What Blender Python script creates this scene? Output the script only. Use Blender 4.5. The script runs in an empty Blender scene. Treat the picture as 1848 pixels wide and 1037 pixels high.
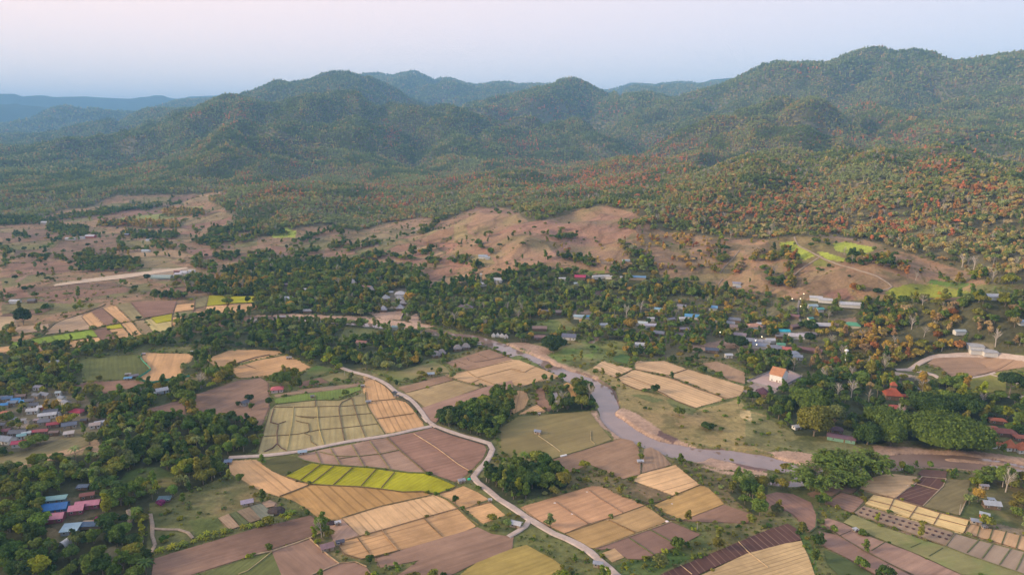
import math
SUN_EL = math.radians(18); SUN_AZ = math.radians(262)      # azimuth clockwise from the viewing direction
SUN_E = 3.4; SUN_ANG = 12; SUNC = (1, .76, .50)
HAZE = 8.5e-5; EXPO = 0.52
SKYR = [(0, (.88, .85, .86)), (.06, (.90, .85, .87)), (.115, (.93, .82, .86)), (.19, (.98, .83, .83)), (.5, (.74, .71, .80)), (1, (.60, .65, .86))]
SKYL = (1.12, .98, .88); SKYRT = (.75, .83, .92)
NISH = .12; NG = .1; SKYS = 1.0
import bpy, bmesh, math, random
import numpy as np
from mathutils import Vector, Matrix
from mathutils.geometry import tessellate_polygon

random.seed(7)
RNG = np.random.default_rng(11)
C = bpy.context.scene.collection
FPX, CX, CY = 1249.0, 924.0, 518.5          # focal length and centre, in pixels of the 1848 px wide photograph
CAMH = 200.0
PITCH = math.atan((CY-225.0)/FPX)
SP, CP = math.sin(PITCH), math.cos(PITCH)

# ------------------------------------------------------------------ camera maths
def ray(px, py):
    a = (np.asarray(px, float)-CX)/FPX; b = (CY-np.asarray(py, float))/FPX
    return a, CP+b*SP, -SP+b*CP              # x, y, z of the direction

def to_px(x, y, z):
    x = np.asarray(x, float); y = np.asarray(y, float); z = np.asarray(z, float)-CAMH
    f = y*CP - z*SP; u = y*SP + z*CP
    f = np.where(f < 1, 1, f)
    return CX+FPX*x/f, CY-FPX*u/f

# ------------------------------------------------------------------ noise
def _h(ix, iy, s):
    n = (ix.astype(np.int64)*374761393 + iy.astype(np.int64)*668265263 + s*982451653) & 0x7fffffff
    n = ((n ^ (n >> 13))*1274126177) & 0x7fffffff
    return ((n ^ (n >> 16)) & 0xffff)/65535.0

def vn(x, y, s=0):
    x = np.asarray(x, float); y = np.asarray(y, float)
    ix = np.floor(x); iy = np.floor(y); fx = x-ix; fy = y-iy
    fx = fx*fx*(3-2*fx); fy = fy*fy*(3-2*fy)
    a = _h(ix, iy, s); b = _h(ix+1, iy, s); c = _h(ix, iy+1, s); d = _h(ix+1, iy+1, s)
    return (a*(1-fx)+b*fx)*(1-fy)+(c*(1-fx)+d*fx)*fy

def fbm(x, y, s=0, o=4):
    v = 0; a = .5; t = 0
    for k in range(o):
        v = v+a*vn(x*2**k+k*17.3, y*2**k-k*9.1, s+k); t += a; a *= .5
    return v/t

# ------------------------------------------------------------------ terrain control points
# columns of the view: (pixel x, [(pixel y, distance) seen points], [(distance, height) hidden points])
COLS = [
 (-330, [(300,3000),(268,4300),(240,7000)], [(5000,30),(9000,60),(11000,350),(14500,450)]),
 (-150, [(300,3000),(266,4200),(246,6500)], [(4700,20),(7500,30),(10000,150),(14500,450)]),
 (0, [(330,2300),(300,3000),(265,4200),(243,6500),(222,8600),(186,11800),(170,14800)], [(4700,25),(7500,30),(10000,100),(13000,200)]),
 (75, [(330,2350),(290,3100),(255,4000),(237,6300),(205,8600),(191,11800),(175,14800)], [(4600,45),(7300,40),(10000,150),(13000,200)]),
 (118, [(193,8600),(175,14800)], [(10000,150)]),
 (150, [(338,2250),(300,2900),(275,3400),(248,4200),(226,6000),(193,8600),(178,14800)], [(4700,70),(7200,60),(10000,150),(13000,200)]),
 (230, [(335,2280),(300,2850),(260,3700),(233,4400),(206,6000),(177,14800)], [(4900,110),(7200,60),(10000,80),(13000,200)]),
 (265, [(198,6200),(173,14800)], [(7200,60)]),
 (300, [(345,2150),(300,2575),(250,3455),(216,4500),(204,5600),(188,9800),(178,14800),(248,3497),(280,2859),(313,2418)], [(7000,100),(12500,200)]),
 (340, [(182,9800),(178,14800)], [(12500,200)]),
 (350, [(345,2150),(300,2496),(250,3147),(202,4200),(238,3363),(274,2804),(309,2404)], [(5000,150),(7000,100)]),
 (410, [(172,4300)], []),
 (420, [(345,2100),(320,2247),(290,2490),(250,2908),(200,3682),(173,4300),(180,9800),(216,3393),(259,2802),(302,2387)], [(4900,230),(8000,100)]),
 (465, [(188,4100),(161,5500)], [(6300,250)]),
 (500, [(400,1400),(360,1600),(330,1770),(309,1870),(303,2900),(260,3008),(220,3440),(184,3950),(176,5000),(148,5600),(214,3518),(244,3172),(273,2888)], [(2150,4),(2450,6),(4350,200),(6200,300),(11000,150),(14500,450)]),
 (545, [(312,1870),(171,3950),(150,5500)], [(2150,4),(2500,6)]),
 (600, [(400,1400),(360,1640),(335,1880),(325,2450),(280,2743),(220,3265),(162,4000),(156,5000),(131,5700),(203,3451),(244,3034),(285,2707)], [(2120,5),(4450,220),(6500,300),(11000,150)]),
 (650, [(170,4000),(141,5500),(138,9000)], []),
 (700, [(410,1330),(370,1650),(345,1900),(328,2200),(310,2555),(270,2886),(230,3315),(184,4000),(168,5300),(137,9000),(219,3453),(254,3038),(290,2712)], [(4700,230),(6300,280),(11000,250),(14500,450)]),
 (745, [(131,9000)], []),
 (770, [(186,4050),(146,9000)], [(5000,230)]),
 (808, [(141,9000)], []),
 (800, [(420,1270),(380,1550),(350,1850),(325,2150),(305,2450),(275,2743),(240,3188),(188,4200),(217,3564),(246,3095),(276,2735)], [(4900,220),(11000,250)]),
 (870, [(432,1050),(380,1220),(365,1500),(340,1800),(315,2100),(290,2500),(272,2900),(230,3598),(195,4500),(182,5000),(156,9000),(214,3955),(234,3527),(253,3183)], [(5800,260),(11000,250)]),
 (905, [(378,1160),(150,9000)], [(1250,45)]),
 (950, [(432,950),(400,1080),(376,1150),(350,1550),(320,1900),(298,2150),(290,3000),(262,3350),(218,3700),(190,4700),(166,5300),(153,9000)], [(1270,46),(2400,30),(2750,28),(4150,130),(6100,300),(11000,250),(14500,450)]),
 (1000, [(425,980),(388,1120),(158,5350)], []),
 (1030, [(390,1100),(350,1500),(310,2000),(283,2300),(277,3050),(250,3350),(211,3700),(190,4800),(143,5400),(152,9000)], [(2550,48),(2850,50),(4150,140),(6200,300)]),
 (1065, [(380,1120),(159,5400)], []),
 (1092, [(371,1150)], [(1250,52)]),
 (1100, [(410,1000),(340,1600),(300,2000),(262,2450),(256,3250),(225,3800),(205,4200),(171,5200),(163,9000)], [(2700,72),(3000,75),(6000,300)]),
 (1140, [(380,1120),(153,9000)], []),
 (1200, [(425,980),(380,1200),(330,1650),(285,2100),(242,2650),(236,3450),(215,3900),(195,4200),(173,5000),(153,9000)], [(2900,105),(3200,110),(6000,300),(14500,450)]),
 (1235, [(148,9500)], []),
 (1300, [(425,980),(380,1200),(330,1600),(280,2100),(215,2900),(208,3800),(190,4300),(158,4800),(146,10500)], [(3120,165),(3450,170),(5600,330)]),
 (1365, [(127,4700)], []),
 (1400, [(430,950),(385,1180),(330,1600),(280,2050),(230,2650),(178,3300),(170,4200),(140,4400),(112,4800)], [(3550,230),(3850,240),(5600,420),(11000,250)]),
 (1490, [(440,900),(400,1100),(350,1400),(300,1800),(250,2400),(200,3000),(171,3400),(150,4200),(112,4900)], [(3650,250),(3950,270),(5700,430)]),
 (1540, [(100,5000)], []),
 (1580, [(470,830),(420,1000),(370,1250),(320,1600),(270,2100),(225,2600),(180,3900),(140,4500),(87,5000)], [(2850,170),(5800,520),(14500,450)]),
 (1622, [(98,5000)], []),
 (1652, [(91,5000)], []),
 (1690, [(520,760),(480,850),(430,1000),(380,1200),(330,1550),(290,1900),(260,2200),(220,3200),(170,4200),(107,5000)], [(2450,110),(5800,420)]),
 (1730, [(110,5000)], []),
 (1770, [(540,720),(500,800),(450,950),(390,1150),(340,1450),(300,1750),(283,1950),(240,2900),(200,3600),(150,4300),(106,4900)], [(2200,85),(5800,420)]),
 (1850, [(470,850),(400,1100),(350,1350),(305,1700),(260,2500),(210,3400),(150,4200),(96,4900)], [(1950,75),(5800,450)]),
 (2000, [(470,850),(400,1100),(350,1350),(305,1700),(260,2500),(210,3400),(150,4200),(92,4900)], [(1950,75),(5800,450),(14500,450)]),
 (2200, [(470,850),(400,1100),(350,1350),(305,1700),(260,2500),(210,3400),(150,4200),(100,4900)], [(1950,75),(5800,450)]),
]
pts = []
def az_of(px):      # azimuth (tan) of a pixel column at the horizon
    return math.atan((px-CX)/FPX*CP/1.0) if False else math.atan2((px-CX)/FPX, CP+SP*((CY-225.)/FPX))
for px, seen, hid in COLS:
    for py, d in seen:
        x, y, z = ray(px, py); h = math.hypot(x, y)
        pts.append((math.atan2(x, y), math.log(d), CAMH+z/h*d))
    for d, z in hid:
        pts.append((az_of(px), math.log(d), z))
    pts.append((az_of(px), math.log(38000), 150))
for px in range(-400, 2300, 150):
    a = az_of(px)
    ds = [60, 120, 250, 350, 450, 550, 640]
    if px < 1150: ds += [720]
    if px < 850: ds += [820, 920]
    if px < 650: ds += [1020, 1150]
    if px < 480: ds += [1300, 1500, 1750, 2000]
    for d in ds: pts.append((a, math.log(d), 0.0))
for px, d, z in [(900,820,3),(1000,800,4),(1100,790,3),(1200,790,4),(1300,780,4),(1400,770,8),(1500,760,14),(1560,700,8),(1650,690,13),
                 (1450,690,3),(1350,690,0),(1250,700,0),(1700,640,3),(1800,640,2),(1850,680,6),(1230,880,34),(1330,870,20),(1120,880,24),
                 (1400,850,27),(1300,930,41),(1180,930,42),(1230,960,44),(960,860,18),(1040,900,30),(1000,940,34),(780,1050,10),(700,1150,8),
                 (1480,830,34),(1620,760,26),(1750,780,22),(640,1250,4),(900,930,24),(860,980,20),(600,1400,6)]:
    pts.append((az_of(px), math.log(d), float(z)))
P = np.array(pts)
D = np.hypot(P[:, None, 0]-P[None, :, 0], P[:, None, 1]-P[None, :, 1])
N = len(P)
A = np.zeros((N+1, N+1)); A[:N, :N] = D; A[:N, N] = 1; A[N, :N] = 1
WT = np.linalg.solve(A+np.diag([1e-6]*N+[0]), np.append(P[:, 2], 0))

TH0, TH1, NTH = math.radians(-47), math.radians(47), 700
LV0, LV1, NLV = math.log(55.), math.log(38000.), 780
gt = np.linspace(TH0, TH1, NTH); gv = np.linspace(LV0, LV1, NLV)
G = np.zeros((NLV, NTH))
for i in range(0, NLV):
    dd = np.hypot(gt[:, None]-P[None, :, 0], gv[i]-P[None, :, 1])
    G[i] = dd@WT[:N]+WT[N]
for _ in range(3):
    G[1:-1, 1:-1] = G[1:-1, 1:-1]*.5+(G[:-2, 1:-1]+G[2:, 1:-1]+G[1:-1, :-2]+G[1:-1, 2:])*.125
G = np.maximum(G-1.5, 0)
EL_ = (G-CAMH)/np.exp(gv)[:, None]; SKYEL = EL_.max(0)[None, :]; CARVE = np.clip((SKYEL-EL_-.008)/.035, 0, 1)

def H(x, y):
    x = np.asarray(x, float); y = np.asarray(y, float)
    th = np.arctan2(x, y); d = np.hypot(x, y); lv = np.log(np.maximum(d, 1))
    u = np.clip((th-TH0)/(TH1-TH0)*(NTH-1), 0, NTH-1.001); v = np.clip((lv-LV0)/(LV1-LV0)*(NLV-1), 0, NLV-1.001)
    iu = u.astype(int); iv = v.astype(int); fu = u-iu; fv = v-iv
    z = (G[iv, iu]*(1-fu)+G[iv, iu+1]*fu)*(1-fv)+(G[iv+1, iu]*(1-fu)+G[iv+1, iu+1]*fu)*fv
    cw = (CARVE[iv, iu]*(1-fu)+CARVE[iv, iu+1]*fu)*(1-fv)+(CARVE[iv+1, iu]*(1-fu)+CARVE[iv+1, iu+1]*fu)*fv
    big = np.clip((z-45)/160, 0, 1)*np.clip((d-1300)/1200, 0, 1)
    r1 = 1-np.abs(2*fbm(x/620, y/620, 3, 3)-1)*2; r2 = 1-np.abs(2*fbm(x/230, y/230, 8, 3)-1)*2
    z = z+big*(r1*40-24+r2*22-11)*np.clip(cw*1.3+.12, 0, 1)
    va = fbm(x/950+3, y/950, 13, 2); vb = fbm(x/340, y/340+7, 14, 2)
    z = z-cw*np.clip((z-25)/110, 0, 1)*np.clip((d-1300)/900, 0, 1)*(np.clip(1-np.abs(2*va-1)*4.2, 0, 1)*95+np.clip(1-np.abs(2*vb-1)*4, 0, 1)*42)
    far = np.clip((d-8000)/3000, 0, 1)
    z = z+far*cw*((1-np.abs(2*fbm(x/2600, y/2600, 5, 4)-1)*2)*110-60)
    sm = np.clip((z-2)/18, 0, 1)*np.clip(1-(d-1300)/900, 0, 1)
    z = z+sm*((1-np.abs(2*fbm(x/120, y/120, 21, 3)-1)*2)*11-6+(fbm(x/35, y/35, 22, 2)-.5)*4)
    z = z*np.clip(1-(np.abs(th)-math.radians(50))/math.radians(25), 0, 1)
    return np.where(d < 500, 0, z)

TT = np.linspace(math.radians(-46.9), math.radians(46.9), 1500); TD = np.exp(np.linspace(math.log(60), math.log(12000), 1700))
def tables():
    global HT, ELT, ELM
    _t, _d = np.meshgrid(TT, TD); HT = H(np.sin(_t)*_d, np.cos(_t)*_d); ELT = (HT-CAMH)/_d; ELM = np.maximum.accumulate(ELT, axis=0)
tables()
def Hq(x, y):
    """terrain height from the fine table"""
    x = np.asarray(x, float); y = np.asarray(y, float); d = np.maximum(np.hypot(x, y), 61)
    u = np.clip((np.arctan2(x, y)-TT[0])/(TT[-1]-TT[0])*1499, 0, 1498.99); v = np.clip((np.log(d)-math.log(60))/(math.log(12000)-math.log(60))*1699, 0, 1698.99)
    iu = u.astype(int); iv = v.astype(int); fu = u-iu; fv = v-iv
    return (HT[iv, iu]*(1-fu)+HT[iv, iu+1]*fu)*(1-fv)+(HT[iv+1, iu]*(1-fu)+HT[iv+1, iu+1]*fu)*fv
def unproj(px, py, dmax=11000):
    """world point on the terrain under a pixel of the photograph: first crossing along the sight line"""
    px = np.atleast_1d(np.asarray(px, float)); py = np.atleast_1d(np.asarray(py, float))
    x, y, z = ray(px, py); h = np.hypot(x, y); x, y, z = x/h, y/h, z/h; D_ = np.zeros(len(px))
    for i in range(len(px)):
        flat = CAMH/-z[i] if z[i] < 0 else 1e9
        if flat < 500: D_[i] = flat; continue
        c = int(round((math.atan2(x[i], y[i])-TT[0])/(TT[-1]-TT[0])*1499)); c = min(max(c, 0), 1499); k = int(np.searchsorted(ELM[:, c], z[i]))
        if k >= len(TD): D_[i] = dmax; continue
        k = max(k, 1); e0, e1 = ELM[k-1, c], ELT[k, c]; f = (z[i]-e0)/(e1-e0) if e1 > e0 else 0
        D_[i] = TD[k-1]*(TD[k]/TD[k-1])**min(max(f, 0), 1)
    X = x*D_; Y = y*D_
    return X, Y, Hq(X, Y)

# spurs running down from the crests, traced in the photograph: points, height m, half width m
SPURS = [([(410,176),(380,215),(330,255),(260,300),(200,325)],55,170),([(470,192),(440,230),(400,270),(350,310),(290,330)],50,160),([(600,168),(560,205),(520,245),(470,280),(430,310)],60,170),([(640,175),(650,215),(640,260),(610,300)],50,150),([(700,188),(720,225),(740,265),(720,300)],60,170),
 ([(800,193),(830,215),(870,245)],60,180),([(1000,215),(960,225),(920,245),(870,270)],45,170),([(1030,150),(1000,175),(960,195),(930,215)],80,220),([(1160,176),(1150,200),(1120,225)],50,200),([(1490,174),(1400,185),(1350,200),(1290,222),(1200,245),(1100,266),(1000,286),(900,303)],26,150),
 ([(1490,174),(1480,215),(1450,260),(1400,310),(1350,350),(1300,380)],60,170),([(1490,174),(1560,215),(1620,240),(1700,265),(1780,290)],50,160),([(1600,235),(1580,290),(1560,340),(1540,390)],45,130),([(1300,222),(1270,260),(1230,310),(1200,350)],42,130),([(1100,266),(1090,300),(1060,340)],34,120),([(1690,264),(1700,310),(1690,360),(1660,400)],45,120),([(1000,286),(960,320),(900,345),(850,365)],26,100),
 ([(1540,103),(1520,130),(1480,155)],40,200),([(1652,97),(1670,130),(1640,165)],35,200),([(1410,117),(1400,140),(1380,160)],35,200),([(1848,100),(1800,140),(1740,170)],40,220),([(1580,95),(1600,130),(1570,165)],40,200),([(600,136),(560,145),(520,160)],40,200),([(625,136),(660,155),(700,178)],45,200),([(745,136),(720,155),(700,170)],110,330),([(808,146),(790,165)],100,300),([(745,136),(775,165)],100,300),
 ([(150,250),(120,275),(80,300)],40,150),([(230,236),(190,270),(140,300)],45,160),([(300,220),(260,255),(200,290)],50,160),([(350,205),(320,250),(270,280)],45,150),([(1400,180),(1380,230),(1330,280),(1280,330)],45,140),([(1760,290),(1790,340),(1800,400)],38,120),([(1560,215),(1530,260),(1500,310),(1480,360)],45,130),([(1200,245),(1170,290),(1130,330)],34,110),([(520,310),(560,335),(600,360)],25,110),([(480,312),(440,345),(400,370)],25,110),([(540,180),(500,215),(440,260)],38,120),([(680,185),(690,230),(680,280)],38,110)]
_gx = np.sin(gt)[None, :]*np.exp(gv)[:, None]; _gy = np.cos(gt)[None, :]*np.exp(gv)[:, None]
_jn = (fbm(_gx/260, _gy/260, 81, 3)-.5)*160; _jm = (fbm(_gx/260, _gy/260, 85, 3)-.5)*160
_add = np.zeros_like(G)
for q, hh, ww in SPURS:
    sx_, sy_, _ = unproj([a[0] for a in q], [a[1] for a in q]); best = np.zeros_like(G)
    for i in range(len(q)-1):
        ax, ay, bx, by = sx_[i], sy_[i], sx_[i+1], sy_[i+1]; L2 = (bx-ax)**2+(by-ay)**2+1; t_ = np.clip(((_gx+_jn-ax)*(bx-ax)+(_gy+_jm-ay)*(by-ay))/L2, 0, 1)
        dd = np.hypot(_gx+_jn-ax-t_*(bx-ax), _gy+_jm-ay-t_*(by-ay)); f0 = 0. if i == 0 else 1.; f1 = 1. if i < len(q)-2 or len(q) == 2 else .3
        best = np.maximum(best, np.clip(1-dd/ww/1.35, 0, 1)**1.15*(f0+(f1-f0)*t_))
    _add = np.maximum(_add, best*hh)
G = np.maximum(G+(_add-.28*np.minimum(_add.max(), 60)*CARVE*np.clip((G-40)/100, 0, 1)), 0)
# crest lines of the ranges, traced in the photograph: (distance m, slope, points) or points with their own distance
CREST = [
 (14500,.42,[(-60,176),(0,169),(15,169),(40,175),(60,173),(75,172),(100,175),(150,174),(200,177),(235,178),(260,175),(285,172),(300,176),(320,178),(350,174),(380,173),(410,170)]),
 (11500,.42,[(-60,192),(0,186),(25,186),(50,190),(90,200),(120,207)]),(8600,.42,[(0,224),(40,213),(70,206),(90,200),(115,193),(125,195),(150,194),(168,191),(190,198),(215,205)]),(9800,.42,[(270,198),(300,188),(318,184),(335,182),(360,184),(385,180),(420,179)]),
 (6300,.42,[(0,246),(40,240),(75,236),(110,228),(140,221),(170,217),(200,213),(230,207),(255,200),(270,197),(285,198),(300,204),(320,211)]),(4300,.42,[(0,262),(40,256),(60,254),(78,256),(110,260),(140,252),(180,247),(215,240)]),(4900,.42,[(290,216),(315,204),(335,202),(352,203),(370,206)]),
 (4150,.5,[(340,222),(365,200),(385,188),(398,178),(410,172),(422,172),(435,177),(450,184),(465,191)]),(4000,.5,[(465,193),(480,189),(505,182),(530,173),(555,167),(575,164),(600,162),(625,164),(650,170),(680,180),(700,186),(720,187),(745,185),(770,186),(800,190),(820,197)]),
 (5600,.5,[(425,180),(450,168),(470,163),(490,153),(503,147),(520,150),(540,149),(558,146),(575,141),(590,134),(605,131),(622,131),(640,137),(660,147),(685,160),(705,172),(725,185)]),
 (9000,.5,[(650,141),(662,134),(680,134),(700,138),(716,138),(730,133),(745,131),(757,138),(768,145),(780,152),(790,150),(800,143),(810,142),(825,148),(840,151),(860,155),(880,153),(895,150),(915,150),(935,154),(960,153),(985,154),(1005,152),(1020,152)]),
 (5300,.5,[(835,192),(850,188),(875,180),(900,175),(925,172),(950,166),(975,163),(995,157),(1010,150),(1022,144),(1032,143),(1045,148),(1060,156),(1075,163),(1095,170),(1120,172),(1160,172),(1200,173),(1240,170),(1260,168)]),
 (10500,.45,[(1085,166),(1110,162),(1130,157),(1145,152),(1165,154),(1185,155),(1200,152),(1225,149),(1245,150),(1265,155)]),(11500,.45,[(1190,152),(1235,149),(1260,150),(1290,143),(1320,141),(1345,146)]),
 (4900,.5,[(1260,168),(1300,160),(1320,150),(1345,138),(1365,128),(1385,118),(1405,112),(1430,114),(1455,112),(1480,114),(1505,113),(1525,104),(1545,95),(1565,89),(1580,87),(1600,92),(1618,98),(1635,93),(1652,91),(1670,95),(1690,104),(1710,110),(1730,111),(1755,108),(1780,104),(1810,99),(1848,95),(1950,90),(2100,95)]),
 (3700,.4,[(880,252),(900,240),(930,224),(955,216),(985,212),(1010,211),(1035,213),(1060,218),(1085,224)]),
 (0,.36,[(700,336,2000),(820,317,2050),(900,303,2100),(1000,286,2250),(1100,264,2450),(1200,243,2650),(1290,222,2850),(1350,205,3050),(1400,186,3200),(1440,174,3350),(1490,171,3400),(1530,180,3300),(1560,200,3000),(1620,235,2600),(1700,260,2300),(1780,284,2000),(1848,300,1850)]),
 (1870,.34,[(410,352),(430,337),(460,319),(490,309),(515,308),(540,313),(570,324),(610,338),(650,350)]),
]
# nothing between the traced crests may stand above the outline seen against the sky
OUT = CREST[0][2]+[(430,172)]+CREST[9][2][1:-3]+CREST[10][2][1:-1]+[(1012,150)]+CREST[11][2][9:-4]+CREST[12][2][:-2]+[(1260,150),(1290,143),(1320,141),(1332,143)]+CREST[14][2][3:]
_ox = []; _oe = []
for a, b in OUT:
    x_, y_, z_ = ray(a, b); _ox.append(math.atan2(x_, y_)); _oe.append(z_/math.hypot(x_, y_))
_o = np.argsort(_ox); LIM = np.interp(gt, np.array(_ox)[_o], np.array(_oe)[_o])
_dg = np.exp(gv)[:, None]; G = np.where(_dg > 1500, np.minimum(G, np.maximum(CAMH+_dg*(LIM[None, :]-.0045), 0)), G)
for dist_, slp, q in CREST:
    P3 = []
    for e in q:
        dd_ = e[2] if len(e) > 2 else dist_; x_, y_, z_ = ray(e[0], e[1]); h_ = math.hypot(x_, y_); P3.append((x_/h_*dd_, y_/h_*dd_, CAMH+z_/h_*dd_-3))
    for (ax, ay, az), (bx, by, bz) in zip(P3[:-1], P3[1:]):
        L2 = (bx-ax)**2+(by-ay)**2+1; t_ = np.clip(((_gx-ax)*(bx-ax)+(_gy-ay)*(by-ay))/L2, 0, 1); dd = np.hypot(_gx-ax-t_*(bx-ax), _gy-ay-t_*(by-ay))
        dw = np.maximum(dd-.006*math.hypot(ax, ay), 0)*(1+.5*(fbm(_gx/420, _gy/420, 91, 2)-.5)) if dist_ < 7000 else np.maximum(dd-.006*dist_, 0)
        G = np.maximum(G, np.where(dd < 1600, az+(bz-az)*t_-slp*dw, 0))
EL_ = (G-CAMH)/np.exp(gv)[:, None]; SKYEL = EL_.max(0)[None, :]; CARVE = np.clip((SKYEL-EL_-.004)/.03, 0, 1)
tables()

OX = {'0': 0, '1': 462, '2': 924, '3': 1386}; OY = {'b': 778, 'm': 600, 'u': 400}
def cr(code, p):            # a point read in one of the twelve 4x enlargements -> photograph pixel
    if code == 'f': return [(float(a), float(b)) for a, b in p]
    return [(OX[code[1]]+a/4, OY[code[0]]+b/4) for a, b in p]

# ------------------------------------------------------------------ fields, traced in the photograph
TAN=(.61,.365,.17); LTAN=(.69,.44,.22); GOLD=(.54,.315,.115); FTAN=(.54,.31,.165)
BRN=(.31,.18,.11); DBR=(.24,.14,.09); MAUVE=(.29,.18,.12); DARK=(.12,.062,.048)
PALE=(.40,.325,.15); RICE=(.36,.34,.02); GRN=(.10,.15,.035); OLV=(.22,.19,.085); LUSH=(.08,.17,.03); GREY=(.33,.245,.17)
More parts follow.
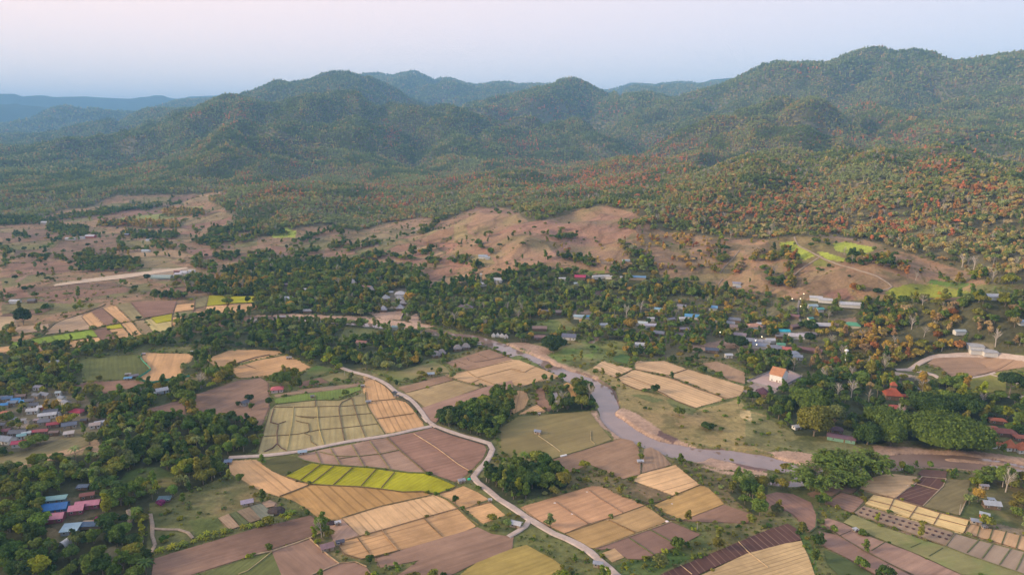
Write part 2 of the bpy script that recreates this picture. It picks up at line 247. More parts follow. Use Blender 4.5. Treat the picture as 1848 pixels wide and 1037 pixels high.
# code, polygon, colour, style, stripe direction (two points), spacing m, words
FIELDS = [
 ('b1',[(-195,215),(0,205),(40,235),(110,285),(200,325),(270,355),(385,385),(170,470),(100,450),(0,410),(-100,350),(-190,300)],TAN,'line',((0,250),(100,330)),4.2,'harvested field'),
 ('b1',[(395,388),(182,470),(270,500),(350,545),(420,600),(480,645),(620,625),(900,540),(1270,460),(1200,440),(1050,440),(880,415),(700,400),(560,395)],GOLD,'line',((420,400),(620,590)),5.0,'wide golden stubble field'),
 ('b1',[(622,627),(900,545),(1290,463),(1370,490),(1455,555),(1200,625),(910,712),(750,750)],LTAN,'line',((720,600),(830,720)),3.7,'pale stubble field'),
 ('b1',[(1455,560),(1590,685),(1450,740),(1040,855),(760,920),(640,885),(600,830),(640,790),(910,716),(1200,629)],TAN,'line',((1000,830),(1560,672)),3.3,'pale stubble field'),
 ('b1',[(505,660),(620,632),(742,748),(640,783),(560,790),(540,740)],(0.4,0.25,0.17),'soil',None,3,'bare patch'),
 ('b1',[(210,325),(400,232),(560,250),(700,258),(860,270),(1000,292),(1210,305),(1330,345),(1440,395),(1300,450),(1200,430),(1060,435),(900,412),(750,398),(560,390),(400,380),(320,358)],RICE,'crop',((400,300),(500,250)),2.5,'rice paddies'),
 ('b1',[(1315,455),(1400,430),(1500,395),(1600,440),(1680,490),(1500,558),(1455,545),(1380,490)],TAN,'rough',((1400,470),(1600,400)),1.6,'stubble'),
 ('b1',[(1510,560),(1690,512),(1800,605),(1640,665)],TAN,'rough',((1510,560),(1690,512)),1.6,'stubble'),
 ('b1',[(290,185),(440,140),(820,70),(945,45),(1030,130),(1110,200),(1230,300),(1100,298),(950,270),(700,250),(480,238),(350,213)],(0.34,0.22,0.15),'soil',((290,185),(820,70)),3,'fallow plots'),
 ('b1',[(950,45),(1290,-22),(1450,18),(1640,90),(1665,130),(1640,190),(1520,315),(1440,363),(1340,330),(1230,292),(1110,193),(1030,125)],(0.33,0.19,0.13),'soft',((1200,60),(1640,-40)),3.6,'ploughed field'),
 ('b1',[(50,215),(180,175),(290,185),(380,232),(205,320),(110,280)],(0.13,0.125,0.045),'soft',((110,280),(290,190)),5,'weedy corner'),
 ('m1',[(30,880),(15,860),(60,700),(100,550),(140,520),(280,505),(430,490),(600,490),(690,470),(785,437),(800,520),(860,620),(930,730),(640,783),(400,828),(200,858)],PALE,'crop',((270,540),(220,850)),4,'field of pale straw'),
 ('m1',[(795,325),(860,345),(930,385),(980,430),(1010,480),(800,498),(793,430)],TAN,'line',((810,370),(835,480)),3.8,'stubble'),
 ('m1',[(803,503),(1010,482),(1080,500),(1130,550),(1200,640),(1213,675),(935,727),(860,622),(806,530)],TAN,'line',((900,520),(990,700)),3.9,'stubble'),
 ('m1',[(130,480),(400,435),(755,392),(755,415),(640,460),(430,488),(140,508)],(0.17,0.23,0.05),'crop',((400,450),(400,490)),2,'maize'),
 ('m1',[(320,312),(430,235),(560,265),(460,308),(330,350)],GRN,'grass',None,2,'meadow'),
 ('m1',[(470,325),(600,280),(740,325),(530,355)],GRN,'grass',None,2,'meadow'),
 ('m1',[(130,450),(400,400),(760,365),(755,384),(400,430),(140,463)],(0.28,0.19,0.12),'soil',((130,450),(400,400)),2.5,'strip'),
 ('m1',[(310,360),(460,325),(520,355),(400,380),(310,400)],DBR,'soil',None,3,'plot'),
 ('f',[(372,648),(412,633),(462,631),(505,634),(510,637),(460,648),(420,658),(390,662)],TAN,'soft',((372,648),(460,640)),4,'stubble'),
 ('f',[(420,665),(462,651),(505,643),(515,642),(560,662),(540,672),(490,677),(430,682),(422,672)],TAN,'soft',((420,665),(500,648)),4,'stubble'),
 ('m0',[(1025,165),(1060,147),(1230,152),(1400,155),(1380,200),(1300,250),(1310,310),(1180,343),(1100,356),(1005,335),(1090,270),(1060,220)],TAN,'line',((1110,160),(1050,330)),7.5,'stubble'),
 ('m0',[(570,200),(1000,155),(1013,190),(1078,265),(975,335),(850,340),(620,350)],(0.135,0.15,0.045),'crop',((800,200),(800,320)),3.5,'green crop'),
 ('m0',[(495,395),(620,365),(850,348),(970,345),(1075,375),(720,445),(690,430)],DBR,'soil',((500,395),(900,350)),3,'bare plot'),
 ('f',[(352,712),(390,700),(425,688),(470,682),(483,690),(485,735),(470,770),(420,755),(352,750)],(0.26,0.165,0.11),'soil',((352,750),(480,700)),4,'bare field'),
 ('m0',[(1010,570),(1290,490),(1330,500),(1335,605),(1180,607),(1100,592)],(0.28,0.175,0.12),'soil',((1010,570),(1290,490)),4,'bare plot'),
 ('m0',[(-80,915),(0,900),(300,820),(540,735),(640,770),(640,810),(520,850),(300,930),(120,980),(0,985),(-80,990)],(0.25,0.21,0.1),'crop',((0,940),(400,800)),4,'mown terrace'),
 ('m0',[(100,975),(350,880),(500,838),(540,850),(625,830),(540,868),(300,938)],(0.42,0.28,0.16),'soft',((350,880),(380,930)),2.5,'tilled terrace'),
 ('f',[(278,1008),(330,992),(462,953),(560,930),(577,945),(570,955),(560,968),(462,1000),(360,1032),(320,1045),(270,1060)],(0.23,0.14,0.097),'soil',((330,1000),(560,935)),2.5,'ploughed field'),
 ('f',[(330,1048),(462,1003),(490,997),(500,1010),(540,1060),(340,1070)],(0.14,0.155,0.05),'soft',((400,1040),(440,1010)),2.2,'green crop'),
 ('b1',[(115,870),(390,780),(600,955),(410,1036),(300,1080),(200,1080)],(0.32,0.2,0.135),'soil',((390,780),(600,955)),5,'ploughed field'),
 ('b1',[(430,1040),(612,952),(720,950),(800,985),(870,1080),(500,1110)],(0.31,0.19,0.13),'soil',((430,1040),(612,952)),5,'ploughed field'),
 ('b1',[(870,922),(1040,860),(1600,692),(1700,740),(1860,762),(1848,850),(1600,945),(1400,1040),(960,1080),(1180,930),(900,985)],MAUVE,'rough',((1040,860),(1600,692)),5,'rough fallow'),
 ('f',[(800,1060),(860,1015),(924,990),(950,983),(1000,1010),(1015,1022),(985,1060)],(0.42,0.31,0.09),'rough',((860,1015),(950,985)),3,'yellow straw'),
 ('b2',[(70,545),(290,480),(580,395),(640,400),(760,460),(957,535),(780,598),(550,668),(378,735),(200,648)],FTAN,'soft',((120,560),(600,405)),3.6,'stubble'),
 ('b2',[(382,738),(680,637),(888,735),(590,845),(560,840)],(0.45,0.285,0.115),'rough',((382,738),(680,637)),5,'golden stubble'),
 ('b2',[(692,635),(960,537),(1040,590),(1120,650),(892,733),(760,665)],(0.53,0.34,0.15),'soft',((692,635),(960,537)),3.6,'golden stubble'),
 ('b2',[(600,852),(990,712),(1150,657),(1360,745),(1200,830),(930,925),(830,920),(730,850)],(0.265,0.16,0.115),'soil',((600,852),(990,712)),5,'tilled plots'),
 ('b2',[(650,880),(740,845),(810,910),(720,945)],(0.44,0.29,0.15),'rough',((650,880),(740,850)),3,'stubble'),
 ('b2',[(880,360),(930,310),(1180,245),(1260,310),(1355,385),(1165,465),(1080,430)],LTAN,'line',((950,372),(1260,285)),3.6,'pale stubble'),
 ('b2',[(1027,535),(1165,469),(1360,391),(1420,412),(1530,525),(1230,640),(1130,600)],(0.51,0.32,0.12),'soft',((1027,535),(1360,420)),3.6,'golden stubble'),
 ('b2',[(1237,642),(1535,530),(1740,605),(1700,663),(1340,653)],(0.26,0.155,0.101),'soil',((1237,642),(1535,530)),4,'bare field'),
 ('b2',[(265,217),(630,92),(790,50),(870,70),(915,120),(928,310),(800,345),(720,310),(640,270),(560,240),(400,302),(320,290)],(0.31,0.195,0.118),'soil',((265,217),(630,92)),4,'bare field'),
 ('b2',[(952,130),(1000,115),(1070,150),(1150,240),(940,300),(945,200)],(0.33,0.22,0.14),'soft',((1000,130),(1030,280)),3,'bare plot'),
 ('f',[(903,772),(935,752),(1064,742),(1075,758),(1104,793),(1044,815),(989,830),(940,840),(905,812)],(0.22,0.205,0.065),'grass',((903,790),(1064,750)),8,'meadow'),
 ('m2',[(5,590),(-4,480),(40,420),(100,425),(120,480),(90,545),(10,588)],TAN,'line',((40,470),(20,560)),3,'stubble'),
 ('m2',[(50,590),(180,520),(245,568)],TAN,'line',((50,590),(180,540)),3,'stubble'),
 ('m2',[(180,402),(230,402),(240,480),(320,530),(260,563),(185,515),(180,480)],BRN,'soil',None,3,'bare plot'),
 ('m2',[(370,375),(400,360),(460,400),(465,490),(435,500),(425,440)],GOLD,'soft',((420,380),(450,480)),3,'golden plot'),
 ('m1',[(1370,217),(1460,190),(1680,121),(1848,190),(1854,203),(1540,273),(1450,253)],(0.33,0.205,0.126),'soil',((1370,217),(1680,121)),4,'bare plots'),
 ('f',[(803,678),(847,669),(924,649),(937,650),(1010,679),(985,683),(944,697),(924,690),(892,699),(855,693)],(0.6,0.39,0.2),'soft',((803,678),(924,650)),4.5,'golden stubble'),
 ('m1',[(1080,440),(1170,418),(1430,346),(1620,400),(1220,540),(1170,500)],(0.46,0.33,0.16),'rough',((1170,440),(1430,350)),3,'patchy straw'),
 ('m1',[(1195,545),(1630,402),(1848,345),(1852,400),(1760,440),(1560,525),(1330,600),(1300,650),(1260,640)],(0.31,0.19,0.135),'soil',((1195,545),(1630,402)),5,'bare field'),
 ('m1',[(1030,395),(1360,316),(1425,342),(1170,413),(1080,435)],(0.32,0.2,0.122),'soft',((1040,405),(1360,316)),4,'bare field'),
 ('m1',[(940,300),(1290,210),(1370,250),(1400,290),(1240,300),(1060,360),(990,340)],(0.14,0.21,0.04),'grass',None,3,'bright lawn'),
 ('m2',[(582,255),(650,209),(868,265),(740,323)],(0.62,0.42,0.23),'line',((582,255),(740,323)),4,'stubble'),
 ('m2',[(762,330),(880,272),(1140,332),(1370,422),(1548,480),(1330,543),(1180,490),(1000,403),(920,413),(800,360)],(0.6,0.4,0.21),'line',((900,330),(1100,400)),4,'stubble'),
 ('m2',[(900,215),(1100,206),(1258,265),(1130,308),(890,263)],(0.58,0.385,0.21),'line',((900,240),(1100,290)),4,'stubble'),
 ('m2',[(1133,315),(1270,267),(1450,320),(1690,395),(1640,460),(1552,478),(1340,388)],(0.61,0.41,0.22),'line',((1270,290),(1500,370)),4,'stubble'),
 ('m2',[(1370,225),(1480,210),(1680,290),(1680,370),(1560,340)],(0.33,0.215,0.126),'soil',None,4,'bare plot'),
 ('m2',[(725,185),(790,155),(855,175),(830,225),(740,205)],(0.1,0.17,0.045),'crop',((725,185),(830,225)),2,'vegetable square'),
 ('b3',[(-20,462),(60,440),(180,455),(310,515),(345,600),(350,680),(300,730),(180,600),(120,570),(0,550)],(0.29,0.17,0.12),'soft',((60,450),(330,620)),3,'ploughed field'),
 ('b3',[(655,415),(740,340),(780,328),(870,307),(1075,330),(1060,370),(908,485)],(0.55,0.365,0.19),'soft',((655,415),(1000,400)),3.4,'stubble'),
 ('b3',[(922,480),(1060,387),(1228,430),(1112,543)],DARK,'pale',((922,480),(1112,420)),2.6,'dark tilled plot'),
 ('b3',[(1062,380),(1112,332),(1280,345),(1240,425)],(0.115,0.06,0.046),'pale',((1100,390),(1150,335)),4.5,'dark tilled plot'),
 ('b3',[(1082,300),(1120,275),(1290,290),(1285,340),(1112,328)],(0.15,0.085,0.063),'soft',((1082,300),(1290,300)),3,'dark tilled plot'),
 ('b3',[(1117,545),(1232,430),(1290,348),(1460,352),(1440,480),(1378,608)],(0.22,0.18,0.084),'rough',((1117,545),(1380,440)),3,'weedy field'),
 ('b3',[(415,520),(530,442),(700,495),(612,590)],(0.3,0.185,0.13),'soft',((415,520),(600,580)),3,'bare plot'),
 ('b3',[(280,450),(480,395),(645,420),(600,455),(520,435),(400,500)],(0.31,0.2,0.135),'soil',None,3,'bare plot'),
 ('b3',[(700,525),(760,460),(905,488),(1080,540),(1240,590),(1450,642),(1410,738),(1195,675),(1020,627)],(0.66,0.48,0.21),'rough',((760,480),(1400,660)),2.2,'golden plots'),
 ('b3',[(615,590),(690,540),(1000,635),(1340,735),(1280,830),(900,692)],(0.37,0.26,0.168),'soft',((690,600),(740,560)),4.4,'pale plots'),
 ('b3',[(1422,735),(1460,672),(1848,760),(1960,790),(1940,890),(1848,862)],(0.52,0.335,0.18),'line',((1560,760),(1610,690)),4.6,'golden strips'),
 ('b3',[(1292,830),(1350,742),(1520,790),(1848,872),(2000,930),(1960,1060),(1800,1020),(1430,890)],GREY,'soft',((1430,880),(1520,800)),9,'grey fallow plots'),
 ('b3',[(545,660),(612,602),(820,690),(1285,838),(1430,895),(1848,1040),(1900,1060),(1400,1036),(1150,920),(1000,858),(740,750)],(0.23,0.215,0.085),'grass',None,4,'grassy strip'),
 ('b3',[(382,650),(430,630),(540,665),(740,765),(1030,873),(1400,1040),(1060,1040),(870,950),(680,850),(500,740)],(0.335,0.21,0.15),'soft',((800,850),(900,800)),4,'long brown field'),
 ('b3',[(362,722),(510,752),(680,862),(870,962),(1050,1050),(800,1050),(560,910),(400,830)],(0.325,0.2,0.145),'soil',((560,910),(680,862)),5,'long brown field'),
 ('b3',[(405,860),(560,920),(790,1060),(520,1060),(430,960)],(0.1,0.13,0.045),'grass',None,3,'dark green strip'),
 ('f',[(1262,1040),(1366,990),(1446,976),(1458,1003),(1475,1050),(1270,1060)],(0.56,0.39,0.19),'line',((1300,1030),(1450,985)),2.2,'straw field'),
 ('f',[(1180,1042),(1386,956),(1421,945),(1436,953),(1446,974),(1386,989),(1345,1000),(1262,1036),(1240,1060)],DARK,'pale',((1300,1000),(1330,1030)),3.3,'dark ploughed field'),
 ('m3',[(1150,225),(1200,185),(1300,175),(1450,172),(1848,197),(1990,215),(1980,260),(1848,252),(1640,285),(1380,338),(1320,320),(1240,250)],(0.37,0.245,0.16),'rough',((1200,260),(1640,220)),7,'dry field'),
 ('m3',[(1400,347),(1640,292),(1680,282),(1720,320),(1720,420),(1560,440),(1430,400)],(0.24,0.235,0.055),'grass',None,4,'yellow green meadow'),
 # plain to the west
 ('u0',[(85,872),(680,782),(710,830),(95,908)],(0.2,0.28,0.03),'line',((200,870),(215,890)),9,'green paddies'),
 ('u0',[(130,918),(390,880),(400,925),(200,942)],FTAN,'soft',((130,918),(390,880)),5,'stubble'),
 ('u0',[(480,872),(565,862),(590,905),(510,910)],TAN,'soft',((480,872),(565,862)),5,'stubble'),
 ('u0',[(577,858),(720,838),(750,885),(592,906)],TAN,'line',((600,860),(615,900)),7,'stubble'),
 ('u0',[(325,815),(420,720),(588,675),(658,775)],(0.43,0.3,0.18),'soft',((420,720),(588,675)),6,'straw field'),
 ('u0',[(595,690),(655,658),(748,750),(667,773)],TAN,'line',((620,690),(700,765)),6,'stubble'),
 ('u0',[(660,650),(738,625),(848,733),(760,748)],DBR,'soil',None,5,'bare plot'),
 ('u0',[(742,625),(830,612),(940,718),(872,730)],TAN,'line',((780,620),(900,725)),6,'stubble'),
 ('u0',[(832,600),(940,585),(1038,700),(960,715)],(0.32,0.26,0.12),'soft',((832,600),(960,715)),5,'olive field'),
 ('u0',[(950,583),(1275,570),(1245,663),(1050,693)],(0.27,0.155,0.105),'rough',((1000,620),(1200,610)),7,'red brown field'),
 ('u0',[(762,758),(870,738),(883,766),(790,778)],RICE,'crop',None,4,'rice'),
 ('u0',[(1092,695),(1240,667),(1238,715),(1130,735)],(0.42,0.39,0.02),'crop',None,4,'rice'),
 ('u0',[(680,785),(755,767),(860,860),(750,885)],DBR,'soil',None,4,'bare plot'),
 ('u0',[(790,782),(885,770),(963,850),(880,860)],TAN,'soft',None,4,'stubble'),
 ('u0',[(877,738),(948,722),(1028,820),(965,845)],TAN,'line',((900,735),(980,830)),6,'stubble'),
 ('u0',[(960,722),(1040,712),(1110,805),(1050,818)],(0.33,0.24,0.126),'soft',None,4,'fallow'),
 ('u0',[(1050,712),(1090,702),(1130,738),(1240,720),(1240,770),(1112,808)],(0.46,0.37,0.15),'soft',((1060,720),(1120,790)),6,'yellow stubble'),
 ('u0',[(1275,602),(1400,590),(1400,635),(1258,655)],TAN,'soft',None,5,'stubble'),
 ('u0',[(1412,560),(1505,540),(1483,610),(1410,625)],OLV,'soft',None,5,'olive plot'),
 ('u0',[(1508,535),(1658,540),(1643,597),(1490,612)],RICE,'crop',None,5,'rice'),
 ('u0',[(1668,540),(1835,540),(1835,583),(1655,593)],RICE,'crop',None,5,'rice'),
 ('u0',[(1487,615),(1643,602),(1620,655),(1475,675)],TAN,'soft',None,5,'stubble'),
 ('u0',[(1655,598),(1848,590),(1848,620),(1720,670),(1628,660)],TAN,'soft',None,5,'stubble'),
 ('u0',[(1258,660),(1390,640),(1380,680),(1250,685)],OLV,'soft',None,5,'olive plot'),
 ('u0',[(1250,692),(1340,690),(1280,745),(1245,750)],TAN,'soft',None,5,'stubble'),
 ('u0',[(1402,655),(1475,650),(1465,690),(1390,690)],TAN,'soft',None,5,'stubble'),
 ('u0',[(-80,692),(100,685),(112,745),(60,780),(-80,815)],(0.44,0.32,0.18),'soft',None,6,'straw plot'),
 ('u0',[(97,790),(120,762),(350,740),(350,770),(240,800),(130,810)],(0.44,0.3,0.18),'soft',None,6,'straw plot'),
 ('u0',[(60,852),(80,832),(230,812),(240,830),(90,862)],TAN,'soft',None,6,'stubble'),
 ('u0',[(-60,912),(80,900),(80,938),(-60,955)],TAN,'soft',None,6,'stubble'),
 # vegetable beds south of the wood
 ('b0',[(1575,630),(1650,600),(1730,690),(1660,715)],(0.33,0.23,0.143),'soft',((1600,625),(1690,700)),1.5,'vegetable bed'),
 ('b0',[(1655,600),(1705,582),(1800,665),(1735,688)],(0.13,0.15,0.06),'crop',((1680,600),(1760,680)),1.5,'vegetable bed'),
 ('b0',[(1710,580),(1800,550),(1860,600),(1880,640),(1805,664)],(0.27,0.2,0.126),'soft',((1750,580),(1830,650)),1.5,'vegetable bed'),
 ('b0',[(1805,548),(1880,520),(1980,600),(1975,615),(1885,640)],(0.17,0.18,0.13),'pale',((1820,550),(1900,620)),1.8,'netted beds'),
 ('b1',[(40,520),(100,500),(145,520),(130,545),(75,555)],(0.4,0.27,0.18),'soil',None,3,'bare patch'),
]
# bunds, cracks and drains drawn on the fields: code, polyline, width m, colour
BUND=(.17,.12,.065); GBUND=(.11,.13,.045)
LINES = [
 ('b1',[(465,243),(320,355)],.9,BUND),('b1',[(560,255),(405,375)],.9,BUND),('b1',[(700,262),(558,388)],1,BUND),('b1',[(870,272),(760,395)],1,BUND),('b1',[(1000,298),(905,410)],1,BUND),
 ('b1',[(170,472),(280,430),(385,388)],1.4,BUND),('b1',[(205,325),(320,362),(400,384),(560,394),(750,402),(900,418),(1060,440),(1200,436),(1300,456),(1400,430),(1445,398)],1.3,(.16,.12,.05)),
 ('b1',[(290,185),(350,215),(480,240),(700,254),(950,274),(1100,300),(1215,302),(1340,345),(1440,392)],1.5,GBUND),
 ('b1',[(430,142),(470,236)],1.2,OLV),('b1',[(535,122),(610,246)],1.2,OLV),('b1',[(690,95),(780,255)],1.2,OLV),('b1',[(820,72),(900,180),(965,272)],1.2,OLV),('b1',[(460,150),(590,180),(760,180),(900,165),(1040,135)],1.1,OLV),('b1',[(600,200),(720,182)],1,OLV),
 ('b1',[(945,47),(1030,130),(1110,200),(1225,300)],1.6,(.17,.13,.06)),
 ('b1',[(1140,20),(1300,120),(1460,240),(1545,290)],.8,(.48,.33,.2)),
 ('b1',[(730,765),(820,885)],.8,BUND),('b1',[(908,712),(965,790),(1025,858)],1.5,(.33,.21,.11)),('b1',[(1210,628),(1270,690),(1345,762)],.9,BUND),
 ('b1',[(620,628),(900,543),(1270,462)],.7,(.25,.19,.09)),('b1',[(640,788),(910,714),(1210,627),(1455,558)],.9,(.34,.22,.12)),
 ('b1',[(1300,458),(1380,495),(1455,548),(1530,625),(1610,680)],2.2,(.14,.13,.05)),('b1',[(1500,560),(1690,513)],.9,(.3,.2,.1)),
 ('b1',[(600,835),(640,890),(760,925),(870,905),(1040,860)],1.0,BUND),
 ('b1',[(-60,905),(120,865),(390,772),(500,715)],1.6,(.45,.33,.2)),('b1',[(400,1040),(600,957)],1.2,(.45,.32,.2)),('b1',[(390,778),(600,955),(720,945),(800,980)],1.2,(.38,.26,.15)),
 ('b1',[(-130,1036),(-60,1010),(115,872)],.8,(.4,.32,.15)),
 ('m1',[(430,455),(428,535)],1,BUND),('m1',[(130,540),(280,540),(430,536),(600,533),(610,535),(805,520)],.8,BUND),
 ('m1',[(690,472),(620,505),(600,535),(605,600),(640,783)],1.6,BUND),('m1',[(690,472),(705,520),(740,630),(790,756)],1.2,BUND),
 ('m1',[(270,540),(262,640),(222,855)],.9,(.48,.38,.14)),('m1',[(440,537),(455,690),(490,810)],.9,(.48,.38,.14)),
 ('m1',[(60,750),(300,735),(450,705),(620,690),(760,675),(880,660)],.6,BUND),('m1',[(300,605),(450,612),(610,603),(830,585)],.6,BUND),
 ('m1',[(130,550),(118,590),(108,650),(160,662),(150,730),(155,800),(120,835),(60,862)],1.5,(.15,.09,.06)),('m1',[(155,805),(185,835),(222,852)],1.2,(.15,.09,.06)),('m1',[(215,642),(165,660)],1,(.15,.09,.06)),
 ('m1',[(290,637),(330,650),(378,655),(388,710),(350,730),(390,745),(398,790),(440,815)],.8,(.16,.12,.06)),('m1',[(285,600),(330,612),(420,620)],.7,(.16,.12,.06)),
 ('m1',[(790,430),(800,520),(862,625),(932,733)],1.5,(.12,.12,.05)),('m1',[(870,625),(1000,605),(1140,585)],.7,BUND),('m1',[(800,500),(1010,481)],.8,BUND),
 ('m1',[(1010,482),(1080,500),(1135,555),(1200,640),(1250,665)],1.6,(.10,.09,.05)),('m1',[(860,345),(930,385),(975,430),(1000,465)],1.6,(.10,.09,.05)),
 ('m1',[(100,555),(140,520),(280,505),(430,488),(600,490),(640,462),(755,418)],1.2,GBUND),('m1',[(15,860),(60,700),(100,552)],1.4,(.13,.11,.05)),
 ('m1',[(1370,310),(1540,274),(1848,205)],.9,(.3,.2,.1)),('m1',[(1525,280),(1600,330),(1720,375)],1,(.3,.2,.1)),('m1',[(1600,325),(1848,262)],.9,(.3,.2,.1)),('m1',[(1560,365),(1610,340)],.7,(.3,.2,.1)),
 ('m1',[(1430,200),(1470,215),(1520,235)],.8,(.2,.14,.1)),('m1',[(1590,150),(1680,190)],.8,(.2,.14,.1)),('m1',[(1520,180),(1580,215),(1848,165)],.7,(.2,.14,.1)),
 ('m2',[(0,270),(90,290),(130,265),(170,250)],.7,(.3,.2,.1)),('m2',[(60,275),(0,262)],.7,(.3,.2,.1)),
 ('b2',[(555,425),(640,490),(700,525),(800,590)],.9,(.26,.17,.11)),('b2',[(315,510),(430,590),(550,668)],.9,(.26,.17,.11)),('b2',[(685,635),(770,675),(890,730)],1,(.24,.15,.07)),('b2',[(690,635),(960,536)],.6,(.3,.2,.1)),
 ('b2',[(850,775),(940,835),(1020,890)],1,GBUND),('b2',[(995,712),(1100,770),(1200,832)],1,GBUND),('b2',[(380,740),(600,665),(690,632)],.6,(.3,.2,.1)),
 ('b2',[(1165,466),(1358,388)],.6,(.3,.2,.1)),('b2',[(600,850),(990,712),(1150,655)],.7,(.42,.30,.16)),
 ('b2',[(960,525),(1060,510),(1165,468)],1.1,(.16,.11,.07)),('b2',[(1035,560),(1070,600),(1140,635),(1230,645)],2.6,(.10,.085,.05)),
 ('b2',[(925,235),(925,305)],1.3,(.25,.18,.13)),('b2',[(262,212),(360,180),(500,140),(640,95),(730,70)],1,(.16,.16,.06)),
 ('b2',[(190,35),(250,75),(320,125),(350,150)],.8,(.4,.33,.2)),('b2',[(570,0),(570,70),(600,95)],.8,(.33,.27,.14)),
 ('b2',[(1635,800),(1700,870),(1848,985)],.8,(.5,.36,.2)),('b2',[(1215,968),(1300,1036)],.7,(.5,.36,.2)),
 ('b3',[(520,438),(615,460),(700,490),(755,460)],1.2,(.13,.11,.06)),('b3',[(740,335),(700,375),(655,418),(615,458)],1.2,(.13,.11,.06)),('b3',[(410,515),(520,438)],1.0,(.13,.11,.06)),
 ('b3',[(700,525),(615,590)],1,(.14,.13,.06)),('b3',[(760,460),(905,488),(1080,542),(1240,592),(1455,645)],1.1,(.2,.13,.08)),
 ('b3',[(720,495),(880,535),(1040,585),(1220,632),(1440,688)],.9,(.22,.14,.08)),('b3',[(910,488),(868,580)],1,(.2,.13,.08)),('b3',[(1078,542),(1020,627)],1,(.2,.13,.08)),('b3',[(1243,592),(1195,675)],1,(.2,.13,.08)),
 ('b3',[(1460,672),(1410,738)],1.3,(.13,.1,.05)),('b3',[(1530,690),(1505,770)],1.3,(.13,.13,.05)),('b3',[(1625,700),(1595,790)],1.3,(.13,.13,.05)),('b3',[(1720,725),(1685,820)],1.3,(.13,.13,.05)),('b3',[(1820,755),(1790,850)],1.3,(.13,.13,.05)),
 ('b3',[(1520,790),(1435,880)],1.3,(.14,.15,.06)),('b3',[(1620,820),(1545,920)],1.3,(.14,.15,.06)),('b3',[(1752,850),(1670,965)],1.3,(.14,.15,.06)),('b3',[(1848,885),(1790,1005)],1.3,(.14,.15,.06)),
 ('b3',[(1410,740),(1520,788),(1848,872),(1940,900)],1.2,(.14,.14,.06)),('b3',[(1280,832),(1430,892),(1848,1035)],1.1,(.14,.14,.06)),('b3',[(1350,740),(1280,832)],1.2,(.2,.17,.09)),
 ('b3',[(700,625),(900,693),(1285,830)],.8,(.2,.16,.1)),
 ('b3',[(1060,380),(1240,428)],.9,(.35,.25,.17)),('b3',[(1285,345),(1262,400),(1228,432),(1115,545)],1.2,(.38,.28,.18)),('b3',[(920,483),(1000,420),(1062,383),(1112,330)],1.2,(.38,.28,.18)),('b3',[(1112,330),(1285,345)],1,(.38,.28,.18)),
 ('b3',[(860,470),(908,486),(1112,545)],1.1,(.2,.14,.09)),('b3',[(1440,480),(1380,610)],1.2,(.4,.31,.19)),
 ('b3',[(370,705),(420,705),(510,755),(680,855),(870,955),(1060,1045)],1.1,(.15,.12,.07)),('b3',[(300,735),(345,695),(355,600),(330,560)],1.6,(.10,.12,.05)),
 ('b3',[(745,865),(840,805)],.8,(.14,.14,.06)),('b3',[(520,755),(600,720)],.8,(.2,.14,.09)),('b3',[(1030,840),(1100,810)],1,(.14,.15,.06)),('b3',[(1160,905),(1260,845)],1,(.14,.15,.06)),('b3',[(800,1010),(870,960)],.9,(.2,.14,.09)),
 ('m2',[(870,262),(1020,292),(1130,320),(1240,370),(1360,412),(1540,480)],2.2,(.19,.13,.08)),('m2',[(742,326),(800,305),(870,268)],1.2,(.2,.14,.08)),('m2',[(1135,308),(1265,265)],1,(.2,.14,.08)),('m2',[(830,315),(900,345),(1010,385),(1030,405)],.8,(.25,.17,.1)),
 ('m2',[(795,362),(870,400),(930,418),(1010,405),(1090,440),(1180,492),(1325,548)],2,(.17,.12,.07)),
 ('u0',[(300,820),(400,735),(560,675),(740,610),(760,595)],3.5,(.13,.11,.05)),('u0',[(325,818),(560,790),(680,772),(960,718),(1040,700),(1240,662)],1.6,(.14,.12,.06)),
 ('u0',[(590,690),(665,775),(750,885)],1.5,BUND),('u0',[(740,625),(870,735),(965,850)],1.5,BUND),('u0',[(1245,660),(1240,770)],2,BUND),('u0',[(1275,600),(1245,665)],1.5,BUND),('u0',[(1412,555),(1400,640),(1380,690)],1.5,BUND),('u0',[(1665,540),(1620,660)],1.8,BUND),('u0',[(1505,540),(1475,680)],1.6,BUND),('u0',[(1490,612),(1650,596),(1840,586)],1.5,BUND),('u0',[(1838,535),(1836,590)],1.8,BUND),('u0',[(1255,658),(1400,638)],1.5,BUND),
 ('u0',[(85,910),(400,870),(710,832)],2,(.15,.14,.05)),('u0',[(110,690),(105,730),(130,750),(97,788)],2.5,(.3,.22,.14)),('u0',[(350,742),(355,768),(300,800)],1.5,BUND),
 ('m0',[(1640,245),(1848,180),(1950,160)],3.5,(.13,.095,.06)),('m0',[(1760,230),(1848,262)],1,(.2,.14,.09)),
]
RIVER_TOP = cr('u1',[(-40,682),(0,680),(200,675),(380,680),(600,702),(750,718),(900,733),(1050,748),(1190,765),(1330,788),(1500,803),(1640,825),(1760,862)])+\
    cr('m2',[(0,95),(60,128),(130,150),(200,180),(270,200),(310,230),(360,245),(420,270),(500,290),(580,320),(640,350),(690,380),(730,420),(755,480),(770,535),(742,560),(750,590),(830,640),(900,690),(960,730),(1060,770),(1160,790),(1230,800),(1340,825),(1430,830),(1560,835),(1700,855),(1848,880)])+\
    cr('b3',[(120,200),(250,230),(380,215),(520,190),(640,180),(760,170),(850,163),(1000,155),(1200,150),(1400,160),(1600,185),(1848,230),(2050,270)])
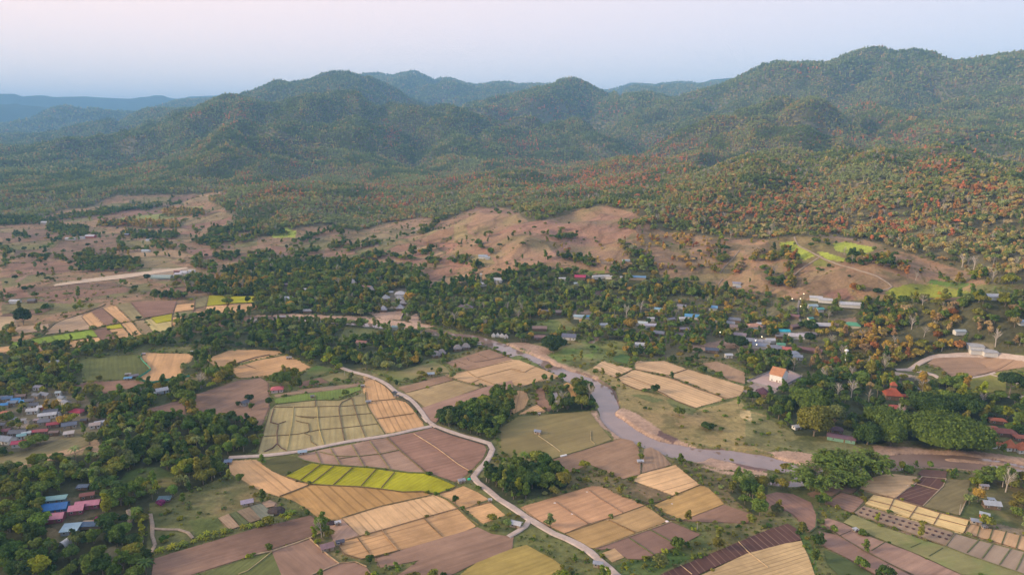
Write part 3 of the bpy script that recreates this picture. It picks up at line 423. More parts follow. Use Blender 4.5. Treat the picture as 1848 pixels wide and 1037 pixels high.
RIVER_BOT = cr('b3',[(2050,370),(1848,320),(1700,290),(1500,265),(1300,245),(1100,240),(1000,250),(950,268),(860,275),(700,300),(500,330),(300,370),(180,385),(60,378),(0,372)])+\
    cr('b2',[(1800,360),(1800,345),(1848,342)])+cr('b3',[(80,345),(180,345),(210,292),(120,282),(0,255)])+\
    cr('b2',[(1700,235),(1560,205),(1480,185),(1440,172),(1400,195),(1340,208),(1280,195),(1150,172)])+\
    cr('m2',[(1060,850),(960,820),(900,790),(800,750),(740,710),(680,660),(640,600),(610,520),(600,460),(560,410),(480,370),(390,340),(330,300),(260,262),(180,215),(100,172),(60,150)])+\
    cr('u1',[(1848,965),(1740,915),(1640,878),(1560,870),(1480,858),(1330,820),(1250,800),(1150,785),(1000,768),(800,748),(650,730),(420,716),(0,706),(-40,706)])
RIVER = RIVER_TOP+RIVER_BOT
WATERS = [RIVER, cr('m2',[(288,415),(318,410),(342,490),(312,497)]), cr('u2',[(590,495),(650,490),(658,540),(600,525)]), cr('u2',[(680,600),(750,580),(755,620),(690,628)]),
    cr('u2',[(570,835),(620,820),(600,865),(550,868)]), cr('u2',[(635,735),(680,730),(670,752),(630,752)]), cr('m0',[(1080,570),(1240,545),(1260,560),(1120,582)]) , cr('m1',[(-60,520),(10,520),(20,552),(-40,555)])]
SANDBAR = [cr('b3',[(1240,180),(1300,175),(1500,193),(1700,213),(1848,248),(2050,290),(2050,312),(1848,264),(1700,242),(1500,217),(1300,200)])]
# dirt roads: code, centre line, width m
ROADS = [
 ('f',[(*cr('m1',[(620,256)])[0],)]+cr('m1',[(700,285),(800,310),(900,350),(960,385),(1010,430),(1080,460),(1140,510),(1190,570),(1240,640),(1290,675),(1400,715),(1500,750),(1600,775),(1680,800),(1705,845),(1685,895),(1640,960)])+cr('b1',[(1600,290),(1568,330),(1600,370),(1680,430),(1750,490),(1848,550)])+cr('b2',[(100,620),(200,680),(300,740),(400,780),(480,820),(560,870),(640,940),(700,990),(750,1036),(830,1110)]),4.6,'long dirt road winding down between the paddies'),
 ('m1',[(1265,678),(1150,700),(1000,735),(850,760),(680,785),(500,820),(300,860),(100,885),(0,893),(-195,903)],4.2,'dirt side road running west below the pale straw field'),
 ('b2',[(128,640),(95,690),(40,725),(-30,765)],3.2,'short earth track to the white shed'),
 ('m3',[(920,270),(1020,270),(1080,230),(1180,180),(1300,170),(1450,165),(1650,175),(1848,190),(2050,210)],5.5,'pale gravel road curving round the dry field'),
 ('m3',[(1030,270),(1120,288),(1200,310),(1245,335),(1265,360)],5.0,'gravel spur by the yard'),
 ('m3',[(1380,350),(1420,335),(1500,325),(1600,303),(1640,292)],3.2,'narrow pale path along the meadow'),
 ('m3',[(1600,305),(1680,325)],2.4,'concrete path into the meadow'),
 ('m3',[(1790,365),(1848,395),(1900,410)],2.6,'concrete path past the big tree'),
 ('m3',[(1730,472),(1790,465),(1900,470)],5,'gravel road behind the yellow trees'),
 ('m3',[(900,375),(1000,385),(1100,410),(1150,435)],4,'pale lane among the trees'),
 ('u3',[(190,112),(205,150),(230,180),(300,215),(370,252),(440,285),(500,307),(580,330),(650,352),(720,372),(780,392),(830,420),(868,445),(895,470),(870,488),(825,500)],4,'earth track winding over the grassy hill'),
 ('u3',[(370,258),(320,290),(265,325),(220,358),(185,390)],3.6,'earth track branching down the hill'),
 ('u2',[(1642,210),(1600,260),(1560,300),(1525,335),(1498,375)],3.2,'earth track climbing the tan hill'),
 ('u2',[(1520,415),(1495,445),(1468,487)],2.8,'short earth track below the hut'),
 ('u2',[(972,182),(962,225),(965,265)],3,'sandy track up the bare hillside'),
 ('u3',[(225,570),(218,610),(215,650),(225,690),(238,742)],4,'grey village lane'),
 ('u2',[(630,640),(640,675),(700,690),(790,692)],3,'village track round the pond'),
 ('u2',[(695,495),(705,520),(740,540),(775,552)],3,'track below the hayfield'),
 ('u1',[(1090,625),(1060,665),(1040,705)],2.6,'white path down to the river'),
 ('b0',[(1085,600),(1100,680),(1100,760),(1120,820),(1090,880)],3.2,'sandy farm track'),
 ('b0',[(1105,705),(1200,712),(1290,712),(1360,735),(1395,775)],2.6,'sandy loop track'),
 ('b0',[(925,570),(940,610),(935,660),(925,720)],3.4,'concrete driveway beside the palms'),
 ('b0',[(880,618),(780,635),(700,650),(600,655)],3,'sandy yard track to the pink roofs'),
]
STRIP = cr('u0',[(390,468),(400,455),(700,405),(1000,368),(1345,330),(1365,342),(1120,378),(900,410),(560,448)])
CANAL = [cr('b1',[(1690,128),(1672,175),(1622,250),(1560,318),(1535,345)]), cr('m1',[(1290,690),(1400,735),(1500,765),(1600,795),(1668,815),(1686,838),(1672,880)]),
         cr('m1',[(1040,470),(1100,495),(1150,545),(1200,605),(1245,655)])]
# ------------------------------------------------------------------ land cover, rastered in the photograph's grid and read back in world space
RW, RH, RO = 2400, 1100, 270                 # raster x0 = -RO
CL = np.zeros((RH, RW), np.uint8)            # cover class
COLR = np.zeros((RH, RW, 3), np.float32)
SPC = np.zeros((RH, RW), np.float32)         # tree spacing, 0 = none
TYP = np.zeros((RH, RW), np.uint8)
def fillpoly(poly):
    p = np.array(poly, float)
    x0, y0 = np.floor(p.min(0)).astype(int); x1, y1 = np.ceil(p.max(0)).astype(int)
    x0 = max(x0, -RO); x1 = min(x1, RW-RO-1); y0 = max(y0, 0); y1 = min(y1, RH-1)
    if x1 < x0 or y1 < y0: return None
    xs = np.arange(x0, x1+1)+.5; ys = np.arange(y0, y1+1)+.5
    inside = np.zeros((len(ys), len(xs)), bool)
    n = len(p)
    for i in range(n):
        ax, ay = p[i]; bx, by = p[(i+1) % n]
        if ay == by: continue
        m = (ys > min(ay, by)) & (ys <= max(ay, by))
        if not m.any(): continue
        xc = ax+(ys[m]-ay)*(bx-ax)/(by-ay)
        inside[m] ^= xs[None, :] > xc[:, None]
    return (slice(y0, y1+1), slice(x0+RO, x1+1+RO)), inside
def fatline(pl, w):
    q = np.array(pl, float); out = []
    L = []; R = []
    for i in range(len(q)):
        d = q[min(i+1, len(q)-1)]-q[max(i-1, 0)]; d = d/(np.hypot(*d)+1e-9)
        n = np.array([-d[1], d[0]])*w/2
        L.append(q[i]+n); R.append(q[i]-n)
    return [tuple(a) for a in L]+[tuple(a) for a in R[::-1]]
SOIL=(.315,.17,.11); SOIL2=(.30,.185,.105); TANG=(.33,.24,.11); OLG=(.20,.18,.065); DG=(.09,.10,.04); FLR=(.15,.13,.065); BRI=(.37,.42,.06); SAND=(.43,.29,.20)
def Z(code, poly, col=None, sp=None, typ=None, cls=None):
    r = fillpoly(cr(code, poly))
    if r is None: return
    s, m = r
    if col is not None: COLR[s][m] = col
    if sp is not None: SPC[s][m] = sp
    if typ is not None: TYP[s][m] = typ
    if cls is not None: CL[s][m] = cls
# types: 1 mountain forest, 2 valley broadleaf, 3 golden autumn wood, 4 shrubs, 5 village trees, 6 dry hill scrub, 7 dark river wood
M = 'f'
Z(M,[(-270,0),(2130,0),(2130,1100),(-270,1100)],(.145,.15,.05),3.25,4,0)
# open hills
Z(M,[(-270,330),(2130,330),(2130,545),(1600,540),(1300,545),(1000,540),(700,560),(400,560),(-270,640)],SOIL2,12,4,0)
# mountain forest
Z(M,[(-270,0),(2130,0),(2130,560),(1848,540),(1800,520),(1760,500),(1720,480),(1650,460),(1600,445),(1560,432),(1500,428),(1440,426),(1380,432),(1300,430),(1200,418),(1160,402),(1145,385),(1090,374),(1045,380),(1000,392),(960,402),(930,380),(850,378),(800,400),(760,392),(700,402),(640,420),(600,405),(540,410),(500,425),(440,430),(420,420),(400,395),(410,380),(345,347),(330,350),(260,352),(200,355),(160,375),(110,380),(60,400),(0,405),(-270,420)],FLR,7.56,1,1)
# left plain patches
for poly,c in [([(180,385),(225,362),(300,355),(400,346),(415,352),(340,368),(300,385),(240,392)],SOIL),([(110,400),(180,390),(240,392),(330,378),(330,395),(200,400)],(.30,.21,.14)),
  ([(210,395),(255,388),(300,385),(330,375),(370,372),(350,385),(270,400)],(.26,.28,.08)),([(330,395),(380,382),(430,385),(420,400),(350,425),(320,430)],SOIL2),
  ([(140,415),(180,420),(230,420),(300,435),(340,450),(330,470),(0,490),(0,440),(60,432)],(.44,.29,.17)),([(0,430),(100,422),(130,430),(60,460),(0,470)],OLG),
  ([(0,410),(120,418),(110,430),(0,428)],(.36,.25,.17)),([(200,365),(280,360),(270,375),(190,378)],SOIL)]:
    Z(M,poly,c,23.71,4,2)
Z('u0',[(0,250),(380,180),(1000,110),(1040,170),(1000,200),(820,200),(560,235),(440,280),(0,380)],(0.376,0.241,0.134),20.03,4,2)
Z('u0',[(0,190),(400,110),(520,130),(440,170),(0,290)],(0.240,0.194,0.077),15.81,4,2)
Z('u0',[(0,400),(230,320),(540,310),(520,360),(380,400),(280,430),(0,470)],(0.272,0.171,0.113),21.08,4,2)
Z('u0',[(860,280),(1100,240),(1330,330),(1000,360),(860,370)],(0.240,0.163,0.084),21.08,4,2)
Z('u0',[(0,480),(330,470),(850,440),(1070,440),(1100,520),(800,570),(300,560),(0,590)],(0.224,0.155,0.084),12.65,4,2)
Z('u0',[(1110,430),(1440,385),(1520,420),(1340,470),(1330,510),(1170,520),(1240,460)],(0.288,0.171,0.120),31.62,4,2)
Z('u0',[(0,590),(300,560),(600,600),(720,590),(690,622),(600,650),(400,662),(0,690)],(0.232,0.140,0.099),31.62,4,2)
Z('u0',[(1300,200),(1500,200),(1540,260),(1450,290),(1320,230)],(0.216,0.140,0.099),15.81,4,2)
Z('u0',[(1300,0),(1560,0),(1400,110),(1270,90)],(0.296,0.194,0.120),31.62,4,2)
Z('u0',[(1640,100),(1848,60),(1848,170),(1700,190),(1640,150)],(0.264,0.186,0.092),21.08,4,2)
Z('u0',[(1580,330),(1848,200),(1848,300),(1700,350)],(0.288,0.194,0.134),31.62,4,2)
Z('u0',[(1500,730),(1848,660),(1848,830),(1600,850),(1300,880),(960,930),(860,920)],(0.184,0.132,0.070),6.85,4,2)
# centre hills
Z('u1',[(100,100),(200,45),(290,70),(280,120),(110,120)],BRI,31.62,4,2)
Z('u1',[(0,230),(300,110),(480,100),(580,150),(600,190),(430,210),(260,230),(0,320)],(0.320,0.210,0.141),31.62,4,2)
Z('u1',[(440,120),(540,95),(590,160),(440,140)],SOIL,31.62,4,2)
Z('u1',[(270,260),(540,215),(660,225),(560,285),(300,310)],OLG,15.81,4,2)
Z('u1',[(680,180),(800,110),(1000,70),(1255,28),(1250,60),(1050,130),(960,165),(700,200)],(0.384,0.264,0.169),36.89,4,2)
Z('u1',[(650,235),(900,180),(1200,145),(1220,180),(1060,260),(800,250)],(0.320,0.194,0.120),26.35,4,2)
Z('u1',[(1020,135),(1150,85),(1220,140),(1060,150)],SOIL,36.89,4,2)
Z('u1',[(1230,100),(1320,50),(1440,20),(1620,30),(1600,100),(1500,130),(1260,150)],(0.304,0.241,0.106),15.81,4,2)
Z('u1',[(560,285),(660,240),(830,250),(760,290),(600,300)],(0.304,0.186,0.127),31.62,4,2)
Z('u1',[(740,290),(1040,270),(1200,290),(1080,330),(860,330)],SOIL,31.62,4,2)
Z('u1',[(1220,150),(1480,150),(1400,230),(1300,270),(1060,300),(1210,190)],SOIL,26.35,4,2)
Z('u1',[(1300,280),(1480,220),(1848,100),(1848,190),(1740,240),(1560,320),(1400,360)],SOIL,31.62,4,2)
Z('u1',[(1500,240),(1740,240),(1740,300),(1600,330),(1520,280)],(0.288,0.225,0.099),31.62,4,2)
Z('u1',[(1220,350),(1400,320),(1540,400),(1500,430),(1230,430)],SOIL2,21.08,4,2)
Z(M,[(840,385),(860,374),(930,376),(958,400),(1010,392),(1045,378),(1092,372),(1140,384),(1155,400),(1130,430),(1080,445),(1000,470),(900,480),(880,440),(845,420)],(0.336,0.194,0.127),23.71,4,2)
Z(M,[(915,430),(955,422),(1000,440),(985,460),(930,465)],(0.320,0.190,0.120),47.43,4,2)
Z('u2',[(-20,430),(130,418),(230,430),(290,460),(200,495),(0,490)],(0.328,0.202,0.127),31.62,4,2)
Z('u2',[(370,190),(700,180),(960,185),(880,380),(700,330),(540,300),(400,250)],(0.288,0.194,0.113),12.8,6,2)
Z('u2',[(540,220),(830,200),(800,260),(620,290)],(0.240,0.147,0.106),32,6,2)
Z('u2',[(880,130),(1250,90),(1450,120),(1520,200),(1450,330),(1250,390),(1000,370),(960,200)],(0.336,0.225,0.120),8,6,2)
Z('u2',[(1100,130),(1280,200),(1300,260),(1150,210),(1000,160)],OLG,10.54,4,2)
Z('u2',[(1000,190),(1150,230),(1160,330),(1000,310)],(0.320,0.210,0.120),21.08,4,2)
Z('u2',[(960,240),(890,350),(900,375),(990,385),(975,300)],(0.416,0.287,0.169),47.43,4,2)
Z('u2',[(1180,400),(1500,370),(1640,220),(1680,230),(1600,330),(1560,400),(1400,450),(1200,430)],(0.240,0.202,0.077),15.81,4,2)
Z('u2',[(740,490),(860,420),(1000,388),(1070,410),(940,450)],(0.368,0.241,0.120),47.43,4,2)
Z('u2',[(1500,400),(1650,400),(1800,440),(1780,500),(1600,510),(1470,490)],(0.272,0.194,0.099),15.81,4,2)
Z('u2',[(1680,170),(1848,160),(1848,260),(1740,260),(1680,230)],(0.224,0.178,0.092),21.08,4,2)
Z('u2',[(1650,360),(1720,350),(1790,420),(1750,450),(1660,400)],(0.288,0.202,0.099),21.08,4,2)
Z('u2',[(380,380),(660,350),(650,372),(420,395)],(0.192,0.217,0.042),6.32,4,2)
Z('u2',[(110,380),(330,345),(450,360),(380,400),(250,410),(120,405)],(0.288,0.217,0.106),21.08,4,2)
Z('u2',[(800,520),(1130,508),(1110,540),(900,560)],(0.240,0.163,0.084),21.08,4,2)
# right hills
Z('u3',[(0,130),(180,100),(350,110),(800,190),(840,200),(700,240),(560,270),(420,330),(200,280),(0,260)],(0.208,0.178,0.063),11.59,4,2)
Z('u3',[(90,150),(190,140),(330,240),(260,275),(180,220),(90,190)],BRI,31.62,4,2)
Z('u3',[(470,150),(560,140),(780,190),(760,215),(640,240),(480,200)],BRI,21.08,4,2)
Z('u3',[(350,215),(430,220),(560,260),(545,280),(430,270)],BRI,31.62,4,2)
Z('u3',[(320,290),(380,265),(430,285),(420,320),(330,320)],(0.208,0.217,0.049),31.62,4,2)
Z('u3',[(180,440),(300,350),(480,340),(650,370),(780,400),(870,480),(800,520),(640,470),(650,560),(430,560),(300,500)],(0.272,0.194,0.099),15.81,4,2)
Z('u3',[(390,500),(560,470),(620,540),(630,565),(430,540)],(0.272,0.155,0.106),31.62,4,2)
Z('u3',[(720,370),(980,400),(1050,430),(930,470),(880,450)],(0.256,0.178,0.099),21.08,4,2)
Z('u3',[(290,65),(690,130),(690,145),(500,115),(290,90)],(0.256,0.194,0.120),21.08,4,2)
Z('u3',[(850,510),(900,475),(1030,445),(1200,450),(1400,490),(1500,520),(1380,545),(1100,545),(950,565),(880,545)],(0.248,0.264,0.032),36.89,4,2)
Z('u3',[(1200,340),(1280,325),(1420,350),(1620,355),(1400,380),(1440,420),(1330,420)],(0.304,0.202,0.113),15.81,4,2)
Z('u3',[(1180,410),(1250,420),(1470,445),(1400,480),(1150,440)],(0.104,0.171,0.035),11.59,4,2)
Z('u3',[(1380,540),(1600,560),(1700,600),(1600,650),(1400,600)],(0.192,0.155,0.070),6.32,4,2)
Z('u3',[(540,660),(650,660),(930,770),(900,790),(700,710)],(0.288,0.171,0.113),31.62,4,2)
Z('u3',[(1500,460),(1848,440),(1848,560),(1500,520)],(0.160,0.155,0.056),6.85,4,2)
# valley woods
Z(M,[(380,505),(430,480),(500,465),(600,470),(700,478),(760,495),(780,520),(830,510),(870,505),(930,490),(990,480),(1060,500),(1100,490),(1140,478),(1110,430),(1180,470),(1190,500),(1280,515),(1340,530),(1440,540),(1600,545),(1848,535),(2130,535),(2130,700),(1848,640),(1640,660),(1500,680),(1380,700),(1340,655),(1280,640),(1150,645),(1080,640),(1060,600),(960,620),(880,612),(800,590),(745,592),(690,585),(450,567),(385,552)],(.085,.085,.035),7.02,2,3)
Z('u2',[(1000,560),(1848,520),(1848,1000),(1750,1010),(1400,980),(1000,985),(880,960),(870,900),(820,880),(700,740),(760,700),(880,640)],(.15,.135,.07),6.84,5,4)
Z('u3',[(0,560),(500,600),(660,640),(560,760),(380,900),(200,960),(0,980)],(.15,.135,.07),7.2,5,4)
Z('u3',[(500,760),(720,770),(900,850),(1080,930),(1060,1036),(900,1036),(700,1000),(560,900)],(.12,.10,.04),6.56,3,3)
Z('u3',[(900,630),(1400,610),(1848,640),(1848,960),(1100,960),(900,850),(720,760),(700,640)],(.09,.085,.04),7.02,8,3)
Z('u1',[(0,690),(150,560),(450,540),(600,620),(820,640),(880,660),(800,680),(600,665),(200,660)],(.07,.08,.035),6.63,2,3)
Z('u1',[(-240,760),(0,720),(300,700),(500,720),(750,730),(1000,770),(1180,790),(1400,850),(1560,880),(1700,900),(1540,920),(1400,960),(1200,1010),(1100,1080),(820,1060),(600,1060),(300,1000),(150,940),(-200,900)],(.07,.08,.035),6.72,7,3)
Z('u1',[(640,760),(900,780),(920,830),(700,850),(560,900)],(.13,.14,.05),18.7,4,3)
Z('u2',[(0,880),(200,900),(300,950),(560,900),(840,880),(830,960),(700,1030),(0,1040)],(.16,.19,.055),5.95,4,0)
Z('u2',[(270,960),(400,890),(560,860),(640,870),(560,1000),(330,1000)],(.17,.24,.05),12,4,0)
Z('u2',[(550,870),(700,850),(840,880),(800,930),(640,920)],(.24,.24,.06),8.5,4,0)
Z('u2',[(100,720),(380,690),(460,770),(330,800),(150,800)],(.16,.20,.05),8.5,4,0)
Z(M,[(0,592),(60,610),(130,640),(190,650),(240,640),(380,612),(430,600),(440,575),(400,590),(300,610),(200,625),(120,630),(0,640)],(.10,.11,.04),7.2,7,3)
Z(M,[(-270,630),(60,630),(130,640),(148,662),(150,690),(120,705),(60,700),(-270,705)],(.07,.08,.03),6.56,7,3)
Z(M,[(-270,700),(60,700),(130,700),(210,740),(200,775),(130,790),(60,810),(-270,850)],(.16,.14,.085),6.6,5,4)
Z(M,[(150,705),(200,702),(300,696),(345,690),(350,702),(320,720),(250,745),(225,760),(190,755),(170,740)],(.08,.095,.035),6.63,2,3)
Z(M,[(315,715),(345,693),(400,675),(425,668),(427,680),(355,712),(352,755),(335,757),(330,730)],(.08,.09,.035),6.63,2,3)
Z(M,[(325,672),(350,640),(380,618),(410,620),(395,640),(350,675)],(.09,.1,.04),6.63,2,3)
Z('b0',[(-300,250),(0,290),(130,300),(280,210),(460,190),(640,170),(700,90),(760,-60),(850,-80),(1000,-80),(1200,-90),(1400,-110),(1640,-100),(1848,-70),(1860,60),(1840,150),(1640,200),(1650,300),(1560,350),(1350,430),(1250,480),(1080,520),(1060,700),(1050,860),(1120,930),(1120,1090),(-300,1090)],(.06,.065,.028),5.92,7,3)
Z('b0',[(830,400),(900,300),(1000,265),(1160,260),(1300,330),(1260,400),(1100,410),(950,440),(850,440)],(.085,.12,.03),12,4,0)
Z('b0',[(320,690),(480,680),(480,820),(330,810)],(.14,.13,.06),12,4,0)
Z('b0',[(720,880),(830,830),(850,900),(800,960),(730,940)],(.17,.15,.09),12,4,0)
Z('b0',[(1080,570),(1280,480),(1700,330),(1860,420),(1900,560),(1700,600),(1560,640),(1640,720),(1400,790),(1130,900),(1060,880),(1080,700)],(.15,.155,.055),7.22,4,0)
Z('b0',[(1360,640),(1560,610),(1640,715),(1420,770)],(.12,.15,.04),12,4,0)
Z('b0',[(1440,500),(1700,360),(1800,400),(1740,500),(1500,590)],(.18,.19,.07),12,4,0)
# copses
Z('m1',[(1315,635),(1440,570),(1580,520),(1620,470),(1700,470),(1790,400),(1860,360),(1870,520),(1848,600),(1780,650),(1740,760),(1700,785),(1500,720),(1350,670)],(.06,.07,.03),4.3,7,3)
Z('b2',[(-260,370),(-200,330),(-60,290),(130,215),(250,220),(380,300),(405,380),(380,410),(200,470),(60,520),(0,530),(-120,460)],(.06,.07,.03),4.2,7,3)
Z('b2',[(405,330),(560,225),(640,280),(760,350),(880,380),(700,430),(640,400),(580,393),(420,430)],(.11,.12,.045),3.4,4,0)
Z('b2',[(780,360),(880,365),(1080,430),(1160,470),(960,520),(850,480)],(.16,.12,.07),6.8,4,0)
Z('b2',[(1060,140),(1180,180),(1280,220),(1400,260),(1700,300),(1848,330),(1848,700),(1740,660),(1750,600),(1540,520),(1430,400),(1360,385),(1260,300),(1190,240)],(.10,.11,.045),3.61,4,0)
Z('b2',[(1560,440),(1700,380),(1848,340),(1848,620),(1740,600)],(.07,.08,.035),6.24,2,3)
Z('b2',[(730,970),(930,925),(1200,835),(1250,800),(1370,745),(1200,650),(1340,655),(1700,668),(1848,640),(1848,690),(1640,780),(1200,960),(1000,1060),(780,1060)],(.075,.13,.03),3.4,4,0)
Z('b3',[(-60,560),(130,570),(200,640),(290,760),(340,900),(360,1000),(330,1060),(300,880),(240,790),(200,700),(100,670),(-60,700)],(.10,.16,.04),2.98,4,0)
Z('m2',[(470,370),(570,400),(620,540),(560,570),(280,590),(260,560),(330,520),(470,490)],(.07,.09,.035),5.07,2,3)
Z('m2',[(-60,380),(60,350),(230,330),(350,310),(370,360),(250,390),(100,400),(0,430)],(.13,.12,.06),5.1,4,0)
Z('m2',[(480,300),(560,260),(700,300),(800,370),(920,420),(1100,450),(1330,560),(1500,520),(1640,470),(1700,560),(1848,600),(1848,860),(1560,830),(1400,820),(1230,790),(1060,760),(900,680),(800,600),(770,520),(740,420),(660,350)],(.30,.235,.095),11.05,4,0)
Z('m2',[(1240,450),(1360,540),(1300,600),(1180,560),(1100,480),(960,450),(850,460),(1000,500)],(.16,.17,.06),8.5,4,0)
Z('m2',[(270,190),(480,260),(620,330),(560,310),(400,265),(300,235)],(.38,.28,.17),12,4,0)
Z('m3',[(-160,560),(0,620),(150,700),(250,740),(0,860),(-160,800)],(.22,.20,.08),8.5,4,0)
Z('m2',[(1650,560),(1720,560),(1730,640),(1650,610)],(.48,.36,.17),12,4,0)
Z('m3',[(-60,330),(240,330),(60,430),(120,640),(0,560),(-160,480)],(.11,.11,.05),8.58,2,3)
Z('m3',[(0,450),(200,380),(420,400),(620,420),(900,340),(1200,350),(1400,360),(1560,440),(1848,480),(2100,480),(2100,760),(1800,740),(1570,770),(1560,810),(1100,800),(700,800),(640,760),(460,740),(200,740),(120,640),(0,600)],(.06,.07,.03),7.02,2,3)
Z('m3',[(200,240),(420,160),(840,160),(1100,200),(1060,240),(900,280),(840,300),(960,360),(800,420),(620,420),(300,380)],(.09,.09,.04),7.02,8,3)
Z('m3',[(860,285),(920,280),(1040,300),(1180,330),(1160,350),(900,310)],(.50,.38,.28),12,4,0)
Z('b3',[(1380,610),(1460,480),(1480,330),(1560,290),(1848,330),(2050,370),(2050,760),(1848,740),(1640,690),(1530,690)],(.12,.14,.045),8.58,2,0)
Z('b3',[(1560,640),(1848,700),(1848,750),(1600,690)],(.24,.19,.12),12,4,0)
Z('b3',[(0,90),(250,60),(560,80),(720,120),(600,190),(400,200),(250,140)],(.20,.19,.08),10.2,4,0)
Z('b3',[(720,120),(900,60),(1560,60),(1700,100),(1848,140),(2050,190),(1848,190),(1500,140),(1200,120),(900,140)],(.15,.16,.05),9.35,4,0)
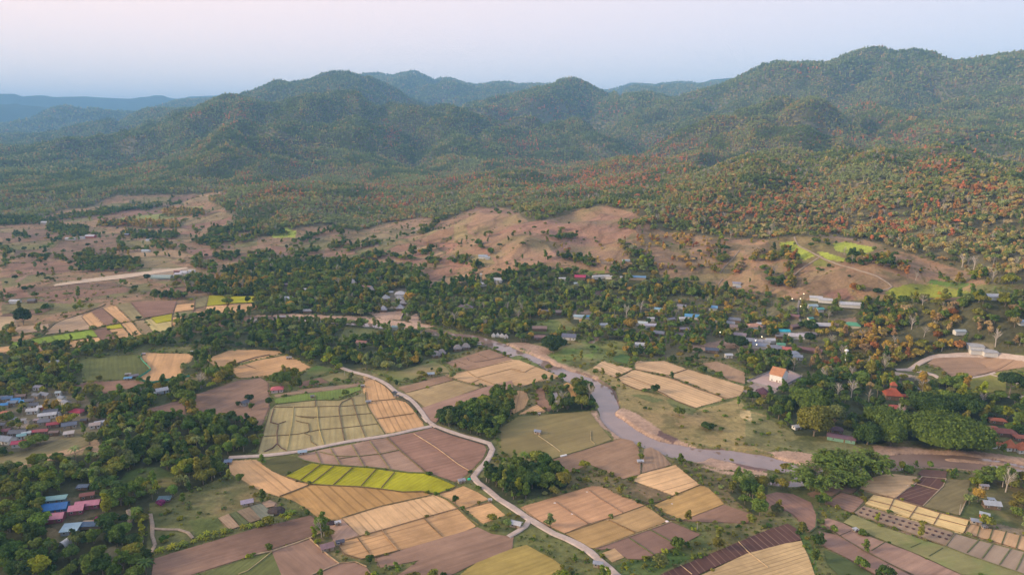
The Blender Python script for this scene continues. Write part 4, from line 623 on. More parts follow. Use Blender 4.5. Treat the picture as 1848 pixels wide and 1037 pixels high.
# wood lots and hedges on the open hills and plain: centre line, width in px, spacing, type
for code, pl, w, sp, ty in [
 ('f',[(178,383),(230,378),(290,371)],6,8,2),('f',[(181,408),(225,406),(290,408)],7,8,3),('f',[(296,386),(335,384),(369,386)],9,8,3),('f',[(-40,404),(60,400),(100,403)],9,8,7),('f',[(-20,440),(22,457)],7,9,2),('f',[(350,440),(390,436),(430,430)],9,8,2),('f',[(223,423),(280,424)],5,8,2),('f',[(100,395),(160,388),(200,384)],6,8,2),('f',[(0,470),(60,466),(130,474)],4,9,2),('f',[(150,455),(175,470),(170,490)],5,9,2),('f',[(420,440),(470,425),(520,420)],6,8,2),('f',[(60,515),(110,505),(170,505)],4,8,4),('f',[(280,500),(330,505),(345,520)],6,8,2),('f',[(640,470),(700,462),(740,470)],6,8,2),('f',[(860,440),(880,455),(900,470)],5,8,2),('f',[(980,470),(1040,465),(1080,480)],6,8,2),('f',[(0,545),(60,540),(130,548)],4,8,4),
 ('u0',[(545,300),(640,250),(700,300),(850,320),(1010,300)],16,7.5,7),('u0',[(560,350),(700,340),(850,335)],9,8,7),('u0',[(780,250),(900,215),(1080,205)],3.9,8,2),
 ('u0',[(350,40),(480,70),(640,75)],14,8,7),('u0',[(100,100),(210,110)],7,8,7),('u0',[(1100,170),(1260,190)],9.36,8,2),('u0',[(900,20),(1280,30)],9.36,8,3),('u0',[(960,110),(1130,120),(1280,110)],8,9,2),
 ('u0',[(1350,460),(1520,470)],24,7.5,2),('u0',[(1550,450),(1848,470)],20,7.2,3),('u0',[(1380,300),(1440,320),(1540,330),(1540,400)],10.92,8,2),('u0',[(1540,210),(1600,150)],7.8,8,2),('u0',[(1550,270),(1720,250)],12,8,7),('u0',[(1500,90),(1700,60),(1848,40)],10.92,8,2),
 ('u0',[(1100,545),(1340,545)],7,7,7),('u0',[(570,570),(830,560),(1060,520)],6,10,4),('u0',[(240,730),(380,690),(500,670),(620,650)],3.9,8,4),('u0',[(0,560),(110,520)],6,9,4),('u0',[(100,430),(240,350)],4,9,4),('u0',[(1160,520),(1230,460)],4,6,4),
 ('u0',[(870,900),(1100,860),(1300,810),(1560,700),(1848,640)],13,8,7),('u0',[(1260,770),(1400,700),(1660,680)],8,7.5,7),('u0',[(0,830),(60,870),(100,800)],6,9,2),('u0',[(200,800),(300,800)],3.9,8,2),
 ('u0',[(1620,380),(1750,390),(1848,370)],10.92,8,2),('u0',[(1760,350),(1848,250)],10.92,8,2),('u0',[(200,1000),(480,960),(740,930),(860,890)],15,9,2),('u0',[(1440,1036),(1560,900),(1640,880)],14,7.5,2),
 ('u1',[(280,150),(440,100),(560,60)],5.46,8,2),('u1',[(560,40),(620,110),(640,160),(500,205)],6.24,8,2),('u1',[(650,215),(760,180),(900,165)],5.46,8,2),('u1',[(1190,90),(1280,50),(1320,0)],6.24,8,2),('u1',[(1120,70),(1240,35)],2.4,7,2),
 ('u1',[(1110,230),(1180,240),(1270,215)],7.8,8,2),('u1',[(1230,290),(1310,300)],9.36,8,2),('u1',[(1400,290),(1500,290),(1600,350),(1560,410)],10.14,8,2),('u1',[(0,270),(140,260)],15,8,7),('u1',[(260,240),(450,220)],6,9,2),('u1',[(540,320),(700,330),(840,320)],8.58,8,2),('u1',[(0,330),(230,310),(500,370),(700,390)],16,8.5,2),
 ('u1',[(870,320),(1040,310)],6.24,8,2),('u1',[(900,360),(1100,350),(1220,350)],9,9,2),('u1',[(1330,180),(1450,170),(1520,135)],5,9,4),('u1',[(1380,240),(1420,190)],4.68,8,4),('u1',[(700,350),(830,345)],5,10,3),
 ('u2',[(240,110),(330,130),(450,110)],6.24,8,2),('u2',[(250,240),(350,190),(440,130)],6,9,4),('u2',[(430,270),(500,300),(560,300)],10.92,8,2),('u2',[(660,350),(750,370),(850,400),(780,450),(700,470)],10.14,8,2),('u2',[(830,240),(860,290)],10,8,8),('u2',[(700,330),(880,310)],10,8,8),
 ('u2',[(0,340),(90,345)],5.46,8,2),('u2',[(300,400),(420,390)],4.68,8,2),('u2',[(300,330),(520,330)],5,9,4),('u2',[(1500,170),(1520,300),(1460,370)],10,8,8),('u2',[(1690,240),(1660,330),(1600,390)],8,8,8),('u2',[(1760,240),(1848,330)],20,7.5,8),('u2',[(780,40),(1000,30),(1400,20),(1500,60),(1600,90)],14,7.5,1),('u2',[(1500,150),(1650,140)],4.68,8,2),
 ('u3',[(0,260),(150,240),(200,300),(140,380)],20,7.5,8),('u3',[(0,420),(150,450),(190,440)],20,7.5,8),('u3',[(300,150),(480,170)],6,9,8),('u3',[(560,300),(760,280),(900,330),(1100,400)],15,8,8),('u3',[(300,380),(480,340)],8,10,4),('u3',[(1480,420),(1700,440),(1848,430)],10.92,8,2),('u3',[(590,450),(660,480),(720,510)],8.58,8,4),('u3',[(580,500),(700,520)],10,8,8),('u3',[(1150,440),(1480,440)],7,10,2),
 ('m1',[(60,270),(160,250),(290,310)],17.6,7,2),('m1',[(0,480),(110,460)],8,7,2),('m1',[(300,160),(440,180),(600,230)],12,7.5,2),('m1',[(850,290),(1050,260),(1260,200)],5.6,7,2),('m1',[(1400,150),(1560,120)],7.8,8,2),
 ('m2',[(80,180),(240,250)],5.76,5,4),('m2',[(250,380),(270,480),(330,500)],5.04,5,4),('m2',[(340,380),(360,470),(440,500)],4.32,5,4),('m2',[(1400,530),(1640,480)],6.4,7,4),('m2',[(520,240),(640,320),(760,400)],11.2,7,4),('m2',[(640,190),(740,150)],4.8,6,4),('m2',[(1380,260),(1560,320)],3.2,6,4),
 ('m0',[(720,470),(900,430),(1100,400)],14,7.5,4),('m0',[(860,540),(1000,520),(1270,450)],11.2,7,2),('m0',[(600,200),(800,150),(980,140)],6.4,7,4),
 ('m0',[(1050,120),(1400,130)],6,9,4),('m0',[(1380,470),(1380,600)],12.8,7,2),
 ('b0',[(1130,880),(1300,820),(1500,760),(1700,700),(1848,640)],9,3.4,9),('b1',[(-60,690),(100,630),(280,600)],8,3.4,9),('b1',[(0,480),(100,480)],8,7,4),('b1',[(100,560),(300,540),(380,600)],10,10,4),
 ('b1',[(410,760),(470,740),(520,780)],8.43,4,2),('b1',[(850,990),(980,970),(1190,930)],6.48,5,4),('b1',[(1450,370),(1600,400),(1700,520),(1848,590)],9.6,6,4),('b1',[(620,900),(760,950),(880,1030)],4.68,8,4),
 ('b2',[(0,610),(200,720),(400,850),(520,900)],20.8,6,4),('b2',[(700,0),(900,80),(1060,150)],6.48,5,4),('b2',[(800,20),(1100,150),(1300,230)],5.76,5,4),('b2',[(880,340),(930,320)],4.32,5,4),('b2',[(980,540),(1040,590)],5.76,5,4),
 ('b3',[(320,480),(360,560),(400,600)],14,4.5,4),('b3',[(330,690),(340,780)],6.48,5,4),('b3',[(380,790),(420,950),(470,1036)],5.76,5,4),('b3',[(860,290),(1080,270)],5.76,5,4),('b3',[(1290,310),(1480,300)],5.6,6,4),('b3',[(1480,330),(1440,480),(1390,600)],4.25,4,4),
 ]:
    q = cr(code, pl); Z('f', fatline(q, w*1.15), None, sp*.8, ty, 3)
# sand along the river
for code, poly in [('m2',[(742,556),(790,545),(900,590),(1000,650),(1060,700),(1230,790),(1340,822),(1200,815),(1060,775),(960,735),(830,645),(748,592)]),('m2',[(560,565),(600,570),(640,640),(700,690),(790,750),(740,770),(700,720),(620,660)]),
    ('b2',[(1310,210),(1400,195),(1460,175),(1560,210),(1700,250),(1848,300),(1840,320),(1700,300),(1500,270),(1340,225)]),('b3',[(0,150),(120,140),(250,150),(450,200),(240,228),(120,205)]),('b3',[(760,100),(1000,110),(1200,130),(1500,140),(1700,170),(1848,190),(2050,230),(2050,262),(1848,232),(1600,188),(1400,162),(1200,152),(1000,157),(780,165)]),
    ('b3',[(950,255),(1100,238),(1300,243),(1500,260),(1848,322),(1848,335),(1500,285),(1100,258)]),('u1',[(380,668),(800,692),(1000,712),(1300,755),(1190,770),(900,735),(600,705),(380,685)]),('u1',[(0,674),(250,666),(380,672),(380,682),(0,684)]),('u1',[(1080,700),(1160,660),(1190,720),(1190,770)]),
    ('u1',[(830,660),(1060,640),(1040,710),(900,700)]),('m2',[(100,130),(240,150),(330,215),(480,285),(420,272),(300,225),(180,170)]),('u2',[(-60,870),(120,870),(300,920),(250,960),(60,915)]),('m2',[(570,310),(610,320),(610,345),(580,335)]),
    ('b2',[(700,0),(780,20),(930,80),(920,110),(800,50),(740,45)]),('b2',[(1300,232),(1500,275),(1848,330),(1848,345),(1500,300)])]:
    q = cr(code, poly); Z('f', q, SAND, 0, 0, 5)
for poly in [cr('b2',[(1560,215),(1848,262),(1848,290),(1650,260)]), cr('m2',[(1060,700),(1200,770),(1160,790),(1060,740)]), cr('m2',[(740,560),(760,590),(830,640),(810,640),(750,600)])]: Z('f', poly, (.19,.12,.10), 0, 0, 5)
# temple and village yards, bare ground with no trees
for code, poly, c in [('m3',[(-180,420),(-80,340),(60,270),(110,265),(250,320),(120,385),(40,440),(-60,470)],(.30,.24,.21)),('b0',[(470,180),(600,170),(650,60),(560,45)],(.3,.22,.12)),('m0',[(640,770),(700,780),(780,900),(700,900),(620,820)],(.33,.23,.14)),
    ('u1',[(1000,480),(1100,480),(1100,600),(1060,620),(900,630),(880,600)],(.18,.15,.09)),('u2',[(440,640),(580,640),(560,700),(430,690)],(.25,.18,.12)),('u3',[(440,700),(640,690),(660,770),(520,760)],(.3,.2,.13)),('m0',[(60,620),(200,620),(180,680),(80,680)],(.40,.31,.22)),
    ('b0',[(290,470),(760,480),(760,600),(560,650),(560,750),(460,750),(330,660)],(.13,.11,.06)),('u0',[(1100,330),(1420,330),(1400,400),(1110,420)],(.38,.29,.19)),('m3',[(900,300),(1060,320),(1060,390),(920,390)],(.14,.13,.09)),('m3',[(1430,70),(1640,70),(1640,170),(1440,165)],(.2,.17,.1)),
    ('m2',[(1500,50),(1848,40),(1848,130),(1800,160),(1560,110)],(.22,.16,.11)),('m3',[(440,660),(620,720),(620,800),(440,760)],(.15,.15,.07)),('u2',[(1280,900),(1560,850),(1700,870),(1600,910),(1300,940)],(.3,.2,.14))]:
    Z(code, poly, c, 30, 5, 4)
# no trees on fields, water and roads
for f in FIELDS:
    r = fillpoly(cr(f[0], f[1])); s, m = r; SPC[s][m] = 0; COLR[s][m] = tuple(c*.9 for c in f[2]); CL[s][m] = 6
for w in WATERS+SANDBAR:
    s, m = fillpoly(w); SPC[s][m] = 0; CL[s][m] = 7
r = fillpoly(STRIP); SPC[r[0]][r[1]] = 0; COLR[r[0]][r[1]] = (.56,.44,.31)
WATERMASK = np.zeros((RH, RW), bool)
for w in WATERS:
    s, m = fillpoly(w); WATERMASK[s] |= m; COLR[s][m] = (.2,.13,.1)
for w in SANDBAR:
    s, m = fillpoly(w); WATERMASK[s] &= ~m; COLR[s][m] = SAND
for code, pl, w, lab in ROADS:
    q = cr(code, pl); ym = np.mean([a[1] for a in q]); X, Y, _z = unproj([a[0] for a in q], [a[1] for a in q])
    px_m = FPX/np.hypot(np.hypot(X, Y).mean(), CAMH)
    r = fillpoly(fatline(q, max(2.0, w*px_m*1.0)+2))
    if r: SPC[r[0]][r[1]] = 0

def look(arr, px, py):
    ix = np.clip(np.floor(px).astype(int)+RO, 0, RW-1); iy = np.clip(np.floor(py).astype(int), 0, RH-1)
    return arr[iy, ix]
# ------------------------------------------------------------------ helpers
def tag(o, label=None, cat=None, group=None, kind=None):
    if label: o['label'] = label
    if cat: o['category'] = cat
    if group: o['group'] = group
    if kind: o['kind'] = kind
    return o
def new_mesh(name, verts, faces):
    me = bpy.data.meshes.new(name); me.from_pydata(verts, [], faces); me.update(); return me
def link(name, me, parent=None, mat=None):
    o = bpy.data.objects.new(name, me); C.objects.link(o)
    if parent is not None: o.parent = parent
    if mat is not None: me.materials.append(mat)
    return o
def fast_mesh(name, V, F):                    # numpy arrays, F all quads or all tris
    me = bpy.data.meshes.new(name); k = F.shape[1]
    me.vertices.add(len(V)); me.vertices.foreach_set('co', V.astype(np.float32).ravel())
    me.loops.add(F.size); me.loops.foreach_set('vertex_index', F.astype(np.int32).ravel())
    me.polygons.add(len(F)); me.polygons.foreach_set('loop_start', np.arange(0, F.size, k, dtype=np.int32))
    me.update(calc_edges=True); me.validate(); return me

class NT:
    def __init__(s, name):
        s.m = bpy.data.materials.new(name); s.m.use_nodes = True; s.t = s.m.node_tree
        s.b = s.t.nodes['Principled BSDF']; s.b.inputs['Roughness'].default_value = .9
        s.b.inputs['Specular IOR Level'].default_value = .15
    def n(s, ty, **kw):
        x = s.t.nodes.new(ty)
        for k, v in kw.items(): setattr(x, k, v)
        return x
    def l(s, a, b): s.t.links.new(a, b)
    def val(s, sock, v):
        if hasattr(v, 'is_output') or isinstance(v, bpy.types.NodeSocket): s.l(v, sock)
        else: sock.default_value = v if not isinstance(v, tuple) or len(v) == 4 or sock.type == 'VECTOR' else (*v, 1)
    def math(s, op, a, b=None, clamp=False):
        x = s.n('ShaderNodeMath', operation=op); x.use_clamp = clamp; s.val(x.inputs[0], a)
        if b is not None: s.val(x.inputs[1], b)
        return x.outputs[0]
    def mix(s, f, a, b, mode='MIX'):
        x = s.n('ShaderNodeMix', data_type='RGBA', blend_type=mode); s.val(x.inputs[0], f); s.val(x.inputs[6], a); s.val(x.inputs[7], b); return x.outputs[2]
    def noise(s, vec, sc, det=4, rough=.6, dist=0):
        x = s.n('ShaderNodeTexNoise'); s.l(vec, x.inputs['Vector']); x.inputs['Scale'].default_value = sc; x.inputs['Detail'].default_value = det; x.inputs['Roughness'].default_value = rough; x.inputs['Distortion'].default_value = dist
        return x.outputs[0]
    def rng(s, v, a, b, c=0., d=1.):
        x = s.n('ShaderNodeMapRange'); s.l(v, x.inputs[0])
        for i, q in enumerate((a, b, c, d)): x.inputs[i+1].default_value = q
        return x.outputs[0]
    def scale(s, vec, v3):
        x = s.n('ShaderNodeMapping'); s.l(vec, x.inputs[0]); x.inputs['Scale'].default_value = v3; return x.outputs[0]

_mats = {}
def flat_mat(name, col, rough=.85, metal=0, var=.25, sc=.6, spec=.2):
    k = (name, col)
    if k in _mats: return _mats[k]
    t = NT(name); g = t.n('ShaderNodeTexCoord').outputs['Object']; n = t.noise(g, sc, 5)
    t.l(t.mix(t.rng(n, .3, .7), tuple(c*(1-var) for c in col), tuple(min(1, c*(1+var)) for c in col)), t.b.inputs['Base Color'])
    t.b.inputs['Roughness'].default_value = rough; t.b.inputs['Metallic'].default_value = metal; t.b.inputs['Specular IOR Level'].default_value = spec
    _mats[k] = t.m; return t.m
def roof_mat(col, metal):
    k = ('roof', col, metal)
    if k in _mats: return _mats[k]
    t = NT('metal_roofing' if metal else 'tile_roofing'); g = t.n('ShaderNodeTexCoord').outputs['Object']
    n = t.noise(g, .5, 6, .7); st = t.noise(t.scale(g, (2.5, .25, 1)), 1, 4, .6)
    c = t.mix(t.rng(n, .35, .75), tuple(x*.78 for x in col), tuple(min(1, x*1.12) for x in col))
    rust = tuple(.55*x+.45*y for x, y in zip(col, (.20, .12, .08)))
    t.l(t.mix(t.rng(st, .56, .75, 0, .65), c, rust), t.b.inputs['Base Color'])
    t.b.inputs['Roughness'].default_value = .42 if metal else .8; t.b.inputs['Specular IOR Level'].default_value = .5 if metal else .25
    w = t.n('ShaderNodeTexWave'); t.l(g, w.inputs['Vector']); w.inputs['Scale'].default_value = 1.3; w.inputs['Distortion'].default_value = .3
    bp = t.n('ShaderNodeBump'); bp.inputs['Strength'].default_value = .5; bp.inputs['Distance'].default_value = .08; t.l(w.outputs[1], bp.inputs['Height']); t.l(bp.outputs[0], t.b.inputs['Normal'])
    _mats[k] = t.m; return t.m

# ------------------------------------------------------------------ terrain: one sheet in rings of growing size about the viewpoint
ths = np.concatenate([np.radians(np.arange(-180, -47, 6.)), np.radians(np.linspace(-46, 46, 1050)), np.radians(np.arange(47.5, 180, 6.))])
ds = np.concatenate([[2, 30, 60, 90, 120, 150, 180, 210], np.exp(np.arange(math.log(225), math.log(1300), .0028)), np.exp(np.arange(math.log(1300), math.log(8000), .0058)), np.exp(np.arange(math.log(8000), math.log(36000), .018))])
TH, DD = np.meshgrid(ths, ds)
X = np.sin(TH)*DD; Y = np.cos(TH)*DD; Zt = H(X, Y)
px, py = to_px(X, Y, Zt); vis = (np.abs(TH) < math.radians(46)) & (Y > 50)
wob = np.clip(DD/700, .4, 2.2)
jx = (fbm(X/(22*wob), Y/(22*wob), 40, 3)-.5)*14; jy = (fbm(X/(22*wob), Y/(22*wob), 44, 3)-.5)*7
wat = look(WATERMASK, px, py).astype(np.float32)*vis
jx0 = (fbm(X/9, Y/9, 40, 2)-.5)*7; jy0 = (fbm(X/9, Y/9, 44, 2)-.5)*4
wat = look(WATERMASK, px+jx0*.7, py+jy0*.5).astype(np.float32)*vis
wb = wat.copy()
for _ in range(3):
    wb[1:-1, 1:-1] = (wb[1:-1, 1:-1]*2+wb[:-2, 1:-1]+wb[2:, 1:-1]+wb[1:-1, :-2]+wb[1:-1, 2:]+wb[:-2, :-2]+wb[2:, 2:]+wb[2:, :-2]+wb[:-2, 2:])/10
Zg = Zt-3.2*wb
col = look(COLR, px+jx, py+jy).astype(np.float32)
fieldm = look(CL, px, py)
sharp = (look(CL, px, py) >= 5)
col[sharp] = look(COLR, px+jx0, py+jy0)[sharp]
big = fbm(X/90, Y/90, 60, 4)[..., None]; mid = fbm(X/17, Y/17, 64, 3)[..., None]
col *= (.72+.56*big)*(.8+.4*mid)
gmix = np.clip((fbm(X/45, Y/45, 70, 4)-.52)*5, 0, 1)[..., None]*np.isin(look(CL, px+jx, py+jy), (0, 2))[..., None]
col = col*(1-.45*gmix)+.45*gmix*np.array([.16, .17, .06])
g0 = np.isin(look(CL, px+jx, py+jy), (0,))[..., None]
dryp = np.clip((fbm(X/30+9, Y/30, 71, 4)-.50)*6, 0, 1)[..., None]*g0; drk = np.clip((fbm(X/11, Y/11+5, 72, 3)-.54)*7, 0, 1)[..., None]*g0
col = col*(1-.5*dryp)+.5*dryp*np.array([.29, .20, .10]); col = col*(1-.45*drk)+.45*drk*np.array([.055, .075, .022])
# patchwork of small dry plots on the open ground
ca_, sa_ = math.cos(.5), math.sin(.5); qx = (X*ca_+Y*sa_)+(fbm(X/140, Y/140, 51, 3)-.5)*130; qy = (-X*sa_+Y*ca_)+(fbm(X/140, Y/140, 55, 3)-.5)*130
cxi = np.floor(qx/95); qy2 = qy+_h(cxi, cxi*0, 5)*60; cyi = np.floor(qy2/62); hsh = _h(cxi, cyi, 9); open_ = ((look(CL, px+jx, py+jy) == 2)[..., None]*np.where(px < 820, .82, .28)[..., None])*(col[..., :1] > col[..., 1:2]*1.02)
pal_ = np.array([(.31, .17, .11), (.20, .125, .08), (.27, .21, .10), (.37, .25, .13), (.19, .18, .065), (.25, .14, .09)]); pc = pal_[np.minimum((hsh*6).astype(int), 5)]
col = col*(1-open_)+pc*open_
ed = np.minimum(np.minimum(qx/95-cxi, 1-(qx/95-cxi))*95, np.minimum(qy2/62-cyi, 1-(qy2/62-cyi))*62); em = np.clip(1-ed/3.5, 0, 1)[..., None]*open_*1.1
col = col*(1-em)+em*np.array([.10, .105, .04])
gul = np.clip(1-np.abs(2*fbm(X/55, Y/55, 57, 3)-1)*9, 0, 1)[..., None]*(look(CL, px+jx, py+jy) == 2)[..., None]; col = col*(1-.35*gul)
col[~vis] = (.14, .13, .06)
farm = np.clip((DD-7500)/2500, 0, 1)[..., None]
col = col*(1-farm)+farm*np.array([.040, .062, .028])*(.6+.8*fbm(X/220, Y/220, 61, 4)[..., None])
nr, nc = TH.shape
V = np.stack([X, Y, Zg], -1).reshape(-1, 3)
ii = np.arange(nr-1)[:, None]*nc+np.arange(nc)[None, :]
nxt = np.arange(nr-1)[:, None]*nc+((np.arange(nc)+1) % nc)[None, :]
F = np.stack([ii, nxt, nxt+nc, ii+nc], -1).reshape(-1, 4)
me = fast_mesh('terrain', V, F)
at = me.color_attributes.new('cover', 'FLOAT_COLOR', 'POINT')
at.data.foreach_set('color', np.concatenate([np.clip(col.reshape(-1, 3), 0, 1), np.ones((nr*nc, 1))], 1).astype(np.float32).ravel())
me.polygons.foreach_set('use_smooth', np.ones(len(F), bool))
t = NT('ground_cover'); a = t.n('ShaderNodeVertexColor'); a.layer_name = 'cover'
g = t.n('ShaderNodeNewGeometry').outputs['Position']
n1 = t.noise(g, .35, 7, .75); n2 = t.noise(g, .045, 5, .65)
t.l(t.mix(1., t.mix(1., a.outputs[0], t.rng(n1, .25, .75, .55, 1.45), 'MULTIPLY'), t.rng(n2, .3, .7, .82, 1.18), 'MULTIPLY'), t.b.inputs['Base Color'])
bp = t.n('ShaderNodeBump'); bp.inputs['Strength'].default_value = .6; bp.inputs['Distance'].default_value = .8; t.l(n1, bp.inputs['Height']); t.l(bp.outputs[0], t.b.inputs['Normal'])
terrain = tag(link('terrain', me, mat=t.m), 'valley floor rising into forested mountains', kind='structure')

# ------------------------------------------------------------------ water
wm = (wb > .06).reshape(-1)
fm = wm[F].all(1)
used = np.unique(F[fm]); remap = np.full(nr*nc, -1); remap[used] = np.arange(len(used))
WV = V[used].copy(); WV[:, 2] = (Zt.reshape(-1)[used])-1.4
t = NT('river_water'); g = t.n('ShaderNodeNewGeometry').outputs['Position']
n = t.noise(g, .05, 4); t.l(t.mix(t.rng(n, .35, .7), (.23, .16, .13), (.31, .215, .17)), t.b.inputs['Base Color'])
t.b.inputs['Roughness'].default_value = .07; t.b.inputs['Specular IOR Level'].default_value = 1.0
bp = t.n('ShaderNodeBump'); bp.inputs['Strength'].default_value = .12; bp.inputs['Distance'].default_value = .15; t.l(t.noise(g, .8, 3), bp.inputs['Height']); t.l(bp.outputs[0], t.b.inputs['Normal'])
WATER_M = t.m
FW = remap[F[fm]]
# split the sheet into the river and each pond
wpx, wpy = to_px(WV[:, 0], WV[:, 1], WV[:, 2]); fx_ = wpx[FW].mean(1); fy_ = wpy[FW].mean(1); owner = np.zeros(len(FW), int)
for i, w in enumerate(WATERS[1:]):
    q = np.array(w); owner[(fx_ > q[:, 0].min()-6) & (fx_ < q[:, 0].max()+6) & (fy_ > q[:, 1].min()-5) & (fy_ < q[:, 1].max()+5)] = i+1
PONDN = ['broad brown river winding across the valley', 'narrow pool between the curved plots', 'upper village pond', 'lower village pond', 'small pond above the riverside meadow', 'small pond below the village dam', 'dark pool in the bare western plot', 'pale pool west of the straw field']
for i in range(len(WATERS)):
    fi = FW[owner == i]
    if not len(fi): continue
    u_ = np.unique(fi); rm = np.full(len(WV), -1); rm[u_] = np.arange(len(u_)); me = fast_mesh('river' if i == 0 else 'pond', WV[u_], rm[fi])
    me.polygons.foreach_set('use_smooth', np.ones(len(fi), bool)); tag(link('river' if i == 0 else 'pond', me, mat=WATER_M), PONDN[i], kind='structure')

# ------------------------------------------------------------------ fields
def field_mat(col, style, seed):
    t = NT('field_'+{'line': 'stubble', 'soil': 'soil', 'crop': 'crop', 'rough': 'straw', 'grass': 'turf', 'soft': 'rows', 'pale': 'furrows'}[style])
    uv = t.n('ShaderNodeUVMap').outputs[0]
    off = t.n('ShaderNodeMapping'); t.l(uv, off.inputs[0]); off.inputs['Location'].default_value = (seed*37.1 % 100, seed*91.7 % 100, 0); uv2 = off.outputs[0]
    big = t.noise(uv2, .028, 5, .6); mid = t.noise(uv2, .3, 5, .7)
    gr = t.noise(t.scale(uv2, (.12, 1.6, 1)), 1, 4, .7)       # long grain along the rows
    wide = t.noise(t.scale(uv2, (.012, .11, 1)), 1, 3, .6)
    c = t.mix(t.rng(big, .34, .68), tuple(x*.70 for x in col), tuple(min(1, x*1.26) for x in col))
    tone = (.22, .20, .07) if style in ('grass', 'soil', 'rough') else (.30, .24, .10)
    patch = t.math('MULTIPLY', t.rng(big, .52, .66), t.rng(mid, .35, .65), True)
    if style in ('soil', 'rough', 'soft', 'line', 'pale'): c = t.mix(t.math('MULTIPLY', patch, .32), c, tuple(.6*x+.4*y for x, y in zip(col, (.14, .15, .05))))
    if style == 'grass':
        c = t.mix(t.math('MULTIPLY', t.rng(t.noise(uv2, .018, 4), .45, .62), .8), c, (.33, .23, .12)); c = t.mix(t.math('MULTIPLY', t.rng(t.noise(uv2, .03, 4, .6, 1), .55, .66), .8), c, (.10, .21, .03))
    c = t.mix(1., c, t.rng(mid, .25, .75, .80, 1.2), 'MULTIPLY')
    c = t.mix(1., c, t.rng(gr, .3, .7, .86, 1.14), 'MULTIPLY'); c = t.mix(1., c, t.rng(wide, .35, .65, .90, 1.10), 'MULTIPLY')
    sep = t.n('ShaderNodeSeparateXYZ'); t.l(uv, sep.inputs[0]); v = sep.outputs[1]
    wobble = t.math('MULTIPLY', t.math('SUBTRACT', t.noise(t.scale(uv2, (.25, .25, 1)), .35, 3), .5), .42 if style != 'rough' else 1.2)
    vv = t.math('ADD', v, wobble); fr = t.math('ABSOLUTE', t.math('SUBTRACT', t.math('FRACT', vv), .5))
    brk = t.rng(t.noise(t.scale(uv2, (.03, .5, 1)), 1, 4), .40, .60)
    if style == 'line': c = t.mix(t.math('MULTIPLY', t.math('MULTIPLY', t.rng(fr, .17, .05), brk), .68), c, tuple(x*.42 for x in col))
    if style in ('soft', 'rough'): c = t.mix(t.math('MULTIPLY', t.math('MULTIPLY', t.rng(fr, .34, .05), brk), .34 if style == 'soft' else .30), c, tuple(x*.5 for x in col))
    if style == 'crop': c = t.mix(t.math('MULTIPLY', t.rng(fr, .3, .05), .22), c, tuple(x*.5 for x in col))
    if style == 'pale': c = t.mix(t.math('MULTIPLY', t.math('MULTIPLY', t.rng(fr, .11, .04), brk), .62), c, (.32, .21, .15))
    t.l(c, t.b.inputs['Base Color'])
    bp = t.n('ShaderNodeBump'); bp.inputs['Strength'].default_value = .7; bp.inputs['Distance'].default_value = .35; t.l(t.math('ADD', mid, t.math('MULTIPLY', fr, .5)), bp.inputs['Height']); t.l(bp.outputs[0], t.b.inputs['Normal'])
    return t.m
CNAME = {TAN: 'tan', LTAN: 'pale', GOLD: 'golden', FTAN: 'faded', BRN: 'brown', DBR: 'dark brown', DARK: 'dark', PALE: 'straw', RICE: 'yellow green', GRN: 'green', OLV: 'olive'}
for k, (code, poly, colr, style, dr, spc, words) in enumerate(FIELDS):
    q = cr(code, poly)
    # break long edges up a little so that no boundary is ruler-straight
    e = []
    for i in range(len(q)):
        a = q[i]; b = q[(i+1) % len(q)]; L = math.hypot(b[0]-a[0], b[1]-a[1]); n = max(1, int(L/14))
        for j in range(n):
            f = j/n; w = .55 if j else 0
            e.append((a[0]+(b[0]-a[0])*f+random.uniform(-w, w), a[1]+(b[1]-a[1])*f+random.uniform(-w, w)*.6))
    X_, Y_, Z_ = unproj([a[0] for a in e], [a[1] for a in e])
    if dr:
        dq = cr(code, dr); a, b, _ = unproj([p[0] for p in dq], [p[1] for p in dq]); ang = math.atan2(b[1]-b[0], a[1]-a[0])
    else: ang = random.uniform(0, 3)
    ox, oy = X_[0], Y_[0]; ca, sa = math.cos(ang), math.sin(ang)
    bm = bmesh.new(); vs = [bm.verts.new((x, y, 0)) for x, y in zip(X_, Y_)]
    for tri in tessellate_polygon([[Vector((x, y, 0)) for x, y in zip(X_, Y_)]]):
        a_, b_, c_ = [vs[i] for i in tri]
        if abs((b_.co-a_.co).cross(c_.co-a_.co).z) > 1e-4: bm.faces.new((a_, b_, c_))
    if Z_.max() > .05:
        for _ in range(2): bmesh.ops.subdivide_edges(bm, edges=[x for x in bm.edges if x.calc_length() > 9], cuts=1, use_grid_fill=True)
    if style in ('crop',) and len(vs) > 3: pass
    hgt = .10+.004*k
    bm.verts.ensure_lookup_table(); bm.normal_update(); co = np.array([v.co[:] for v in bm.verts]); hz = Hq(co[:, 0], co[:, 1]); extra = .12 if Z_.max() > .05 else 0
    for v, z in zip(bm.verts, hz): v.co.z = z+hgt+extra
    uvl = bm.loops.layers.uv.new('UVMap')
    for f in bm.faces:
        if f.normal.z < 0: f.normal_flip()
        for lp in f.loops:
            dx, dy = lp.vert.co.x-ox, lp.vert.co.y-oy
            lp[uvl].uv = (dx*ca+dy*sa)/spc, (-dx*sa+dy*ca)/spc
    me = bpy.data.meshes.new('field'); bm.to_mesh(me); bm.free()
    o = link('field', me, mat=field_mat(colr, style, k+1)); o.name = 'field'
    tag(o, f"{CNAME.get(colr, 'mottled')} {words}", kind='structure')

